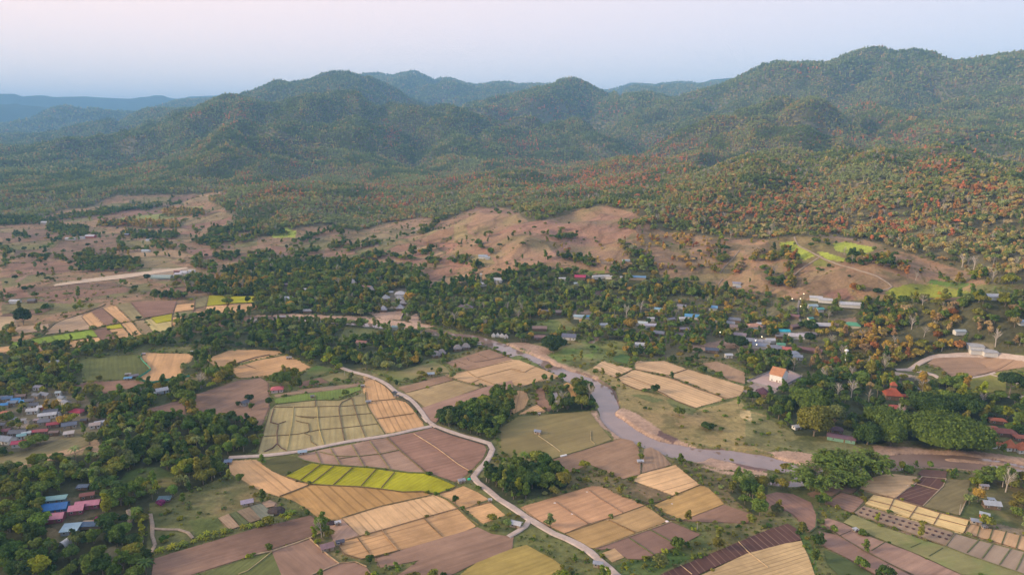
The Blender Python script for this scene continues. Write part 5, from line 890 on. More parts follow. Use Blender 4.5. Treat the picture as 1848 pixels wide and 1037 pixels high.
# UV is in row spacings; the scale of the noises follows it closely enough for rows of 2 to 9 m
def strip_mesh(pl, w, z0, ht, code='f', step=10, taper=.6, ends=True, jit=0):
    q = cr(code, pl); X_, Y_, _ = unproj([a[0] for a in q], [a[1] for a in q]); P3 = np.stack([X_, Y_], 1)
    # Catmull-Rom through the traced points, resampled
    out = []
    for i in range(len(P3)-1):
        p0 = P3[max(i-1, 0)]; p1 = P3[i]; p2 = P3[i+1]; p3 = P3[min(i+2, len(P3)-1)]
        n = max(1, int(np.hypot(*(p2-p1))/step))
        for j in range(n):
            t_ = j/n; out.append(.5*((2*p1)+(-p0+p2)*t_+(2*p0-5*p1+4*p2-p3)*t_**2+(-p0+3*p1-3*p2+p3)*t_**3))
    out.append(P3[-1]); S = np.array(out)
    d = np.gradient(S, axis=0); d /= (np.hypot(d[:, 0], d[:, 1])[:, None]+1e-9); nrm = np.stack([-d[:, 1], d[:, 0]], 1)
    ww = w*(1+jit*(np.random.RandomState(len(S)).rand(len(S))-.5))[:, None]
    prof = [(-.5-taper*.3, 0), (-.5, 1), (0, 1.25), (.5, 1), (.5+taper*.3, 0)]
    V = []; m = len(prof)
    for a, h in prof:
        p = S+nrm*ww*a; V.append(np.column_stack([p, Hq(p[:, 0], p[:, 1])+z0+ht*h-(.3 if h == 0 else 0)]))
    V = np.stack(V, 1).reshape(-1, 3); n = len(S)
    F = [(i*m+j, i*m+j+1, (i+1)*m+j+1, (i+1)*m+j) for i in range(n-1) for j in range(m-1)]
    return new_mesh('strip', V.tolist(), F), S
bm_cache = {}
for code, pl, w, colr in LINES:
    me, _ = strip_mesh(pl, w*.36, .60, .08, code, 7, .5, jit=.5)
    o = link('field_bund', me, mat=flat_mat('bund_earth', colr, .95, 0, .3, .3)); tag(o, kind='structure')
t = NT('dirt_road'); g = t.n('ShaderNodeNewGeometry').outputs['Position']
n = t.noise(g, .25, 6, .7); t.l(t.mix(t.rng(n, .3, .7), (.40, .31, .25), (.58, .47, .39)), t.b.inputs['Base Color']); ROADM = t.m
for code, pl, w, lab in ROADS:
    me, S = strip_mesh(pl, w*(.45 if code == 'b0' else .66 if code[0] != 'u' else .34), .62, .10, code, 6, .7, jit=.18)
    o = link('dirt_road', me, mat=flat_mat('sandy_track', (.30, .235, .17)) if code in ('b0', 'u3', 'u2') and 'lane' not in lab else ROADM if 'lane' not in lab else flat_mat('lane', (.2, .18, .17))); tag(o, lab, kind='structure')
for q in CANAL:
    me, S = strip_mesh(q, 1.1, .62, .05, 'f', 6, .4); o = link('roadside_ditch', me, mat=flat_mat('ditch', (.07, .065, .05))); tag(o, kind='structure')
# ashy earth runway
q = STRIP; X_, Y_, _ = unproj([a[0] for a in q], [a[1] for a in q])
me = new_mesh('path', [(x, y, float(Hq(x, y))+.6) for x, y in zip(X_, Y_)], [tuple(range(len(q)))])
tag(link('path', me, mat=flat_mat('bare_sand', (.56, .43, .30), .95, 0, .15, .05)), 'long pale strip of graded earth on the plain', kind='structure')
# ------------------------------------------------------------------ foliage
def leaf_mat(name, inst):
    t = NT(name)
    if inst: a = t.n('ShaderNodeAttribute'); a.attribute_type = 'INSTANCER'; a.attribute_name = 'tint'; c = a.outputs['Color']
    else: c = t.n('ShaderNodeObjectInfo').outputs['Color']
    s = t.n('ShaderNodeVertexColor'); s.layer_name = 'leafvar'
    c = t.mix(1., c, s.outputs[0], 'MULTIPLY')
    t.l(c, t.b.inputs['Base Color']); t.b.inputs['Roughness'].default_value = .7; t.b.inputs['Specular IOR Level'].default_value = .12
    tr = t.n('ShaderNodeBsdfTranslucent'); t.l(c, tr.inputs[0]); mx = t.n('ShaderNodeMixShader'); mx.inputs[0].default_value = .22
    t.l(t.b.outputs[0], mx.inputs[1]); t.l(tr.outputs[0], mx.inputs[2]); t.l(mx.outputs[0], t.t.nodes['Material Output'].inputs[0])
    return t.m
LEAF_O = leaf_mat('leaves', False); LEAF_I = leaf_mat('leaves_far', True)
BARK = flat_mat('bark', (.20, .16, .12), .95, 0, .3, 2); PBARK = flat_mat('pale_bark', (.42, .37, .31), .95, 0, .25, 2)

ICO = None
def ico(sub):
    bm = bmesh.new(); bmesh.ops.create_icosphere(bm, subdivisions=sub, radius=1)
    v = np.array([x.co[:] for x in bm.verts]); f = np.array([[y.index for y in x.verts] for x in bm.faces]); bm.free(); return v, f
ICO1 = ico(1); ICO2 = ico(2)
def tube(pts_, rad, n=6):
    V = []; F = []
    pts_ = [Vector(p) for p in pts_]
    for i, p in enumerate(pts_):
        d = (pts_[min(i+1, len(pts_)-1)]-pts_[max(i-1, 0)]).normalized(); a = d.orthogonal().normalized(); b = d.cross(a)
        for k in range(n):
            an = 2*math.pi*k/n; V.append(p+(a*math.cos(an)+b*math.sin(an))*rad[i])
    for i in range(len(pts_)-1):
        for k in range(n): F.append((i*n+k, i*n+(k+1) % n, (i+1)*n+(k+1) % n, (i+1)*n+k))
    return V, F
def crown_geo(rs, R, Hc, base, nb, nleaf, leaf, shape='round', core=.72, twig=False):
    """leaf-sized faces on overlapping lobes about a lumpy core. unit: metres"""
    blobs = []
    for i in range(nb):
        if shape == 'tall': a = rs.rand()*6.28; rr = R*.5*rs.rand(); z = base+Hc*(.12+.8*(i+.5)/nb); r = R*(.62-.30*(i/nb))*(.85+.3*rs.rand())
        elif shape == 'dome': a = rs.rand()*6.28; rr = R*.78*math.sqrt(rs.rand()); z = base+Hc*(.2+.55*math.sqrt(max(0, 1-(rr/R)**2))*(.8+.2*rs.rand())); r = R*(.26+.12*rs.rand())
        elif shape == 'loose': a = rs.rand()*6.28; rr = R*.75*rs.rand(); z = base+Hc*(.1+.85*rs.rand()); r = R*(.22+.2*rs.rand())
        else: a = rs.rand()*6.28; rr = R*.62*math.sqrt(rs.rand()); z = base+Hc*(.25+.55*rs.rand()*(1-rr/R*.5)); r = R*(.32+.2*rs.rand())
        blobs.append((rr*math.cos(a), rr*math.sin(a), z, r))
    B = np.array(blobs); V = []; F = []; col = []; base_i = 0
    for b in B:
        v, f = ICO1; vv = v*b[3]*core*(1+.25*(rs.rand(len(v), 1)-.5))*np.array([1, 1, .85])+b[:3]
        V.append(vv); F += (f+base_i).tolist(); base_i += len(v); k = .75+.3*rs.rand(); col.append(np.full(len(v), k))
    pr = B[:, 3]**2; pr /= pr.sum(); which = rs.choice(len(B), nleaf*2, p=pr)
    d = rs.normal(size=(nleaf*2, 3)); d /= np.linalg.norm(d, axis=1)[:, None]; d[:, 2] = np.where(d[:, 2] < -.35, -d[:, 2], d[:, 2])
    pos = B[which, :3]+d*B[which, 3:4]*np.array([1, 1, .85])*(.80+.32*rs.rand(nleaf*2, 1))
    dist = np.linalg.norm(pos[:, None]-B[None, :, :3], axis=2)/B[None, :, 3]; ok = (dist.min(1) > .62)
    pos = pos[ok][:nleaf]; d = d[ok][:nleaf]; w_ = which[ok][:nleaf]
    bt = .8+.4*rs.rand(len(B))
    n = d+rs.normal(size=d.shape)*.55; n /= np.linalg.norm(n, axis=1)[:, None]
    t1 = np.cross(n, rs.normal(size=n.shape)); t1 /= np.linalg.norm(t1, axis=1)[:, None]; t2 = np.cross(n, t1)
    s1 = leaf*(.6+.8*rs.rand(len(n), 1)); s2 = leaf*(.5+.6*rs.rand(len(n), 1))
    q = np.stack([pos-t1*s1-t2*s2*.4, pos+t1*s1*.3-t2*s2, pos+t1*s1+t2*s2*.35, pos-t1*s1*.2+t2*s2], 1).reshape(-1, 3)
    fi = (np.arange(len(n)*4).reshape(-1, 4)+base_i)
    V.append(q); F += fi.tolist(); col.append(np.repeat(bt[w_]*(.72+.56*rs.rand(len(n))), 4))
    return np.concatenate(V), F, np.concatenate(col)
def mesh_col(name, V, F, col, mats, tr=None):
    base = len(V); VV = V.tolist(); FF = [tuple(f) for f in F]
    if tr:
        for tv, tf in tr: FF += [tuple(a+len(VV) for a in f) for f in tf]; VV += [tuple(v) for v in tv]
    me = new_mesh(name, VV, FF)
    for m in mats: me.materials.append(m)
    if tr:
        mi = np.zeros(len(FF), np.int32); mi[len(F):] = 1; me.polygons.foreach_set('material_index', mi)
    ca = me.color_attributes.new('leafvar', 'FLOAT_COLOR', 'POINT'); c = np.ones((len(VV), 4), np.float32); c[:base, :3] = col[:, None]; ca.data.foreach_set('color', c.ravel())
    return me
def trunk_geo(rs, h, r, limbs, R, Hc):
    out = []; lean = [(rs.rand()-.5)*.6, (rs.rand()-.5)*.6]
    out.append(tube([(0, 0, -.4), (lean[0]*.3, lean[1]*.3, h*.35), (lean[0], lean[1], h*.75), (lean[0]*1.3, lean[1]*1.3, h+Hc*.45)], [r*1.35, r, r*.75, r*.3]))
    for i in range(limbs):
        a = 6.28*i/limbs+rs.rand(); z0 = h*(.65+.3*rs.rand()); L = R*(.5+.3*rs.rand())
        out.append(tube([(lean[0]*.8, lean[1]*.8, z0), (math.cos(a)*L*.5, math.sin(a)*L*.5, z0+Hc*.2), (math.cos(a)*L, math.sin(a)*L, z0+Hc*.45)], [r*.5, r*.35, r*.12], 5))
    return out
def join_geo(parts):
    V = []; F = []
    for v, f in parts: F += [tuple(a+len(V) for a in q) for q in f]; V += [tuple(x) for x in v]
    return V, F
# near trees: crown and trunk as two meshes.  (name, shape, R, crown height, trunk height, lobes, leaves, leaf size)
SPEC = [('round', 3.6, 5.6, 2.6, 12, 900, .36), ('round', 4.3, 5.2, 3.0, 16, 1000, .38), ('dome', 5.2, 4.6, 3.2, 26, 1300, .40), ('tall', 2.6, 9.0, 3.0, 12, 850, .36), ('loose', 3.4, 7.5, 2.8, 18, 850, .36), ('tall', 2.0, 10.5, 3.5, 12, 700, .36), ('loose', 3.0, 5.6, 3.2, 13, 700, .34)]
NEAR = []
for i, (sh, R, Hc, th, nb, nl, lf) in enumerate(SPEC):
    rs = np.random.RandomState(100+i); Vc, Fc, cc = crown_geo(rs, R, Hc, th*.75, nb, nl, lf, sh)
    cm = mesh_col('crown', Vc, Fc, cc, [LEAF_O]); tv, tf = join_geo(trunk_geo(rs, th, .26, 4, R, Hc)); tm = new_mesh('trunk', tv, tf); tm.materials.append(BARK if i != 5 else PBARK)
    NEAR.append((cm, tm, sh, R, Hc+th))
# instanced trees for the woods and mountain forest, never linked to the scene by themselves
protos = bpy.data.collections.new('forest_tree_shapes')
def add_proto(i, me): o = bpy.data.objects.new('forest_tree_%02d' % i, me); protos.objects.link(o)
pi = 0
MIDSPEC = [('round', 3.6, 5.4, 2.4, 10, 330, .58), ('round', 4.2, 5.0, 2.8, 12, 360, .62), ('dome', 4.6, 4.4, 3.0, 16, 380, .62), ('tall', 2.5, 8.4, 3.0, 9, 300, .56), ('loose', 3.2, 7.0, 3.0, 12, 280, .56)]
for i, (sh, R, Hc, th, nb, nl, lf) in enumerate(MIDSPEC):
    rs = np.random.RandomState(200+i); Vc, Fc, cc = crown_geo(rs, R, Hc, th*.7, nb, nl, lf, sh); add_proto(pi, mesh_col('forest_crown', Vc, Fc, cc, [LEAF_I, BARK], trunk_geo(rs, th, .22, 2, R, Hc))); pi += 1
N_MID = pi                                             # 5.. far
for i, (sh, R, Hc, nb) in enumerate([('round', 3.8, 6.5, 7), ('dome', 4.4, 5.5, 8), ('tall', 2.8, 9.5, 6), ('loose', 3.4, 8, 7)]):
    rs = np.random.RandomState(300+i); Vc, Fc, cc = crown_geo(rs, R, Hc, 1.0, nb, 70, 1.0, sh, core=.85); add_proto(pi, mesh_col('forest_crown', Vc, Fc, cc, [LEAF_I, PBARK], [tube([(0, 0, -1), (0, 0, Hc*.6)], [.3, .15], 4)])); pi += 1
N_FAR = pi                                             # shrubs, then bare tree, palm
for i in range(3):
    rs = np.random.RandomState(400+i); Vc, Fc, cc = crown_geo(rs, 1.6, 1.9, -.2, 7, 150, .34, 'dome'); add_proto(pi, mesh_col('forest_shrub', Vc, Fc, cc, [LEAF_I])); pi += 1
N_SHR = pi
def bare_geo(rs, h, R):
    parts = [tube([(0, 0, -.3), (.1, 0, h*.3), (.2, .1, h*.6), (.1, .2, h*.95)], [.32, .26, .16, .04])]
    for k in range(15):
        a = rs.rand()*6.28; z0 = h*(.25+.5*rs.rand()); L = R*(.5+.6*rs.rand()); e = (math.cos(a)*L, math.sin(a)*L, z0+h*(.25+.2*rs.rand())); m = (e[0]*.45, e[1]*.45, z0+(e[2]-z0)*.6)
        parts.append(tube([(.1, .05, z0), m, e], [.13, .09, .03], 4))
        for j in range(4): a2 = a+(rs.rand()-.5)*1.8; L2 = L*.5; parts.append(tube([m, (m[0]+math.cos(a2)*L2, m[1]+math.sin(a2)*L2, m[2]+h*.2*rs.rand()+.4)], [.06, .02], 3))
    return join_geo(parts)
def palm_geo(rs, h, n=16, L=3.4):
    V = []; F = []; cc = []
    for k in range(n):
        a = 6.28*k/n+rs.rand()*.3; up = .5+.5*rs.rand() if k % 2 else .1+.4*rs.rand(); pr = None
        for j in range(6):
            f = j/5; r = L*f; z = h+up*L*.55*math.sin(f*2.0)-f*f*L*.42; w = .42*math.sin(math.pi*(.12+.85*f))+.05
            c = np.array([math.cos(a)*r, math.sin(a)*r, z]); s = np.array([-math.sin(a), math.cos(a), 0])*w
            V += [c-s+[0, 0, -.18], c, c+s+[0, 0, -.18]]; cc += [.8, 1.05, .9]
            if j: b = len(V)-6; F += [(b, b+1, b+4, b+3), (b+1, b+2, b+5, b+4)]
    return np.array(V), F, np.array(cc)
rs = np.random.RandomState(500); BV, BF = bare_geo(rs, 10, 3.6); bme = new_mesh('bare_tree', BV, BF); bme.materials.append(PBARK); add_proto(pi, bme); I_BARE = pi; pi += 1
Vc, Fc, cc = palm_geo(rs, 7); add_proto(pi, mesh_col('palm', Vc, Fc, cc, [LEAF_I, BARK], [tube([(0, 0, -.3), (.2, 0, 3.5), (.1, 0, 7)], [.22, .17, .14])])); I_PALM = pi; pi += 1
BANV, BANF, BANC = palm_geo(np.random.RandomState(510), 1.3, 11, 2.4)
add_proto(pi, mesh_col('leafy_plant', BANV, BANF, BANC, [LEAF_I])); I_BAN = pi; pi += 1

PAL = {'dark': (.034, .062, .020), 'deep': (.026, .050, .022), 'mid': (.065, .100, .026), 'olive': (.105, .110, .030), 'lime': (.170, .200, .030), 'gold': (.270, .200, .055), 'russet': (.25, .115, .055), 'red': (.36, .125, .075), 'grey': (.175, .135, .095), 'sage': (.10, .125, .060), 'straw': (.36, .27, .12)}
PAL = {k: tuple(c*g*(.70 if k in ('gold', 'russet', 'red', 'straw', 'lime') else 1.) for c, g in zip(v, (1.85, 1.72, 1.15))) for k, v in PAL.items()}
PN = list(PAL); PA = np.array([PAL[k] for k in PN])
TYPAL = {1: dict(dark=.20, mid=.25, olive=.18, sage=.16, gold=.07, russet=.07, grey=.07), 2: dict(dark=.27, mid=.34, olive=.17, lime=.08, gold=.07, sage=.07), 3: dict(gold=.32, olive=.20, straw=.06, mid=.14, russet=.05, grey=.06, dark=.07),
         4: dict(mid=.38, olive=.28, dark=.14, lime=.10, sage=.10), 5: dict(dark=.26, mid=.34, olive=.18, lime=.07, gold=.09, sage=.06), 6: dict(straw=.45, gold=.25, russet=.10, olive=.20), 7: dict(dark=.28, deep=.09, mid=.36, olive=.16, lime=.07, sage=.04),
         8: dict(dark=.20, mid=.26, olive=.26, russet=.07, gold=.10, grey=.11), 9: dict(lime=.7, mid=.3)}
cum = np.zeros((10, len(PN)))
for k, dct in TYPAL.items(): cum[k] = np.cumsum([dct.get(n, 0) for n in PN]); cum[k] /= cum[k][-1]
REDS = [(500,345,80,30,.4),(1090,325,90,22,1.),(1200,290,60,18,.8),(1230,262,60,9,.8),(1420,350,60,18,.9),(1340,385,110,20,.5),(1000,330,90,16,.6),(700,245,16,14,.9),(710,365,60,12,.6),(670,335,25,9,.9),(960,300,70,9,.6),(1700,300,60,14,.8),(1740,340,50,10,.8),(1560,195,24,7,.8),(930,260,40,12,.6),(980,200,30,14,.8),(900,205,18,14,.6),(1040,390,60,8,.6),(1620,250,90,12,.6),
        (430,210,26,20,.6),(350,208,14,4,.8),(250,300,30,10,.4),(520,345,40,18,.4),(1500,400,80,20,.5),(1620,400,90,30,.5),(1650,220,60,6,.4),(1770,380,60,30,.4),(1080,200,40,10,.3),(1450,130,30,6,.5),(240,290,12,5,.7),(530,300,10,5,.7),(840,330,70,12,.5)]
EDGE = {}
def quilt(X, Y):
    ca_, sa_ = math.cos(.5), math.sin(.5); qx = (X*ca_+Y*sa_)+(fbm(X/140, Y/140, 51, 3)-.5)*130; qy = (-X*sa_+Y*ca_)+(fbm(X/140, Y/140, 55, 3)-.5)*130
    cx = np.floor(qx/95); q2 = qy+_h(cx, cx*0, 5)*60; cy = np.floor(q2/62); e = np.minimum(np.minimum(qx/95-cx, 1-(qx/95-cx))*95, np.minimum(q2/62-cy, 1-(q2/62-cy))*62)
    return e, np.where(np.minimum(qx/95-cx, 1-(qx/95-cx))*95 < 5, _h(cx, cy*0+3, 77), _h(cx*0+5, cy, 78))
def scatter(d0, d1, cell, s_ref):
    """jittered world grid between two distances"""
    xm = d1*math.sin(math.radians(45)); n = int(2*xm/cell); m = int(d1/cell)
    xs, ys = np.meshgrid((np.arange(n)-n/2)*cell, np.arange(m)*cell)
    xs = xs.ravel()+RNG.uniform(-.48, .48, xs.size)*cell; ys = ys.ravel()+RNG.uniform(-.48, .48, ys.size)*cell
    d = np.hypot(xs, ys); th = np.abs(np.arctan2(xs, ys)); k = (d >= d0) & (d < d1) & (th < math.radians(40.5))
    xs, ys, d = xs[k], ys[k], d[k]; z = H(xs, ys); px, py = to_px(xs, ys, z)
    k = (py < 1099) & (px > -RO) & (px < RW-RO); xs, ys, d, z, px, py = [a[k] for a in (xs, ys, d, z, px, py)]
    jx = (vn(xs/20, ys/20, 90)-.5)*8; jy = (vn(xs/20, ys/20, 91)-.5)*4
    s0 = look(SPC, px, py); s1 = look(SPC, px+jx, py+jy); sp = np.where(s0 <= 0, 0, s1); ty = look(TYP, px+jx, py+jy)
    sp = np.where(ty == 1, np.maximum(sp, s_ref), sp)
    ed_, hs_ = quilt(xs, ys); bord = (look(CL, px, py) == 2) & (ed_ < 4.5) & (sp > 0) & (hs_ > .52) & (ty == 4) & (px < 1000); sp = np.where(bord, 9., sp); ty = np.where(bord & (hs_ > .72), 2, ty)
    keep = (sp > 0) & (RNG.random(len(xs)) < (cell/np.maximum(sp, cell))**2)
    return [a[keep] for a in (xs, ys, z, d, px, py, ty, sp)]
def visible(x, y, z, d, h):
    """drop what the ridges in front hide well below their line"""
    dv = np.clip((np.log(d)-LV0)/(LV1-LV0)*(NLV-1), 0, NLV-1).astype(int); tu = np.clip((np.arctan2(x, y)-TH0)/(TH1-TH0)*(NTH-1), 0, NTH-1).astype(int)
    return (z+h-CAMH)/d > MAXEL[dv, tu]-.006
gT, gD = np.meshgrid(gt, np.exp(gv)); HG = H(np.sin(gT)*gD, np.cos(gT)*gD); MAXEL = np.maximum.accumulate((HG-CAMH)/gD, axis=0); MAXEL = np.vstack([MAXEL[:1], MAXEL[:-1]])
sets = [scatter(215, 1150, 3.4, 3.4), scatter(1150, 2600, 6.1, 6.1), scatter(2600, 4400, 9.5, 9.5), scatter(4400, 6600, 14, 14), scatter(6600, 10500, 21, 21)]
S = [np.concatenate([s[i] for s in sets]) for i in range(8)]
x, y, z, d, px, py, ty, sp = S
k = visible(x, y, z, d, 12); x, y, z, d, px, py, ty, sp = [a[k] for a in (x, y, z, d, px, py, ty, sp)]
n = len(x)
# kinds of tint: patches of like trees, plus the russet stands
u = np.clip(.55*RNG.random(n)+.45*np.clip((fbm(x/160, y/160, 33, 3)-.5)*2.2+.5, 0, 1), 0, .999)
u2 = np.clip((fbm(x/75, y/75, 36, 2)-.5)*2.6+.5+(RNG.random(n)-.5)*.45, 0, .999); u = np.where((ty == 1) | (RNG.random(n) < .3), u2, np.where(RNG.random(n) < .5, RNG.random(n)*.999, u))
idx = (u[:, None] > cum[ty]).sum(1)
redp = np.zeros(n)
for cx_, cy_, rx, ry, s_ in REDS: redp = np.maximum(redp, s_*np.exp(-(((px-cx_)/(rx*1.15))**2+((py-cy_)/(ry*1.25))**2)))
redp *= (ty == 1)
rr = RNG.random(n); clump = fbm(x/40, y/40, 34, 2)
isred = rr < redp*np.clip((clump-.35)*3.2, 0.1, 1)*.9
idx = np.where(isred, np.where(RNG.random(n) < .45, PN.index('red'), PN.index('russet')), idx)
dry = (ty == 1) & (px > 1250) & (py > 330) & (RNG.random(n) < np.clip((py-320)/120, 0, .55)) & ~isred      # dry slopes behind the village
idx = np.where(dry, RNG.choice([PN.index('russet'), PN.index('grey'), PN.index('gold'), PN.index('olive')], n, p=[.3, .34, .14, .22]), idx)
high = (ty == 1) & (d > 3000) & (RNG.random(n) < .5) & ~isred
idx = np.where(high, RNG.choice([PN.index('dark'), PN.index('mid'), PN.index('sage')], n, p=[.4, .35, .25]), idx)
tint = PA[idx]*(.75+.5*RNG.random((n, 1)))*(1+.16*(RNG.random((n, 3))-.5))
mt = (ty == 1)[:, None]; lum = tint.mean(1, keepdims=True); tint = np.where(isred[:, None], .72*tint+.28*np.array([.20, .17, .08]), tint); mt = mt & ~isred[:, None]; tint = np.where((ty == 1)[:, None], 1.6, 1.2)*np.where(mt, .62*tint+.38*(.5*lum*np.array([1.05, 1.1, .55])+.5*np.array([.25, .27, .10])), tint)
# size and shape
sc = .75+.6*RNG.random(n)
sc = np.where(np.isin(ty, (2, 7, 3, 5, 8)), .74+.62*RNG.random(n)**1.4, sc)
sc = np.where(ty == 1, np.where(d > 6600, 3.2, np.where(d > 4400, 2.1, np.where(d > 2600, 1.42, 1.0)))*(.72+.5*RNG.random(n)), sc)
shape = RNG.choice(N_MID, n, p=[.26, .24, .18, .16, .16])
shape = np.where(d > 1500, N_MID+RNG.choice(N_FAR-N_MID, n), shape)
small = np.isin(ty, (4, 6)); tiny = (ty == 4) & (RNG.random(n) < np.where(sp > 14, .75, .93))
shape = np.where(tiny, N_FAR+RNG.choice(N_SHR-N_FAR, n), shape); sc = np.where(tiny, .28+.95*RNG.random(n)**2.2, np.where(small, .5+.4*RNG.random(n), sc))
shape = np.where(ty == 9, I_BAN, shape); sc = np.where(ty == 9, .7+.5*RNG.random(n), sc)
bare = (np.isin(ty, (1, 3, 5, 8, 2)) & (RNG.random(n) < np.where(ty == 8, .06, np.where(ty == 1, .035, .015))) & (d < 2200)); shape = np.where(bare, I_BARE, shape)
palm = (np.isin(ty, (5, 2, 7)) & (RNG.random(n) < .045) & (d < 1000) & ~bare); shape = np.where(palm, I_PALM, shape)
sc = np.where(ty == 7, sc*.9, sc); sc = np.where((ty == 5) & (d > 520), sc*.82, sc)
# ------------------------------------------------------------------ buildings
LAND = []      # (pixel x, y, short words) landmarks that the tree labels point to
FOOT = []      # footprints kept free of trees
def box(x0, x1, y0, y1, z0, z1):
    v = [(x0, y0, z0), (x1, y0, z0), (x1, y1, z0), (x0, y1, z0), (x0, y0, z1), (x1, y0, z1), (x1, y1, z1), (x0, y1, z1)]
    return v, [(0, 3, 2, 1), (4, 5, 6, 7), (0, 1, 5, 4), (1, 2, 6, 5), (2, 3, 7, 6), (3, 0, 4, 7)]
def solid(faces_pts, th):          # thick sheets from top polygons
    V = []; F = []
    for poly in faces_pts:
        b = len(V); m = len(poly); V += [tuple(p) for p in poly]+[(p[0], p[1], p[2]-th) for p in poly]
        F.append(tuple(range(b, b+m))); F.append(tuple(range(b+2*m-1, b+m-1, -1)))
        for i in range(m): j = (i+1) % m; F.append((b+i, b+m+i, b+m+j, b+j))
    return V, F
def roof_geo(kind, w, dp, z, rise, ov):
    a, b = w/2+ov, dp/2+ov; t = z+rise; e = z-.1
    if kind == 'gable': return solid([[(-a, -b, e), (a, -b, e), (a, 0, t), (-a, 0, t)], [(a, b, e), (-a, b, e), (-a, .01, t+.004), (a, .01, t+.004)]], .14)
    if kind == 'shed': return solid([[(-a, -b, e), (a, -b, e), (a, b, t), (-a, b, t)]], .12)
    if kind == 'hip':
        r = max(.2, a-b*.9); return solid([[(-a, -b, e), (a, -b, e), (r, 0, t), (-r, 0, t)], [(a, b, e), (-a, b, e), (-r, 0, t), (r, 0, t)], [(a, -b, e), (a, b, e), (r, 0, t)], [(-a, b, e), (-a, -b, e), (-r, 0, t)]], .14)
    if kind == 'pyramid': return solid([[(-a, -b, e), (a, -b, e), (0, 0, t)], [(a, -b, e), (a, b, e), (0, 0, t)], [(a, b, e), (-a, b, e), (0, 0, t)], [(-a, b, e), (-a, -b, e), (0, 0, t)]], .14)
    if kind == 'arch':
        P_ = []
        for k in range(8):
            a0, a1 = math.pi*k/8, math.pi*(k+1)/8; P_.append([(-a, -math.cos(a0)*b, z-1.8+math.sin(a0)*(rise+1.8)), (a, -math.cos(a0)*b, z-1.8+math.sin(a0)*(rise+1.8)), (a, -math.cos(a1)*b, z-1.8+math.sin(a1)*(rise+1.8)), (-a, -math.cos(a1)*b, z-1.8+math.sin(a1)*(rise+1.8))])
        return solid(P_, .08)
WIN = flat_mat('window_glass', (.05, .06, .07), .15, 0, .1, 1, .6); FRAME = flat_mat('painted_frame', (.7, .68, .62), .6); DOORM = flat_mat('door_wood', (.20, .12, .07), .6); POST = flat_mat('post_wood', (.22, .17, .12))
geo_cache = {}
def place(px, py): X, Y, Z_ = unproj(px, py); return float(X[0]), float(Y[0]), float(Z_[0])
def building(code, at, w, dp, rot, kind, roof, wall, label, cat='house', h=2.9, rise=None, name=None, metal=True, open_=False, lm=None, group=None, base=0):
    pxx, pyy = cr(code, [at])[0]; x, y, z = place(pxx, pyy+3)
    w *= .86; dp *= .86; h *= .92; roof = tuple(min(c*.78, .50) for c in roof); wall = tuple(c*(.95 if 'temple' in label else .8) for c in wall); rise = rise if rise is not None else (.28*dp if kind != 'shed' else .10*dp)
    root = bpy.data.objects.new(name or cat.replace(' ', '_'), None); C.objects.link(root); root.location = (x, y, z+base); root.rotation_euler = (0, 0, math.radians(rot)); root.empty_display_size = 1
    tag(root, label, cat, group)
    far = math.hypot(x, y) > 640
    wm_ = flat_mat('wall_'+('plaster' if sum(wall) > .9 else 'timber'), wall, .85, 0, .12, 1)
    if open_:
        for sx in (-1, 1):
            for sy in (-1, 1):
                V, F = box(sx*(w/2-.2)-.09, sx*(w/2-.2)+.09, sy*(dp/2-.2)-.09, sy*(dp/2-.2)+.09, -.3, h-.15 if (kind != 'shed' or sy < 0) else h-.15+rise*.9); link('post', new_mesh('post', V, F), root, POST)
        V, F = box(-w/2+.1, w/2-.1, -dp/2+.1, dp/2-.1, .55, .7); link('deck', new_mesh('deck', V, F), root, POST)
    else:
        V, F = box(-w/2, w/2, -dp/2, dp/2, -.5, h)
        if kind == 'gable':
            n = len(V); V += [(-w/2, 0, h+rise-.2), (w/2, 0, h+rise-.2)]; F[1] = (4, 5, n+1, n); F.append((7, n, n+1, 6)); F.append((4, n, 7)); F.append((5, 6, n+1))
        if kind == 'shed':
            V[6] = (V[6][0], V[6][1], h+rise*.93-.15); V[7] = (V[7][0], V[7][1], h+rise*.93-.15); V[4] = (V[4][0], V[4][1], h-.12); V[5] = (V[5][0], V[5][1], h-.12)
        if kind != 'arch': link('wall', new_mesh('wall', V, F), root, wm_)
        if not far and kind != 'arch':
            V, F = box(-.45+w*.12, .45+w*.12, -dp/2-.04, -dp/2+.05, 0, 2.05); link('door', new_mesh('door', V, F), root, DOORM)
            for wx in ([-w*.28, w*.36] if w > 6 else [-w*.25]):
                V, F = box(wx-.6, wx+.6, -dp/2-.05, -dp/2+.04, .95, 2.0); fo = link('window', new_mesh('window', V, F), root, FRAME)
                V, F = box(wx-.5, wx+.5, -dp/2-.07, -dp/2-.02, 1.05, 1.9); link('pane', new_mesh('pane', V, F), fo, WIN)
            V, F = box(-w/2-.05, -w/2+.04, -.5, .5, 1.0, 1.9); link('window', new_mesh('window', V, F), root, WIN)
    V, F = roof_geo(kind, w, dp, h, rise, .55 if w > 4.5 else .3); link('roof', new_mesh('roof', V, F), root, roof_mat(roof, metal))
    if w > 8 and kind == 'gable' and not far:
        V, F = box(-w/2-.55, w/2+.55, -.12, .12, h+rise-.05, h+rise+.06); link('ridge_cap', new_mesh('ridge_cap', V, F), root, roof_mat(tuple(c*.8 for c in roof), metal))
    FOOT.append((x, y, max(w, dp)*.5+2.2, dp*.5)); LAND.append((pxx, pyy, lm or label.split(',')[0]))
    return root
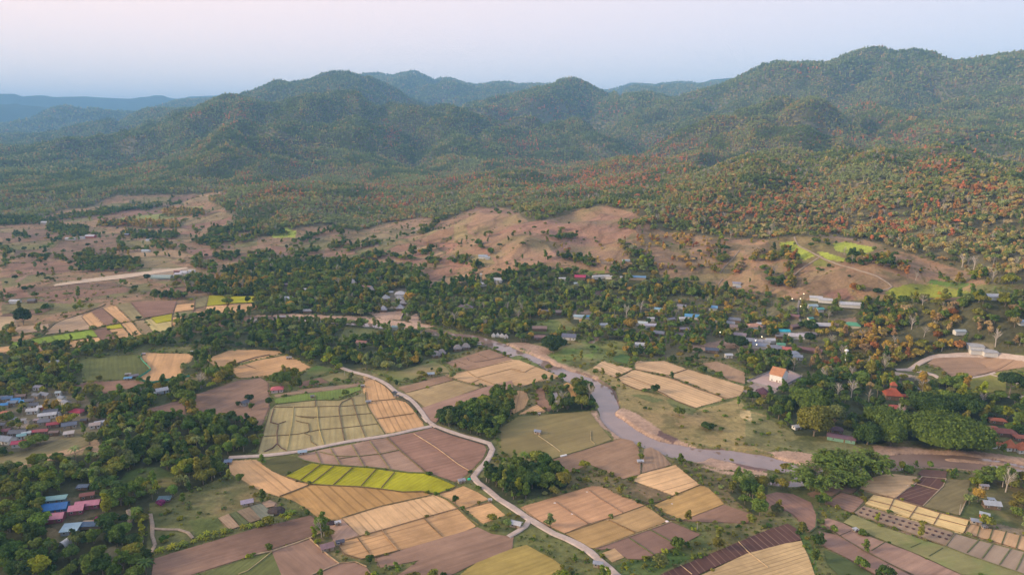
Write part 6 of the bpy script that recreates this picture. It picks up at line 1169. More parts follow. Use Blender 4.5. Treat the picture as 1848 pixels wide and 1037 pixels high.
WH=(.78,.78,.78); OFF=(.62,.60,.56); LB=(.36,.55,.72); BL=(.03,.20,.52); BBL=(.05,.30,.75); DG_=(.12,.13,.155); GY=(.24,.26,.30); CRM=(.45,.03,.07); RDB=(.30,.06,.05); PNK=(.85,.24,.32); ORG=(.62,.20,.09); TERRA=(.45,.15,.09); TEAL=(.25,.48,.47); PUR=(.24,.14,.17); BRW=(.22,.14,.11); THG=(.36,.33,.32); TURQ=(.02,.5,.6); GRNR=(.12,.42,.22)
WW=(.75,.73,.68); WT_=(.45,.36,.26); WB=(.22,.15,.10); WY=(.68,.55,.25)
B = building
# farm in the wood, bottom left
B('b0',(395,560),15,8,14,'gable',BL,(.08,.16,.3),'long deep blue metal roofed shed in the dark wood','shed',lm='long blue shed')
B('b0',(402,500),12,4,14,'shed',TEAL,(.2,.3,.3),'pale green grey lean-to roof behind the long blue shed','shed',lm='grey green lean-to')
B('b0',(395,630),10.5,7,14,'gable',PNK,(.3,.1,.12),'pink metal roofed house in front of the long blue shed','house',lm='front pink roof')
B('b0',(560,570),7.5,6.5,14,'gable',PNK,(.35,.12,.15),'pink metal roofed house in the middle of the three pink roofs','house',lm='middle pink roof')
B('b0',(640,535),13,6,14,'gable',PNK,(.35,.12,.15),'longest pink metal roof, farthest from the blue shed','house',lm='long pink roof')
B('b0',(635,470),7.5,4,20,'gable',(.24,.07,.05),WB,'low rust red roofed hut half hidden behind the pink roofs','hut',lm='rust red hut')
B('b0',(515,715),8.5,7,10,'shed',LB,(.3,.35,.4),'pale blue sheet roofed shed beside the vegetable beds','shed',lm='pale blue shed')
B('b0',(650,690),13,3.5,4,'shed',(.03,.10,.20),(.05,.08,.12),'long dark blue net shelter beside the sandy yard track','shelter',open_=True,lm='dark blue shelter')
B('b0',(475,810),5,4.5,75,'arch',(.62,.72,.80),WW,'small arched white plastic greenhouse below the pale blue shed','greenhouse',h=2.4,rise=.9,lm='small greenhouse')
B('b0',(1785,515),6.5,4.2,24,'gable',(.50,.42,.50),WT_,'weathered mauve roofed field hut above the vegetable beds','hut',h=2.2,lm='mauve hut')
B('b0',(1648,222),5,3.5,10,'shed',(.2,.28,.42),WT_,'blue grey roadside hut at the western end of the side road','hut',h=2.2,lm='blue grey roadside hut')
B('b0',(1190,492),7,3.5,8,'shed',(.10,.20,.24),WB,'dark teal roofed hut behind the purple bush','hut',h=2.2,lm='dark teal hut')
B('b0',(600,405),6,3,8,'shed',(.09,.14,.22),WB,'dark slate roofed shed sunk in the wood behind the pink roofs','shed',h=2.2,lm='dark slate shed')
# village at the western edge
V_ = [((40,590),9,7,20,'hip',ORG,WW,'bright orange hip roofed house with white walls'),((20,478),9,6,15,'gable',GY,WT_,'grey gable house beyond the blue roofs by the wood edge'),((35,528),6,5,20,'gable',BBL,WT_,'small bright blue roof nearest the orange hip roofed house'),
 ((60,480),8,6,20,'gable',(.12,.22,.36),WT_,'slate blue roofed house among the blue roofs'),((120,492),7,5,18,'gable',BBL,WW,'bright blue roof on the western side of the two joined blue roofs'),((175,503),6,5,18,'gable',(.07,.34,.72),WW,'bright blue roof on the eastern side of the two joined blue roofs'),
 ((215,498),8,6,15,'gable',DG_,WT_,'charcoal roofed house touching the bright blue roofs'),((88,512),8,5,12,'shed',(.2,.28,.36),WT_,'blue grey shed roof in front of the bright blue roofs'),((155,465),8,5,15,'gable',BRW,WB,'brown roofed house behind the bright blue roofs'),
 ((330,452),11,6,-20,'gable',GY,WT_,'grey roofed house with a low extension at the wood edge'),((268,458),7,5,-15,'gable',(.20,.21,.22),WT_,'small grey roof just west of the grey house at the wood edge'),((228,530),11,6,20,'gable',DG_,WW,'dark grey roofed long house beside the white roofs'),
 ((240,568),9,6,15,'gable',(.80,.82,.85),WW,'brightest white roof in the village centre'),((290,545),5,4,15,'shed',(.75,.7,.68),(.6,.2,.12),'tiny white lean-to with a red wall'),((348,600),14,6,20,'gable',(.72,.76,.80),WW,'long pale roof in front of the twin dark gables'),
 ((372,577),11,6,20,'gable',DG_,(.6,.55,.42),'dark twin gable roof right behind the long pale roof'),((565,575),12,8,-12,'hip',CRM,WT_,'large crimson hip roofed house apart from the village'),((450,478),7,5,-30,'gable',(.26,.31,.36),WW,'grey house with white walls in the northern trees'),
 ((480,510),8,5,-30,'gable',(.28,.30,.34),WW,'longer grey house south of the grey one in the northern trees'),((425,440),5,4,10,'gable',(.5,.6,.62),WW,'small pale roof at the top of the village lane'),((505,672),11,7,25,'gable',(.13,.16,.22),WT_,'blue black roofed house near the terrace edge'),
 ((388,668),9,5,22,'gable',(.42,.04,.06),WB,'long red roofed house in the middle of the village'),((310,718),9,5,10,'gable',(.36,.08,.08),WB,'dull red roof in front of the long red roofed house'),((268,722),7,4,20,'gable',(.50,.05,.08),WB,'scarlet roof beside the dull red roof'),
 ((135,728),13,7,8,'gable',DG_,WB,'wide charcoal roof above the teal roof'),((160,752),6,5,30,'gable',TEAL,WW,'teal green roofed house'),((195,735),6,4,30,'gable',(.55,.62,.62),WW,'pale grey roof next to the teal green roofed house'),((45,778),14,9,-12,'gable',(.27,.32,.38),WW,'biggest steel grey roof at the village corner'),
 ((148,805),11,6,15,'gable',(.48,.03,.10),WW,'crimson pink roofed house at the southern corner of the village'),((45,716),7,5,15,'gable',(.28,.08,.09),WB,'small maroon roof west of the wide charcoal roof'),((15,672),6,5,10,'gable',DG_,WT_,'dark roofed house on the western lane'),
 ((325,648),9,6,15,'gable',(.16,.17,.20),WT_,'dark grey roof behind the long red roofed house'),((740,655),11,5,28,'gable',(.60,.60,.62),WW,'long whitish roof half under the big round tree'),((690,672),8,6,20,'gable',(.52,.42,.36),WW,'beige roofed barn joined to the long whitish roof'),
 ((500,735),7,5,25,'shed',(.55,.50,.46),WT_,'beige shed roof at the terrace corner'),((395,728),7,4,10,'gable',BRW,WB,'brown roofed hut by the terrace'),((100,632),5,4,20,'gable',(.66,.69,.75),WW,'small white roof behind the bare yard'),((265,640),4,3,10,'shed',(.4,.3,.3),WT_,'rusty hut behind the bare yard'),
 ((420,590),4,4,0,'gable',(.3,.3,.32),WW,'small grey annex east of the twin dark gables'),((610,640),5,4,10,'gable',(.10,.10,.12),WB,'black roofed hut under the eastern village trees'),((170,640),4,4,15,'shed',(.5,.45,.4),WW,'pale hut at the edge of the bare yard'),((-60,640),9,6,10,'gable',GY,WT_,'grey house past the western lane'),((-80,560),9,6,10,'gable',ORG,WW,'orange roofed house past the western lane'),((-90,760),10,6,10,'gable',CRM,WW,'red roofed house past the western corner')]
for at, w, dp, rot, kd, rf, wl, lab in V_: B('m0', at, w*.88, dp*.85, rot, kd, rf, wl, lab, 'house', lm='')
B('m0',(395,215),8,4,10,'shed',(.42,.48,.52),WW,'pale grey shed roof deep in the western wood','shed',lm='pale shed in the western wood')
B('m0',(272,400),6,4,0,'shed',(.40,.36,.40),WW,'mauve grey shed roof at the northern end of the village','shed',lm='')
B('m0',(1175,420),10,6.5,32,'gable',(.72,.77,.82),(.5,.55,.6),'white metal barn standing alone below the fenced field','barn',lm='white barn')
B('m0',(1130,437),7,3,32,'shed',(.45,.52,.52),WT_,'grey lean-to on the near side of the white metal barn','shed',h=2,lm='')
B('m0',(925,328),6,3,15,'shed',(.08,.36,.75),WT_,'bright blue tarpaulin shed beside the green crop','shed',h=2,lm='blue tarpaulin shed')
B('m0',(968,312),7,4,35,'gable',(.24,.21,.24),WB,'grey brown shed behind the bright blue tarpaulin','shed',h=2.2,lm='')
B('m0',(925,298),5,2.5,15,'shed',(.35,.35,.33),WB,'narrow grey shed at the corner of the green crop','shed',h=1.9,lm='')
B('m1',(155,412),10,7,14,'hip',(.80,.13,.14),(.7,.55,.5),'bright red hip roofed farmhouse against the round grove','house',lm='bright red farmhouse')
B('m0',(1765,510),6,5,60,'gable',DG_,(.5,.47,.45),'small dark roofed farmhouse among four trees in the bare field','house',lm='farmhouse among four trees')
for code, at, w, dp, rot, rf, lab in [('m1',(408,458),3,2.4,10,(.20,.19,.19),'dark little hut standing in the maize strip'),('m1',(812,496),4.2,2.8,15,(.42,.44,.46),'grey tin hut at the apex of the striped field'),('m1',(337,864),5.4,3,15,(.42,.55,.68),'pale blue tin shelter beside the side road'),('m1',(770,382),3,2.4,10,(.4,.38,.36),'small pale hut where the hedges meet above the apex'),
     ('b1',(1483,355),4.6,3.2,20,(.45,.44,.48),'grey roofed pump hut inside the road bend'),('b1',(515,838),6.6,4.6,25,(.34,.20,.20),'rusty patched roof hut by the dark shrubs'),('b1',(608,800),4.4,3,20,(.10,.10,.13),'black roofed hut on the bare patch'),('b1',(592,662),3.2,2,20,(.72,.74,.76),'tiny white shelter beside the ash heap'),
     ('b2',(28,672),6.2,3.6,-22,(.80,.83,.86),'white tin shed beside the short earth track'),('b2',(622,962),5,2.8,-15,(.40,.43,.50),'grey tin hut by the lower road'),('b2',(925,216),4.2,3,0,(.55,.57,.62),'white roofed hut between the two bare fields'),('m2',(187,716),5,3.6,-22,(.30,.34,.42),'blue grey roofed hut out in the meadow'),
     ('m1',(1262,298),6,4,10,(.50,.60,.66),'pale blue hut between the bright lawn and the bare field'),('m1',(1015,452),4.2,2,-15,(.10,.10,.11),'dark low shelter beside the long road'),('m2',(197,585),1.6,1.6,0,(.62,.55,.50),'tiny pale shelter by the curved plots'),('b3',(630,712),2.6,2,20,(.80,.80,.82),'tiny white shelter beside the round bush'),
     ('b3',(1557,398),5,2.6,-8,(.36,.33,.36),'mauve grey tin shed in the garden'),('b3',(1610,497),4,3,-10,(.60,.64,.70),'small pale shed behind the garden barn'),('b3',(1561,605),5,3.2,-35,(.45,.52,.58),'grey tin hut with an orange wall in the garden'),('b3',(1497,652),5.2,3.6,-20,(.36,.40,.48),'steel grey tin shelter at the end of the golden plots'),
     ('b3',(1560,690),2.6,2,0,(.3,.3,.33),'dark kiosk by the striped strips'),('m1',(1048,125),4,3,0,(.7,.7,.6),'tiny cream hut inside the central wood'),('m0',(1400,138),5,2.6,5,(.62,.60,.55),'low pale shelter above the fenced field'),('m1',(240,180),5,3,5,(.42,.38,.33),'grey shelter between the two upper stubble fields'),
     ('m0',(1040,150),3,2,10,(.45,.36,.40),'little rusty shelter at the corner of the fence'),('b1',(1690,498),2,1.4,0,(.75,.76,.76),'tiny white box hut at the edge of the rough stubble')]:
    B(code, at, w, dp, rot, 'gable' if w > 4 else 'shed', rf, WT_ if 'orange' not in lab else ORG, lab, 'hut' if 'hut' in lab else 'shelter', h=1.9 if w < 5 else 2.3, lm=lab if w > 4 else '')
B('b3',(1608,535),9,5.5,-12,'gable',(.50,.53,.56),WB,'large grey roofed barn in the garden','barn',lm='garden barn')
B('m1',(765,75),11,6,-12,'gable',(.45,.20,.13),(.6,.5,.42),'rust orange roofed house inside the central wood','house',lm='rust roofed house in the wood')
for at, w, lab in [((1300,165),8,'grey thatched cottage lowest of the row by the bare plots'),((1340,152),8,'grey thatched cottage beside the lowest one'),((1455,118),8,'grey thatched cottage third along the row by the bare plots'),((1515,107),8,'grey thatched cottage highest of the row by the bare plots')]:
    B('m1', at, w, 6, 10, 'hip', THG, WB, lab, 'cottage', rise=3.4, metal=False, lm='thatched cottages')
# temple and its platform
B('m3',(75,330),11.5,15,-42,'gable',(.66,.30,.15),WW,'white temple hall with a steep orange roof on its terrace','temple',h=6.6,rise=4.6,metal=False,lm='white temple hall')
B('m3',(525,765),19,6,-24,'gable',PUR,(.25,.45,.32),'long purple brown roofed house with green walls on the river bank','house',metal=False,lm='long purple brown house')
B('m3',(488,705),9,7,-20,'hip',(.14,.09,.11),WB,'dark purple hip roof behind the long river bank house','house',metal=False,lm='')
B('m2',(1805,440),10,8,-20,'pyramid',(.15,.07,.10),WB,'dark maroon pavilion below the temple terrace','pavilion',rise=4,metal=False,lm='maroon pavilion')
B('m3',(895,460),13,10,-10,'hip',(.50,.12,.06),WB,'tiered orange red shrine roof in the trees','shrine',h=4,rise=4.5,metal=False,lm='red shrine')
B('m3',(897,432),5,4,-10,'hip',(.52,.14,.07),WB,'small raised top tier roof of the red shrine','shrine',h=8.5,rise=2.4,metal=False,lm='')
B('m3',(990,465),7,5,-10,'gable',(.45,.11,.06),WB,'small red roof just east of the red shrine','house',metal=False,lm='')
B('m3',(930,550),11,7,-20,'hip',(.42,.11,.09),WB,'dull red roof between the shrine and the round trees','house',metal=False,lm='dull red roof')
for at, w, dp, rot, lab in [((1655,640),14,7,-15,'dull red roof furthest back in the red roofed resort'),((1612,700),12,8,-10,'long dull red roof beside the great round tree'),((1710,725),18,10,-15,'broad faded red roof in the resort'),((1825,765),12,7,-10,'orange red roof behind the pointed bungalows')]:
    B('m3', at, w*.78, dp*.78, rot, 'hip', TERRA if 'broad' not in lab else (.33,.13,.10), WB, lab, 'house', metal=False, lm='resort roofs')
for at, lab in [((1637,812),'pointed orange bungalow nearest the great round tree'),((1740,830),'pointed orange bungalow in the middle of the riverside row'),((1826,848),'pointed orange bungalow at the eastern end of the row'),((1930,858),'pointed orange bungalow past the eastern end')]:
    B('m3', at, 6.6, 6.2, -5, 'pyramid', (.62,.21,.10), WW, lab, 'bungalow', rise=4.6, metal=False, lm='pointed orange bungalows')
B('m3',(205,680),6,4,20,'gable',WH,WW,'small white riverside shelter beside the tall grey green tree','shelter',h=2.2,lm='white riverside shelter')
for at, w, dp, lab in [((1495,108),13,8,'white flat roofed hall, rearmost by the gravel road'),((1512,138),14,6,'long white building in front of the flat roofed hall'),((1595,150),12,9,'square white building nearest the gravel road')]:
    B('m3', at, w, dp, -12, 'shed', (.82,.83,.85), WW, lab, 'building', h=4, lm='white buildings by the gravel road')
# village in the middle distance: crop, base point, width, depth, rotation, roof, colour, wall, label
T_ = [('u3',(590,600),20,8,-14,'gable',(.72,.78,.85),WW,'longest pale blue white school roof behind the village'),('u3',(412,568),13,6,-22,'gable',(.66,.72,.80),WW,'pale classroom roof middle of three in the trees'),('u3',(345,552),12,6,-22,'gable',(.72,.75,.80),WW,'pale classroom roof westernmost of three in the trees'),
 ('u3',(320,612),9,6,5,'gable',(.45,.6,.75),WW,'light blue roof below the two classroom roofs'),('u3',(606,750),14,9,-18,'hip',GRNR,(.7,.66,.5),'bright green hip roofed house with cream walls'),('u3',(400,752),14,8,-8,'gable',(.62,.60,.60),WB,'wide white and grey roofed house above the yard'),('u3',(115,795),10,6,-4,'gable',TURQ,WW,'vivid turquoise roof in the village'),
 ('u3',(205,828),14,8,-10,'gable',(.66,.58,.58),WW,'pinkish white roof beside the village lane'),('u3',(250,818),9,6,0,'gable',(.30,.26,.28),WB,'grey roof joined to the pinkish white roof'),('u3',(305,815),10,6,-10,'gable',(.28,.24,.26),WB,'dark grey roof by the lamp at the yard'),('u3',(190,685),9,5,-30,'gable',(.30,.14,.12),WB,'maroon roof left beside the village lane top'),
 ('u3',(372,635),7,5,10,'gable',(.10,.42,.36),WW,'sea green roof under the light blue roof'),('u3',(305,692),5,4,10,'gable',(.12,.40,.36),WW,'small sea green roof beside the village lane'),('u3',(1628,545),13,7,-5,'gable',(.68,.72,.78),WW,'white roof at the far eastern meadow'),('u3',(1380,797),9,5,0,'gable',(.5,.58,.6),WW,'pale roof lost in the eastern forest'),
 ('u3',(190,758),10,6,20,'gable',(.28,.15,.13),WB,'maroon roof beside the vivid turquoise roof'),('u3',(1842,728),8,5,0,'gable',(.45,.55,.75),WW,'pale blue roof at the eastern forest edge'),('u3',(45,915),13,9,0,'hip',(.26,.26,.30),WY,'grey hip roofed house with yellow walls'),('u3',(140,925),9,6,-12,'gable',(.65,.16,.12),WY,'orange red roof beside the yellow walled house'),
 ('u3',(178,955),10,7,-5,'hip',(.30,.33,.40),WW,'steel grey hip roof with white walls'),('u3',(205,980),9,5,-10,'gable',(.42,.46,.50),WW,'long pale grey roof in front of the steel grey hip roof'),('u3',(300,930),20,6,-28,'gable',(.22,.10,.09),WB,'very long dark brown red roof at the village edge'),('u3',(90,892),7,5,-10,'gable',(.12,.36,.22),WW,'small green roof behind the yellow walled house'),
 ('u3',(15,860),8,6,0,'gable',(.6,.6,.62),WW,'whitish roof at the bright garden'),('u3',(75,830),6,4,0,'gable',(.22,.2,.2),WB,'small dark roof in front of the vivid turquoise roof'),
 ('u2',(492,400),13,8,-10,'gable',(.55,.04,.12),WB,'crimson roof on the hill foot'),('u2',(640,396),22,5,12,'gable',(.70,.66,.62),WW,'very long pale roof beside the crimson roof'),('u2',(700,398),8,4,-20,'gable',(.55,.55,.55),WW,'short grey roof at the end of the very long pale roof'),('u2',(905,402),20,7,-12,'shed',(.22,.42,.65),WT_,'blue and white barn roof below the sandy track'),
 ('u2',(362,412),8,4,0,'gable',(.66,.70,.76),WW,'small white roof west of the crimson roof'),('u2',(465,448),6,4,0,'gable',(.5,.62,.7),WW,'pale blue hut below the crimson roof'),('u2',(822,282),9,5,0,'gable',(.40,.48,.52),WW,'grey roof up on the scrubby hillside'),('u2',(485,688),11,6,-12,'gable',(.45,.60,.72),WW,'pale blue white roof by the bare yard'),('u2',(540,688),9,4,0,'gable',(.10,.40,.75),WW,'vivid blue roof beside the pale blue white roof'),
 ('u2',(500,712),4,3,0,'pyramid',(.75,.35,.10),WW,'tiny orange and white shrine by the vivid blue roof'),('u2',(412,832),13,9,-12,'gable',(.17,.18,.24),WW,'white walled villa with a dark slate roof beside the great dark tree'),('u2',(655,748),9,5,5,'gable',(.62,.66,.72),WW,'white roof on the pond dam'),('u2',(925,892),9,6,-10,'gable',(.72,.70,.76),WW,'white and mauve hut above the vegetable square'),
 ('u2',(930,735),13,6,-18,'gable',(.55,.64,.68),WW,'pale grey blue roof nearest the leafless round tree'),('u2',(1002,752),12,6,-5,'gable',(.60,.56,.64),WW,'mauve white roof next to the pale grey blue roof'),('u2',(1000,702),7,4,0,'gable',(.7,.7,.7),WW,'small white roof behind the mauve white roof'),('u2',(1060,634),9,5,-25,'gable',(.30,.52,.75),WW,'light blue roof behind the two yellow trees'),
 ('u2',(1225,612),9,6,-20,'gable',(.30,.28,.32),WW,'grey roof with white gables far up the village'),('u2',(1450,622),9,7,-15,'gable',(.18,.40,.68),WW,'mid blue roof by the orange tree'),('u2',(1300,686),15,8,-15,'gable',(.12,.38,.72),WW,'largest bright blue roof in the village'),('u2',(1235,702),8,5,0,'gable',(.68,.70,.74),WW,'white roof west of the largest bright blue roof'),
 ('u2',(1140,708),10,5,25,'gable',(.22,.20,.24),WB,'dark grey roof down the lane from the largest bright blue roof'),('u2',(1060,808),10,7,-20,'gable',(.20,.21,.25),WB,'charcoal roof among the palms'),('u2',(1605,710),12,7,-22,'gable',(.20,.21,.24),WB,'charcoal roof above the orange tiled house'),('u2',(1565,735),11,7,-20,'gable',(.34,.34,.36),WT_,'wide grey roof left of the orange tiled house'),
 ('u2',(1600,762),10,7,-20,'gable',(.30,.22,.20),WT_,'brown grey roof in front of the wide grey roof'),('u2',(1745,757),15,9,8,'hip',(.75,.32,.18),WW,'orange tiled house, largest in the village'),('u2',(1800,742),9,5,0,'gable',(.65,.66,.72),WW,'white roof behind the orange tiled house'),('u2',(1645,820),11,6,-20,'gable',(.36,.28,.30),WW,'mauve grey roof by the small green'),
 ('u2',(1715,862),12,8,-18,'gable',(.30,.31,.36),WT_,'wide slate roof over the lamp lit yard'),('u2',(1790,897),13,8,-22,'gable',(.28,.31,.38),WW,'slate blue roof at the lower yard'),('u2',(1775,868),8,6,-20,'gable',(.40,.38,.40),WT_,'grey roof between the wide slate and slate blue roofs'),('u2',(1825,870),9,6,-20,'gable',(.36,.36,.38),WW,'eastern grey roof in the yard cluster'),
 ('u2',(215,655),7,5,0,'gable',(.6,.55,.5),WW,'cream roof in the western golden wood'),('u2',(240,648),9,5,0,'gable',(.22,.2,.18),WB,'dark roof beside the cream roof'),('u2',(345,655),9,7,0,'gable',(.24,.18,.16),WB,'brown roof under the tall palms'),('u2',(200,772),14,7,-5,'gable',(.30,.19,.15),WB,'brown roof behind the great dark tree'),('u2',(200,838),10,6,0,'gable',(.30,.17,.15),WB,'red brown roof touching the great dark tree'),
 ('u2',(1622,448),9,6,-20,'gable',(.35,.33,.38),WW,'lone grey cabin on the bare hill'),('u2',(1635,465),5,3,-20,'gable',(.5,.55,.58),WW,'small pale shed under the lone grey cabin'),('u2',(770,795),9,7,0,'gable',(.14,.12,.14),WB,'dark roof west of the charcoal roof among palms'),('u2',(1205,825),10,7,0,'gable',(.16,.13,.15),WB,'dark roof south of the largest bright blue roof'),
 ('u2',(1442,930),11,6,-15,'gable',(.08,.10,.15),WB,'navy roof beside the dark round tree'),('u2',(1562,968),6,4,0,'gable',(.6,.62,.66),WW,'small white roof above the striped fields'),('u2',(1240,778),8,5,0,'gable',(.26,.22,.26),WB,'mauve roof in the village palms'),('u2',(788,392),2.5,2.5,0,'gable',(.75,.75,.75),WW,'narrow white tower hut beside the hill stream'),
 ('u1',(1045,522),13,11,0,'hip',(.55,.54,.54),WW,'grand pale pavilion with a tiered roof'),('u1',(936,555),9,8,0,'pyramid',(.38,.40,.42),WB,'grey pointed villa west of the grand pavilion'),('u1',(1035,560),9,7,0,'pyramid',(.42,.42,.43),WB,'grey pointed villa in front of the grand pavilion'),('u1',(1065,590),9,8,0,'pyramid',(.36,.34,.36),WB,'grey pointed villa south east of the grand pavilion'),
 ('u1',(921,636),8,7,0,'pyramid',(.48,.47,.50),WB,'small pointed cabin lower left of the villas'),('u1',(1041,626),8,7,0,'pyramid',(.48,.47,.50),WB,'small pointed cabin above the white path'),('u1',(795,477),13,9,-15,'gable',(.40,.19,.13),WT_,'rust orange villa in the northern wood'),('u1',(833,490),9,8,0,'pyramid',(.33,.31,.32),WB,'grey pointed roof beside the rust orange villa'),
 ('u1',(697,440),11,8,0,'pyramid',(.46,.44,.45),WB,'lone grey pointed roof in the northern wood'),('u1',(1520,625),14,10,0,'pyramid',(.26,.18,.20),WB,'purple grey pointed roof amid golden trees'),('u1',(1482,628),9,8,0,'pyramid',(.24,.17,.18),WB,'smaller purple grey roof west of the pointed one'),('u1',(1745,420),13,8,-15,'gable',(.68,.70,.74),WW,'white house under the bare mound'),
 ('u1',(1638,450),10,6,0,'gable',(.66,.68,.74),WW,'white roof at the foot of the mast'),('u1',(1640,250),12,7,-10,'gable',(.42,.50,.56),WW,'blue grey farmhouse alone on the ridge'),('u1',(1672,258),6,4,0,'gable',(.5,.54,.56),WW,'small shed beside the farmhouse on the ridge'),('u1',(362,492),9,5,0,'gable',(.62,.64,.70),WW,'white roof inside the western golden trees'),
 ('u1',(238,555),9,7,0,'gable',(.64,.70,.76),WW,'white roof above the round green trees'),('u1',(375,645),9,5,0,'gable',(.50,.46,.44),WB,'small brown boathouse on the river bank'),('u1',(195,690),12,3,0,'gable',(.45,.42,.42),WB,'low grey jetty shed at the upper river'),('u1',(1018,765),9,5,-10,'gable',(.36,.48,.44),WW,'grey green roof on the southern river bank'),
 ('u1',(975,502),5,4,0,'gable',(.7,.7,.66),WW,'tiny white roof west of the grand pavilion'),('u1',(215,455),6,4,0,'gable',(.3,.18,.18),WB,'little maroon roof in the golden strip'),('u1',(1715,818),3.5,3.5,0,'pyramid',(.66,.64,.62),WW,'white tent, first from the west of the riverside tents'),('u1',(1745,816),3.5,3.5,0,'pyramid',(.66,.64,.62),WW,'white tent, second from the west of the riverside tents'),
 ('u1',(1775,820),4,3.5,0,'pyramid',(.66,.60,.56),WW,'white tent, third from the west of the riverside tents'),('u1',(1805,826),4,3.5,0,'pyramid',(.55,.5,.48),WW,'grey tent at the eastern end of the riverside tents'),
 ('u0',(113,575),11,6,0,'gable',(.62,.72,.80),WW,'pale blue hut on the western plain'),('u0',(235,572),8,6,0,'gable',(.16,.15,.16),WB,'dark hut on the western plain'),('u0',(655,102),16,9,0,'gable',(.66,.60,.62),(.5,.12,.10),'white roof with a red wall on the far plain'),('u0',(510,120),16,7,0,'gable',(.66,.70,.74),WW,'long white roof west on the far plain'),
 ('u0',(590,112),10,6,0,'gable',(.4,.4,.42),WW,'low grey roof between the two far white roofs'),('u0',(1055,208),12,6,0,'gable',(.56,.66,.76),WW,'pale blue roof at the plain wood edge'),('u0',(1170,400),26,9,2,'arch',(.40,.52,.46),WW,'long pale green greenhouse by the graded strip'),('u0',(1255,395),10,5,0,'gable',(.66,.66,.64),WW,'white roof next to the long greenhouse'),('u0',(1290,378),9,6,0,'gable',(.62,.58,.62),WW,'mauve white roof in the strip farmyard'),
 ('u0',(1330,368),9,8,0,'gable',(.72,.72,.75),WW,'brightest white roof in the strip farmyard'),('u0',(1388,357),8,5,0,'gable',(.70,.72,.76),WW,'white roof east of the strip farmyard'),('u0',(1285,358),10,4,0,'gable',(.34,.14,.12),WB,'rust roof behind the strip farmyard'),('u0',(910,90),12,6,0,'gable',(.26,.28,.36),WB,'slate roof on the far brown field'),('u0',(330,2),20,8,0,'gable',(.66,.66,.70),WW,'far white shed at the mountain foot'),('u0',(1070,130),6,5,0,'gable',(.5,.55,.6),WW,'tiny pale roof on the olive plain')]
for code, at, w, dp, rot, kd, rf, wl, lab in T_:
    c_ = 'tent' if 'tent' in lab.split() or 'tent,' in lab.split() else 'greenhouse' if 'greenhouse' in lab and kd == 'arch' else 'villa' if 'villa' in lab else 'barn' if 'barn' in lab else 'pavilion' if 'grand pale' in lab else 'house'
    B(code, at, w*1.15, dp*1.1, rot, kd, rf, wl, lab, c_, h=3.2 if w > 5 else 1.6, rise=(4.2 if kd == 'pyramid' and w > 6 else 2.6 if kd == 'pyramid' else None), lm=lab if w > 12 else '')
# ------------------------------------------------------------------ other single things
def root_at(name, code, at, label, cat, group=None, rot=0, lm=None):
    pxx, pyy = cr(code, [at])[0]; x_, y_, z_ = place(pxx, pyy); r = bpy.data.objects.new(name, None); C.objects.link(r); r.location = (x_, y_, z_); r.rotation_euler = (0, 0, math.radians(rot)); tag(r, label, cat, group)
    if lm: LAND.append((pxx, pyy, lm))
    return r
def part(name, parent, geo, mat): V, F = geo; return link(name, new_mesh(name, V, F), parent, mat)
def lathe(pr, n=14):
    V = []; F = []
    for z_, r_ in pr:
        for k in range(n): V.append((r_*math.cos(6.2832*k/n), r_*math.sin(6.2832*k/n), z_))
    for i in range(len(pr)-1):
        for k in range(n): F.append((i*n+k, i*n+(k+1) % n, (i+1)*n+(k+1) % n, (i+1)*n+k))
    F.append(tuple(range((len(pr)-1)*n, len(pr)*n))); return V, F
WHT = flat_mat('white_paint', (.8, .8, .78), .5, 0, .05); CONC = flat_mat('concrete', (.42, .38, .35), .9, 0, .12, .3); GRYC = flat_mat('paving', (.27, .25, .25), .9, 0, .15, .3)
r = root_at('water_tower', 'm3', (555, 235), 'tall slim white water tower rising from the trees', 'water tower', lm='white water tower')
part('shaft', r, lathe([(0, .5), (11.5, .42), (11.8, .7)]), WHT); part('tank', r, lathe([(11.8, .7), (12.8, 1.6), (13.7, 1.7), (14.3, .8), (14.5, .15)]), WHT)
# temple terrace
pts4 = cr('m3', [(-150, 355), (90, 255), (245, 322), (60, 412)]); XX, YY, ZZ = unproj([a[0] for a in pts4], [a[1] for a in pts4]); z0 = float(ZZ.max())
cxm, cym = XX.mean(), YY.mean(); r = bpy.data.objects.new('temple_terrace', None); C.objects.link(r); r.location = (cxm, cym, z0); tag(r, 'wide paved terrace with a low grey wall around the white temple', 'terrace')
pl = [(a-cxm, b-cym, .55) for a, b in zip(XX, YY)]; part('platform', r, solid([pl], 1.3), flat_mat('terrace_paving', (.46, .34, .30), .9, 0, .1, .2))
for i in range(4):
    a = Vector(pl[i]); b = Vector(pl[(i+1) % 4]); n_ = (b-a).normalized().cross(Vector((0, 0, 1)))*.25; a_, b_ = a+Vector((0, 0, .9)), b+Vector((0, 0, .9)); part('parapet', r, solid([[a_-n_, b_-n_, b_+n_, a_+n_]], 2.3), GRYC)
# masts and poles
for code, at, h_, lab in [('m3', (124, 250), 9, 'thin utility pole beside the temple road'), ('m3', (238, 372), 9, 'thin utility pole at the terrace corner'), ('u2', (1830, 985), 10, 'utility pole at the village edge'), ('u3', (100, 775), 9, 'utility pole behind the turquoise roof'), ('u3', (323, 800), 9, 'utility pole at the grey yard'), ('u2', (738, 690), 9, 'utility pole beside the pond'), ('b2', (1335, 720), 5, 'bare post in the green reeds'), ('b3', (1380, 600), 6, 'thin post at the weedy field'), ('m1', (640, 310), 6, 'post where the side hedges meet'), ('m3', (1818, 60+30), 8, 'thin pole beside the gravel road')]:
    r = root_at('utility_pole', code, at, lab, 'utility pole', 'utility poles'); part('pole', r, lathe([(-.3, .16), (h_, .1)], 8), CONC); part('crossarm', r, box(-.9, .9, -.06, .06, h_-.7, h_-.55), POST)
r = root_at('radio_mast', 'u1', (1625, 465), 'slim steel radio mast in front of the bare mound', 'mast')
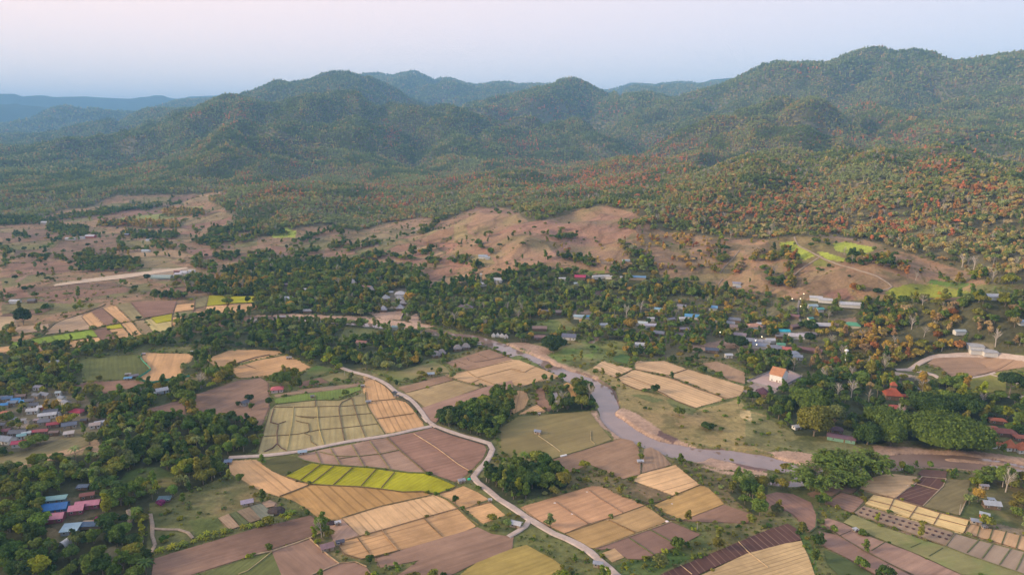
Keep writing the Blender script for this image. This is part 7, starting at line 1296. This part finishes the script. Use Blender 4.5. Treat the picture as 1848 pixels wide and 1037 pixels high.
part('lattice', r, lathe([(0, .5), (16, .25), (18, .1)], 6), flat_mat('steel', (.5, .52, .55), .4, .6)); part('antenna', r, box(-1.3, 1.3, -.1, .1, 15, 16.3), WHT)
LM_ = NT('lamp_glow'); LM_.b.inputs['Emission Color'].default_value = (1, .78, .42, 1); LM_.b.inputs['Emission Strength'].default_value = 3.5; LM_ = LM_.m
for code, at, lab in [('u3', (255, 555), 'lit street lamp at the far end of the village lane'), ('u3', (172, 590), 'lit street lamp behind the village lane'), ('u3', (231, 590), 'lit street lamp, upper of the pair on the village lane'), ('u3', (232, 645), 'lit street lamp, lower of the pair on the village lane'), ('u2', (1755, 895), 'lit yard lamp in front of the slate roofs'), ('u2', (1762, 925), 'lit yard lamp nearest the striped fields'), ('u2', (1800, 868), 'lit yard lamp between the slate roofs'), ('u2', (1500, 835), 'lit lamp among the village palms')]:
    r = root_at('street_lamp', code, at, lab, 'street lamp', 'lit lamps in the far village'); part('pole', r, lathe([(-.3, .1), (5, .08)], 6), CONC); part('lamp_head', r, lathe([(5, .15), (5.15, .42), (5.5, .42), (5.65, .15)], 8), LM_)
# green mesh fence round the striped field
q = cr('m0', [(1025, 160), (1015, 185), (1030, 210), (1068, 245), (1090, 270), (1050, 300), (985, 340), (1050, 357), (1100, 366), (1180, 354), (1280, 330), (1370, 320)])
XX, YY, ZZ = unproj([a[0] for a in q], [a[1] for a in q]); ox, oy = XX[0], YY[0]; r = bpy.data.objects.new('net_fence', None); C.objects.link(r); r.location = (ox, oy, 0); tag(r, 'green mesh fence wrapped around the striped tan field', 'fence')
GN = flat_mat('green_netting', (.07, .30, .20), .8, 0, .15, .5); V = []; F = []
for i in range(len(q)): V += [(XX[i]-ox, YY[i]-oy, .2), (XX[i]-ox, YY[i]-oy, 1.9), (XX[i]-ox+.06, YY[i]-oy-.06, 1.9), (XX[i]-ox+.06, YY[i]-oy-.06, .2)]
for i in range(len(q)-1): b = 4*i; F += [(b, b+4, b+5, b+1), (b+1, b+5, b+6, b+2), (b+2, b+6, b+7, b+3)]
part('netting', r, (V, F), GN)
for i in range(len(q)): part('post', r, box(XX[i]-ox-.07, XX[i]-ox+.07, YY[i]-oy-.07, YY[i]-oy+.07, -.3, 2.1), POST)
# ash heaps, mound, haystack, water troughs
for code, at, rr_, cl, nm, lab in [('b1', (545, 662), 2.6, (.05, .035, .04), 'ash_heap', 'dark burnt heap on the edge of the golden field'), ('b1', (150, 580), 5, (.06, .045, .04), 'ash_heap', 'large burnt patch of brush beside the little beds'), ('b2', (310, 518), .9, (.7, .66, .6), 'sack_pile', 'pale sacks on the upper faded stubble'), ('b2', (435, 597), .9, (.7, .62, .6), 'sack_pile', 'pale sacks in the middle of the faded stubble'), ('b2', (692, 635), 1.0, (.8, .72, .62), 'sack_pile', 'pale sacks at the golden stubble corner'), ('b2', (1118, 650), 1.1, (.8, .68, .66), 'sack_pile', 'pinkish sacks at the far golden corner'), ('b2', (540, 438), .8, (.75, .68, .55), 'sack_pile', 'pale sacks at the top bund of the faded stubble'),
     ('b2', (825, 695), .7, (.75, .68, .5), 'sack_pile', 'pale sacks on the bund between the golden plots'), ('b3', (1008, 392), .8, (.85, .8, .8), 'sack_pile', 'white sacks above the dark tilled plot'), ('b2', (1155, 525), .8, (.75, .7, .7), 'sack_pile', 'white sacks on the golden stubble by the reeds'), ('m1', (1775, 155), 1.5, (.2, .13, .1), 'soil_heap', 'small dark soil heap on the upper stubble'), ('b3', (878, 950), .6, (.85, .84, .8), 'sack_pile', 'single white sack on the long brown field')]:
    r = root_at(nm, code, at, lab, nm.replace('_', ' ')); rs = np.random.RandomState(int(at[0])); v, f = ICO2; vv = v*rr_*(1+.35*(rs.rand(len(v), 1)-.5))*[1, .8, .45]; part('heap', r, (vv.tolist(), f.tolist()), flat_mat('heap_'+nm, cl))
r = root_at('water_trough', 'b2', (372, 180), 'long white trough at the corner of the meadow', 'trough', rot=25); part('basin', r, box(-2.2, 2.2, -.5, .5, .2, .9), WHT); part('stand', r, box(-1.9, 1.9, -.3, .3, -.2, .2), POST)
r = root_at('tarpaulin', 'b1', (1540, 345), 'bright green tarpaulin bundle beside the pump hut', 'tarpaulin'); v, f = ICO2; part('sheet', r, ((v*[1.3, 1, .9]).tolist(), f.tolist()), flat_mat('green_tarp', (.03, .5, .30)))
r = root_at('pickup_truck', 'm1', (1000, 437), 'dark pickup truck parked beside the long road', 'truck', rot=-25)
part('body', r, box(-2.2, 2.2, -.85, .85, .4, 1.15), flat_mat('truck_paint', (.1, .1, .12), .4)); part('cab', r, box(-.9, .9, -.75, .75, 1.15, 1.75), WIN)
for sx in (-1.4, 1.4):
    for sy in (-.8, .8): v_, f_ = lathe([(-.12, .36), (.12, .36)], 10); part('wheel', r, ([(a+sx, c+sy, b+.36) for a, b, c in v_], f_), flat_mat('rubber', (.03, .03, .03)))
# row posts: dotted straw stacks on the pale plots (each one a heap)
k_ = 0
A_ = np.array([[655, 560], [1290, 760]]); proto_h = None
grid = []
for i in range(14):
    f = i/13
    for j, off in enumerate((0, 1)):
        grid.append((688+f*(1305-688)-off*20, 552+f*(742-552)+off*26+12))
for gx, gy in grid:
    pxx, pyy = cr('b3', [(gx, gy)])[0]; x_, y_, z_ = place(pxx, pyy); v, f = ICO1
    if proto_h is None: me_h = new_mesh('straw_stack', (v*[.9, .9, .5]).tolist(), f.tolist()); me_h.materials.append(flat_mat('dark_straw', (.09, .055, .05))); proto_h = me_h
    o = bpy.data.objects.new('straw_stack', proto_h); C.objects.link(o); o.location = (x_, y_, .5); o.rotation_euler = (0, 0, random.random()*6); tag(o, 'small dark heap of straw in the rows of the pale plots', 'straw heap', 'dark straw heaps on the pale plots')

# ------------------------------------------------------------------ single trees and shrubs that the photograph shows apart
def tint3(k, v=.3): b = PAL[k]; f = 1+v*(random.random()-.5); return (b[0]*f, b[1]*f, b[2]*f, 1)
def near_tree(x_, y_, z_, vi, s_, tintc, label, group=None, sz=1.0, cat='tree'):
    cm, tm = NEAR[vi][0], NEAR[vi][1]
    r = bpy.data.objects.new(cat.replace(' ', '_'), None); C.objects.link(r); r.location = (x_, y_, z_); r.scale = (s_, s_, s_*sz); r.rotation_euler = (0, 0, random.random()*6.28); tag(r, label, cat, group)
    c_ = bpy.data.objects.new('crown', cm); C.objects.link(c_); c_.parent = r; c_.color = tuple(tintc)[:3]+(1,); t_ = bpy.data.objects.new('trunk', tm); C.objects.link(t_); t_.parent = r
    return r
SINGLE = [('b1',(1440,520),0,.62,1.1,'dark','dark green bush tree standing alone in the rough stubble','lone dark tree'),('b1',(818,950),0,.66,.9,'dark','dark round bush at the corner of the striped stubble','round corner bush'),('m1',(1015,385),3,.62,.8,'deep','slim dark tree beside the long road at the lawn','slim roadside tree'),('m1',(1270,275),0,.42,.9,'deep','small dark tree behind the pale blue hut',''),('m1',(1325,300),0,.85,1,'mid','leafy green tree beside the pale blue hut',''),
 ('m2',(1258,372),1,.42,.8,'mid','round green bush on the bund between the striped fields','bund bush'),('m2',(582,120),1,.66,.75,'dark','round dark bush on the green bank','bank bush'),('m2',(1510,715),4,.7,.55,'mid','low green thicket beside the big dark meadow bush',''),
 ('b0',(1320,520),3,.75,.8,'mid','upright green tree at the end of the reed row','upright green tree'),('b1',(-75,120-20),0,.01,1,'mid','',''),('b0',(1730,365),0,.8,.9,'mid','green tree at the edge of the western stubble','tree by the western stubble'),('b0',(1590,310),1,1.0,1,'mid','large green tree beside the blue grey roadside hut',''),
 ('m0',(1718,535),0,.62,1,'deep','dark tree west of the small farmhouse',''),('m0',(1800,500),1,.8,1,'deep','dark spreading tree behind the small farmhouse',''),('m0',(1815,555),0,.72,1,'mid','green tree in front of the small farmhouse',''),('m1',(95,530),0,.85,1.1,'dark','tall dark tree east of the small farmhouse','tall dark tree'),
 
 
 ('m3',(1385,540),4,1.3,1.2,'lime','yellow green tree by the lane end',''),('m3',(1605,600),3,1.2,.9,'lime','bright yellow green tree behind the resort roofs',''),('m3',(1720,640),4,1.3,.9,'lime','yellow green tree nearest the gravel road end',''),('m3',(1810,640),4,1.2,.8,'lime','yellow tree at the eastern resort edge',''),
 ('u2',(300,950),1,1.0,.9,'dark','dark round tree at the foot of the great dark tree',''),('u2',(1065,700),1,1.1,.9,'gold','golden round tree, larger of the pair in the village',''),('u2',(1012,680),0,.9,1.1,'gold','golden narrow tree, smaller of the pair in the village',''),('u2',(1380,665),1,.85,1,'gold','small orange gold tree by the mid blue roof',''),
 ('u2',(855,790),1,1.7,1.0,'gold','large golden green tree below the leafless round tree',''),('u0',(270,665),0,.8,1.1,'sage','small grey green tree right of the tall plain tree',''),('u0',(1065,425),1,1.1,1.1,'deep','dark round tree beside the long greenhouse','dark greenhouse tree'),('u0',(840,380),0,.8,.8,'mid','green bush above the graded strip',''),
 ('u0',(1390,625),0,.62,.9,'mid','little round tree between the plain plots',''),('u0',(1000,705),1,.8,.6,'dark','low round bush among the plain plots',''),('u0',(980,835),4,.9,.8,'sage','grey green tree at the lower plain plots',''),('u0',(295,300),0,.8,1,'dark','lone tree on the tan slope of the plain',''),('u0',(635,182),1,.9,1,'dark','larger lone tree under the far white roof',''),('u0',(740,152),0,.62,1,'dark','small lone tree right of the far white roofs',''),('u0',(525,222),0,.6,1,'dark','small round tree on the tan slope',''),('u0',(445,220),0,.45,1,'dark','tiny tree left on the tan slope',''),('u0',(295,200),0,.8,1,'dark','tree by the olive slope path',''),('u0',(110,420),1,.9,1,'dark','dark tree by the western bare plots',''),('u0',(305,395),0,.9,.9,'dark','dark tree amid the western bare plots',''),('u0',(45,450),0,.7,.8,'dark','dark bush at the western edge of the plain',''),('u0',(1420,100),4,1.1,1,'olive','olive tree at the brown hill pass',''),
 ('u1',(220,190),0,.9,.9,'dark','lone dark tree on the smooth grey brown hill',''),('u1',(780,245),1,.9,.7,'dark','dark bush pair on the middle hill, western one',''),('u1',(895,260),0,.55,.8,'dark','small dark bush on the middle hill',''),('u1',(380,300),0,.85,.8,'dark','dark bush on the olive hill',''),('u1',(985,150),1,.9,.6,'dark','dark shrub below the pale field edge',''),('u1',(1555,182),0,.7,.7,'dark','dark bush on the red brown ridge',''),('u1',(1180,365),3,.8,1,'mid','green tree on the brown bank',''),
 ('u2',(468,85),0,.75,.9,'deep','dark round tree on the pink brown hill',''),('u2',(412,22),0,.62,1,'deep','small dark tree high on the pink brown hill',''),('u2',(223,95),1,.9,.9,'sage','grey green tree on the mound shoulder',''),('u2',(598,128),0,.6,1,'mid','small palm-like tree on the hill fold',''),('u2',(815,130),3,.6,.8,'russet','russet shrub tree at the scrub edge',''),('u2',(190,305),3,.5,.8,'dark','narrow dark tree on the brown rise',''),('u3',(790,530),1,1.1,.9,'deep','dark round tree at the track bend',''),('u3',(585,405),0,.6,.8,'deep','dark bush on the bare right hill',''),('u3',(1330,680),1,1.0,1,'russet','russet orange tree in the eastern forest',''),
 ('u3',(300,880),1,1.2,1.2,'deep','blackish green tree beside the very long brown roof','')]
for code, at, vi, s_, sz, tn, lab, lmk in SINGLE:
    if not lab: continue
    pxx, pyy = cr(code, [at])[0]; x_, y_, z_ = place(pxx, pyy); near_tree(x_, y_, z_, vi, s_, tint3(tn), lab, None, sz)
    FOOT.append((x_, y_, NEAR[vi][3]*s_*.8, 1))
    if lmk: LAND.append((pxx, pyy, lmk))
BIGT = [('m3',(1310,815),24,13,2.0,80,6500,.75,'mid','huge low domed green tree on the river bank, widest of all','huge domed tree'),('m3',(860,700),15,9,3,40,3000,.7,'mid','bright green spreading tree behind the round riverside tree','spreading green tree'),('m3',(885,815),8.5,14,1.5,26,2200,.55,'mid','rounded green tree with a pale crown top on the river bank','round riverside tree'),
 ('m3',(715,805),8.5,13,2,24,1800,.6,'dark','dark green tree west of the round riverside tree',''),('m3',(330,745),12,20,3,34,3200,.7,'olive','tallest grey green tree beside the long purple brown house','tallest grey green tree'),('m3',(290,590),13,15,3,30,2600,.7,'mid','broad green tree behind the tallest grey green tree',''),('m3',(480,665),7,13,3,20,1400,.6,'sage','grey olive tree above the long purple brown house',''),
 ('m3',(1170,600),16,10,4,34,2600,.7,'dark','dark green domed tree above the huge riverside dome',''),('m3',(1420,600),13,9,4,30,2000,.7,'dark','dark domed tree below the pale lane',''),('m3',(1745,440),9.5,9,7,28,2200,.6,'deep','great dark spreading tree on the yellow green meadow','great meadow tree'),
 ('u2',(300,930),12,12,2,34,2400,.75,'deep','great dark domed tree beside the white walled villa','great dark tree'),('u2',(1615,910),11,8,2,26,1700,.7,'deep','dark domed tree west of the slate roofed yard','dark yard tree'),('u0',(172,745),7.5,18,3,26,1700,.7,'deep','tall dark tree alone on the western plain','tall plain tree'),('u0',(445,930),8,9,1,20,1200,.7,'dark','dark rounded tree at the end of the green paddies',''),
 ('m1',(180,380),9,9,1.5,24,1600,.55,'mid','round green grove tree behind the bright red farmhouse','round grove'),('m2',(1412,690),4.6,4.2,-.3,18,1200,.4,'dark','big dark green bush on the open river meadow','big meadow bush'),('b3',(690,745),2.9,2.7,-.3,12,800,.3,'mid','round green bush beside the tiny white shelter','round green bush'),
 ('u3',(290,780),9,7,1,20,1200,.7,'deep','dark domed tree behind the village yard roofs','')]
for code, at, R, Hc, th, nb, nl, lf, tn, lab, lmk in BIGT:
    pxx, pyy = cr(code, [at])[0]; x_, y_, z_ = place(pxx, pyy); rs = np.random.RandomState(int(at[0]+at[1]))
    r = bpy.data.objects.new('bush' if 'bush' in lab else 'tree', None); C.objects.link(r); r.location = (x_, y_, z_); tag(r, lab, 'bush' if 'bush' in lab else 'tree')
    Vc, Fc, cc = crown_geo(rs, R, Hc, th, nb, nl, lf, 'dome' if R > Hc*.7 else 'round', core=.85); o = link('crown', mesh_col('crown', Vc, Fc, cc, [LEAF_O]), r); o.color = tint3(tn, .1)
    V, F = join_geo(trunk_geo(rs, max(th, 1), .035*R+.12, 5, R, Hc)); part('trunk', r, (V, F), BARK)
    FOOT.append((x_, y_, R*1.05, 1)); LAND.append((pxx, pyy, lmk))
# leafless trees
bme2 = new_mesh('bare_branches', BV, BF); bme2.materials.append(flat_mat('silver_bark', (.50, .44, .38), .9))
for code, at, s_, lab in [('m3',(500,470),1.1,'pale leafless tree, western of the pair above the river'),('m3',(600,465),1.3,'pale leafless tree, eastern of the pair above the river'),('u2',(825,690),1.3,'round leafless greyish pink tree by the pond'),('u2',(930,665),1.4,'tall pale leafless tree beside the round leafless one'),('u3',(1035,775),1.2,'grey leafless tree in the eastern wood'),('u3',(1400,330),1.5,'leaning dead trunk on the forest edge, western one'),('u3',(1485,345),1.4,'leaning dead trunk on the forest edge, eastern one'),('u3',(1640,900),1.4,'pale dead tree behind the white buildings'),('u3',(550,240),.9,'thin dead pole tree on the grassy hill'),('m3',(1545,520),.9,'thin bare tree above the yellow green trees')]:
    pxx, pyy = cr(code, [at])[0]; x_, y_, z_ = place(pxx, pyy); o = bpy.data.objects.new('bare_tree', bme2); C.objects.link(o); o.location = (x_, y_, z_); o.scale = (s_*.9, s_*.9, s_); o.rotation_euler = (0, 0, random.random()*6); tag(o, lab, 'bare tree'); FOOT.append((x_, y_, 5, 1))
# giant bamboo clumps on the river bank: arching culms
def bamboo(rs, R, Hh, nc_):
    V = []; F = []; cc = []; tr = []
    for k in range(nc_):
        a = rs.rand()*6.28; r0 = R*.3*math.sqrt(rs.rand()); L = R*(.35+.75*rs.rand()); h_ = Hh*(.55+.5*rs.rand()); P0 = np.array([r0*math.cos(a), r0*math.sin(a), 0]); bend = []
        for j in range(8):
            f = j/7; bend.append((P0[0]+math.cos(a)*L*f**1.7, P0[1]+math.sin(a)*L*f**1.7, h_*math.sin(f*1.85)/math.sin(1.57)))
        tr.append(tube(bend, [.10-.011*j for j in range(8)], 4))
        for j in range(26):
            f = .28+.72*rs.rand(); fi = min(int(f*7), 6); p = np.array(bend[fi])*(1-(f*7-fi))+np.array(bend[fi+1])*(f*7-fi); aa = a+rs.normal()*1.0; d_ = np.array([math.cos(aa), math.sin(aa), -.45+.5*rs.rand()]); s_ = np.array([-math.sin(aa), math.cos(aa), .3*rs.normal()])*(.34+.2*rs.rand()); l_ = 1.2+1.2*rs.rand()
            b = len(V); V += [p-s_*.3, p+d_*l_*.5-s_, p+d_*l_+[0, 0, -.25], p+d_*l_*.5+s_]; F.append((b, b+1, b+2, b+3)); cc += [.75+.5*rs.rand()]*4
    return np.array(V), F, np.array(cc), tr
for i_, (code, at, R, Hh, lab) in enumerate([('b3',(340,420),12,12,'giant bamboo clump, biggest and nearest the brown field'),('b3',(520,300),9,12,'giant bamboo clump in the middle behind the others'),('b3',(740,310),10,12.5,'giant bamboo clump at the eastern end on the bank'),('b3',(600,400),7.5,10,'smaller bamboo clump in front of the others'),('b3',(430,300),8,12,'giant bamboo clump tucked behind the biggest one'),('b3',(1565,370),4,6,'feathery bamboo clump by the mauve shed')]):
    rs = np.random.RandomState(600+i_); Vc, Fc, cc, tr = bamboo(rs, R, Hh, 150 if R > 7 else 60); r = root_at('bamboo_clump', code, at, lab, 'bamboo', lm='giant bamboo' if i_ == 0 else None)
    me = mesh_col('leaves', Vc, Fc, cc, [LEAF_O]); o = link('leaves', me, r); o.color = (*[c*1.25 for c in PAL['mid']], 1)
    V, F = join_geo(tr); part('culms', r, (V, F), flat_mat('bamboo_culm', (.20, .20, .07))); FOOT.append((r.location.x, r.location.y, R*.9, 1))
# flowering bushes
for code, at, s_, cl, lab in [('b0',(1175,530),1.3,(.24,.05,.16,1),'large purple flowering bush at the end of the farm track'),('b0',(712,645),.9,(.40,.05,.20,1),'magenta flowering bush on the sandy yard track'),('b0',(1300,635),.7,(.30,.30,.04,1),'round yellow green garden bush'),('b0',(1185,790),1.1,(.08,.16,.02,1),'bright green round bush inside the loop track'),('b0',(1210,590),.7,(.2,.2,.03,1),'olive round bush beside the purple flowering bush')]:
    r = root_at('flowering_bush' if 'flowering' in lab else 'garden_bush', code, at, lab, 'bush'); rs = np.random.RandomState(int(at[0])); Vc, Fc, cc = crown_geo(rs, 2.6*s_, 2.6*s_, -.3, 9, 500, .3, 'dome'); o = link('foliage', mesh_col('foliage', Vc, Fc, cc, [LEAF_O]), r); o.color = cl; part('stem', r, tube([(0, 0, -.2), (0, 0, 1.2*s_)], [.15, .1]), BARK)
# ------------------------------------------------------------------ clear footprints, then split: nearest trees as objects, the rest as stuff
keep = np.ones(len(x), bool)
for fx, fy, fr, _ in FOOT:
    # keep the line of sight in front of a building open too
    dx = x-fx; dy = y-fy; dn = math.hypot(fx, fy); ux, uy = fx/dn, fy/dn; along = dx*ux+dy*uy; across = np.abs(dx*uy-dy*ux)
    keep &= ~((across < fr*.75) & (along > -fr-((6 if dn > 520 else 1.5) if fr > 3 else .5)) & (along < fr*.8))
x, y, z, d, px, py, ty, sp, tint, sc, shape, idx = [a[keep] for a in (x, y, z, d, px, py, ty, sp, tint, sc, shape, idx)]
NSINGLE = sum(1 for s in SINGLE if s[6])+len(BIGT)
inview = (px > -12) & (px < 1860) & (py < 1050) & (shape < N_MID) & (np.isin(ty, (2, 3, 5, 7, 8)))
order = np.argsort(np.where(inview, d/np.maximum(sc, .2), 1e9))[:296-NSINGLE]
sel = np.zeros(len(x), bool); sel[order] = True
WORD = {'dark': 'dark green', 'deep': 'blackish green', 'mid': 'mid green', 'olive': 'olive green', 'lime': 'yellow green', 'gold': 'golden', 'russet': 'russet', 'red': 'reddish', 'grey': 'grey brown', 'sage': 'grey green', 'straw': 'straw coloured'}
SHW = {'round': 'round', 'dome': 'spreading', 'tall': 'upright', 'loose': 'ragged'}
LMS = [l for l in LAND if l[2]]
LMP = np.array([(l[0], l[1]) for l in LMS])
LM2 = {'long pink roof': 'long pink roof'}
for i in order:
    mp = {0: (0, 1), 1: (1, 0), 2: (2,), 3: (3, 5), 4: (4, 6)}[int(shape[i])]; vi = mp[random.randrange(len(mp))]
    dd = (LMP[:, 0]-px[i])**2+((LMP[:, 1]-py[i])*1.7)**2; j = int(np.argmin(dd)); L = LMS[j]; dx = px[i]-L[0]; dy = py[i]-L[1]
    far_ = 'just' if dd[j] < 30**2 else 'well' if dd[j] > 75**2 else ''
    where = ('right of' if dx > 0 else 'left of') if abs(dx) > abs(dy)*1.7 else ('below' if dy > 0 else 'behind')
    size = 'small' if sc[i] < .72 else 'large' if sc[i] > 1.0 else 'middling'
    nm_ = L[2]; nm_ = ' '.join(nm_.split()[:8])
    if len(nm_.split()) > 6: nm_ = ' '.join(nm_.split()[:6])
    lab = f"{size} {WORD[PN[idx[i]]]} {SHW[NEAR[vi][2]]} tree {far_} {where} the {nm_}".replace('  ', ' ')
    near_tree(x[i], y[i], z[i], vi, sc[i]*(.92 if vi == 2 else 1.0), tint[i], lab, 'trees '+f"{where} the {nm_}")
# leafy bananas of the hedge rows: single plants
ban = (shape == I_BAN) & (px > 0) & (px < 1848); bi = np.where(ban)[0]
bm_me = mesh_col('leafy_plant', BANV, BANF, BANC, [LEAF_O])
for i in bi[:180]:
    o = bpy.data.objects.new('banana_plant', bm_me); C.objects.link(o); o.location = (x[i], y[i], z[i]); o.scale = (sc[i],)*3; o.rotation_euler = (0, 0, random.random()*6.28); o.color = (*tint[i], 1)
    tag(o, 'leafy yellow green banana plant in the row along the dark ploughed field', 'banana plant', 'banana plants in a row along the ploughed field')
sel[bi[:180]] = True
print('TREES total', len(x), 'objects', int(sel.sum()), 'bananas', len(bi))
def stuff(name, mask, label):
    nn = int(mask.sum())
    if not nn: return
    me = bpy.data.meshes.new(name); me.vertices.add(nn); me.vertices.foreach_set('co', np.stack([x[mask], y[mask], z[mask]-.1], 1).astype(np.float32).ravel())
    a = me.attributes.new('tint', 'FLOAT_COLOR', 'POINT'); a.data.foreach_set('color', np.concatenate([tint[mask], np.ones((nn, 1))], 1).astype(np.float32).ravel())
    a = me.attributes.new('pick', 'INT', 'POINT'); a.data.foreach_set('value', shape[mask].astype(np.int32))
    a = me.attributes.new('rot', 'FLOAT_VECTOR', 'POINT'); rv = np.zeros((nn, 3)); rv[:, 2] = RNG.random(nn)*6.28; rv[:, :2] = (RNG.random((nn, 2))-.5)*.16; a.data.foreach_set('vector', rv.astype(np.float32).ravel())
    a = me.attributes.new('siz', 'FLOAT_VECTOR', 'POINT'); sv = np.stack([sc[mask]]*3, 1)*(1+.25*(RNG.random((nn, 3))-.5)); a.data.foreach_set('vector', sv.astype(np.float32).ravel())
    o = bpy.data.objects.new(name, me); C.objects.link(o); tag(o, label, kind='stuff')
    md = o.modifiers.new('scatter', 'NODES'); md.node_group = GNG
g = bpy.data.node_groups.new('scatter_trees', 'GeometryNodeTree'); g.interface.new_socket('Geometry', in_out='INPUT', socket_type='NodeSocketGeometry'); g.interface.new_socket('Geometry', in_out='OUTPUT', socket_type='NodeSocketGeometry')
gi = g.nodes.new('NodeGroupInput'); go = g.nodes.new('NodeGroupOutput'); iop = g.nodes.new('GeometryNodeInstanceOnPoints'); ci = g.nodes.new('GeometryNodeCollectionInfo')
ci.inputs['Collection'].default_value = protos; ci.inputs['Separate Children'].default_value = True; ci.inputs['Reset Children'].default_value = True
def named(nm, dt): q_ = g.nodes.new('GeometryNodeInputNamedAttribute'); q_.data_type = dt; q_.inputs['Name'].default_value = nm; return q_.outputs[0]
m2p = g.nodes.new('GeometryNodeMeshToPoints'); g.links.new(gi.outputs[0], m2p.inputs[0]); m2p.inputs['Radius'].default_value = .01
g.links.new(m2p.outputs[0], iop.inputs['Points']); g.links.new(ci.outputs[0], iop.inputs['Instance']); iop.inputs['Pick Instance'].default_value = True
g.links.new(named('pick', 'INT'), iop.inputs['Instance Index']); g.links.new(named('rot', 'FLOAT_VECTOR'), iop.inputs['Rotation']); g.links.new(named('siz', 'FLOAT_VECTOR'), iop.inputs['Scale']); g.links.new(iop.outputs[0], go.inputs[0])
GNG = g
rest = ~sel
stuff('mountain_forest', rest & (ty == 1), 'mixed green and russet forest covering the mountain slopes')
stuff('woodland', rest & np.isin(ty, (2, 3, 5, 7, 8)), 'mixed broadleaf woodland across the valley floor')
stuff('scrub', rest & np.isin(ty, (4, 6, 9)), 'low scrub and bushes dotting the banks, hills and hedgerows')

# ------------------------------------------------------------------ air, light, sky, camera
bm = bmesh.new(); bmesh.ops.create_cube(bm, size=1); me = bpy.data.meshes.new('haze'); bm.to_mesh(me); bm.free()
hz = link('haze', me); hz.scale = (74000, 74000, 986); hz.location = (0, 0, 986/2-6); tag(hz, 'thin blue air over the valley', kind='stuff')
m = bpy.data.materials.new('air'); m.use_nodes = True; m.node_tree.nodes.remove(m.node_tree.nodes['Principled BSDF']); pv = m.node_tree.nodes.new('ShaderNodeVolumePrincipled')
pv.inputs['Color'].default_value = (.30, .62, 1.0, 1); pv.inputs['Density'].default_value = HAZE; pv.inputs['Anisotropy'].default_value = 0
m.node_tree.links.new(pv.outputs[0], m.node_tree.nodes['Material Output'].inputs['Volume']); me.materials.append(m)
w = bpy.data.worlds.new('World'); bpy.context.scene.world = w; w.use_nodes = True; nt = w.node_tree; bg = nt.nodes['Background']
sky = nt.nodes.new('ShaderNodeTexSky'); sky.sky_type = 'NISHITA'; sky.sun_disc = False; sky.sun_elevation = SUN_EL; sky.sun_rotation = SUN_AZ; sky.air_density = 1.2; sky.dust_density = 2.0
tc = nt.nodes.new('ShaderNodeTexCoord'); sx = nt.nodes.new('ShaderNodeSeparateXYZ'); nt.links.new(tc.outputs['Generated'], sx.inputs[0])
rp = nt.nodes.new('ShaderNodeValToRGB'); nt.links.new(sx.outputs[2], rp.inputs[0]); rp.color_ramp.interpolation = 'B_SPLINE'
while len(rp.color_ramp.elements) < len(SKYR): rp.color_ramp.elements.new(.5)
for e, (p_, c_) in zip(rp.color_ramp.elements, SKYR): e.position = p_; e.color = (*c_, 1)
# the sky is warmer and paler toward the side of the sun
mr = nt.nodes.new('ShaderNodeMapRange'); nt.links.new(sx.outputs[0], mr.inputs[0]); mr.inputs[1].default_value = -.65; mr.inputs[2].default_value = .65
mxa = nt.nodes.new('ShaderNodeMix'); mxa.data_type = 'RGBA'; nt.links.new(mr.outputs[0], mxa.inputs[0]); mxa.inputs[6].default_value = (*SKYL, 1); mxa.inputs[7].default_value = (*SKYRT, 1)
mu = nt.nodes.new('ShaderNodeMix'); mu.data_type = 'RGBA'; mu.blend_type = 'MULTIPLY'; mu.inputs[0].default_value = 1; nt.links.new(rp.outputs[0], mu.inputs[6]); nt.links.new(mxa.outputs[2], mu.inputs[7])
sc1 = nt.nodes.new('ShaderNodeMix'); sc1.data_type = 'RGBA'; sc1.blend_type = 'MIX'; sc1.inputs[0].default_value = NISH; nt.links.new(mu.outputs[2], sc1.inputs[6])
gain = nt.nodes.new('ShaderNodeMix'); gain.data_type = 'RGBA'; gain.blend_type = 'MULTIPLY'; gain.inputs[0].default_value = 1; nt.links.new(sky.outputs[0], gain.inputs[6]); gain.inputs[7].default_value = (NG, NG, NG, 1); nt.links.new(gain.outputs[2], sc1.inputs[7])
nt.links.new(sc1.outputs[2], bg.inputs[0]); bg.inputs[1].default_value = SKYS
sd = bpy.data.lights.new('sun', 'SUN'); sd.energy = SUN_E; sd.angle = math.radians(SUN_ANG); sd.color = SUNC; so = bpy.data.objects.new('sun', sd); C.objects.link(so)
dirv = Vector((math.sin(SUN_AZ)*math.cos(SUN_EL), math.cos(SUN_AZ)*math.cos(SUN_EL), math.sin(SUN_EL))); so.rotation_euler = dirv.to_track_quat('Z', 'Y').to_euler(); so.location = (0, 0, 600)
cam = bpy.data.cameras.new('camera'); cam.sensor_width = 36; cam.lens = 36*FPX/1848; cam.clip_start = 1; cam.clip_end = 120000
co = bpy.data.objects.new('camera', cam); C.objects.link(co); co.location = (0, 0, CAMH); co.rotation_euler = (math.pi/2-PITCH, 0, 0); bpy.context.scene.camera = co
scn = bpy.context.scene; vs = scn.view_settings; vs.view_transform = 'Standard'; vs.look = 'None'; vs.gamma = 1; vs.exposure = EXPO
scn.cycles.max_bounces = 5; scn.cycles.diffuse_bounces = 2; scn.cycles.glossy_bounces = 2; scn.cycles.transmission_bounces = 2; scn.cycles.volume_bounces = 2; scn.cycles.use_denoising = True; scn.cycles.transparent_max_bounces = 4
scn.cycles.sample_clamp_indirect = 3
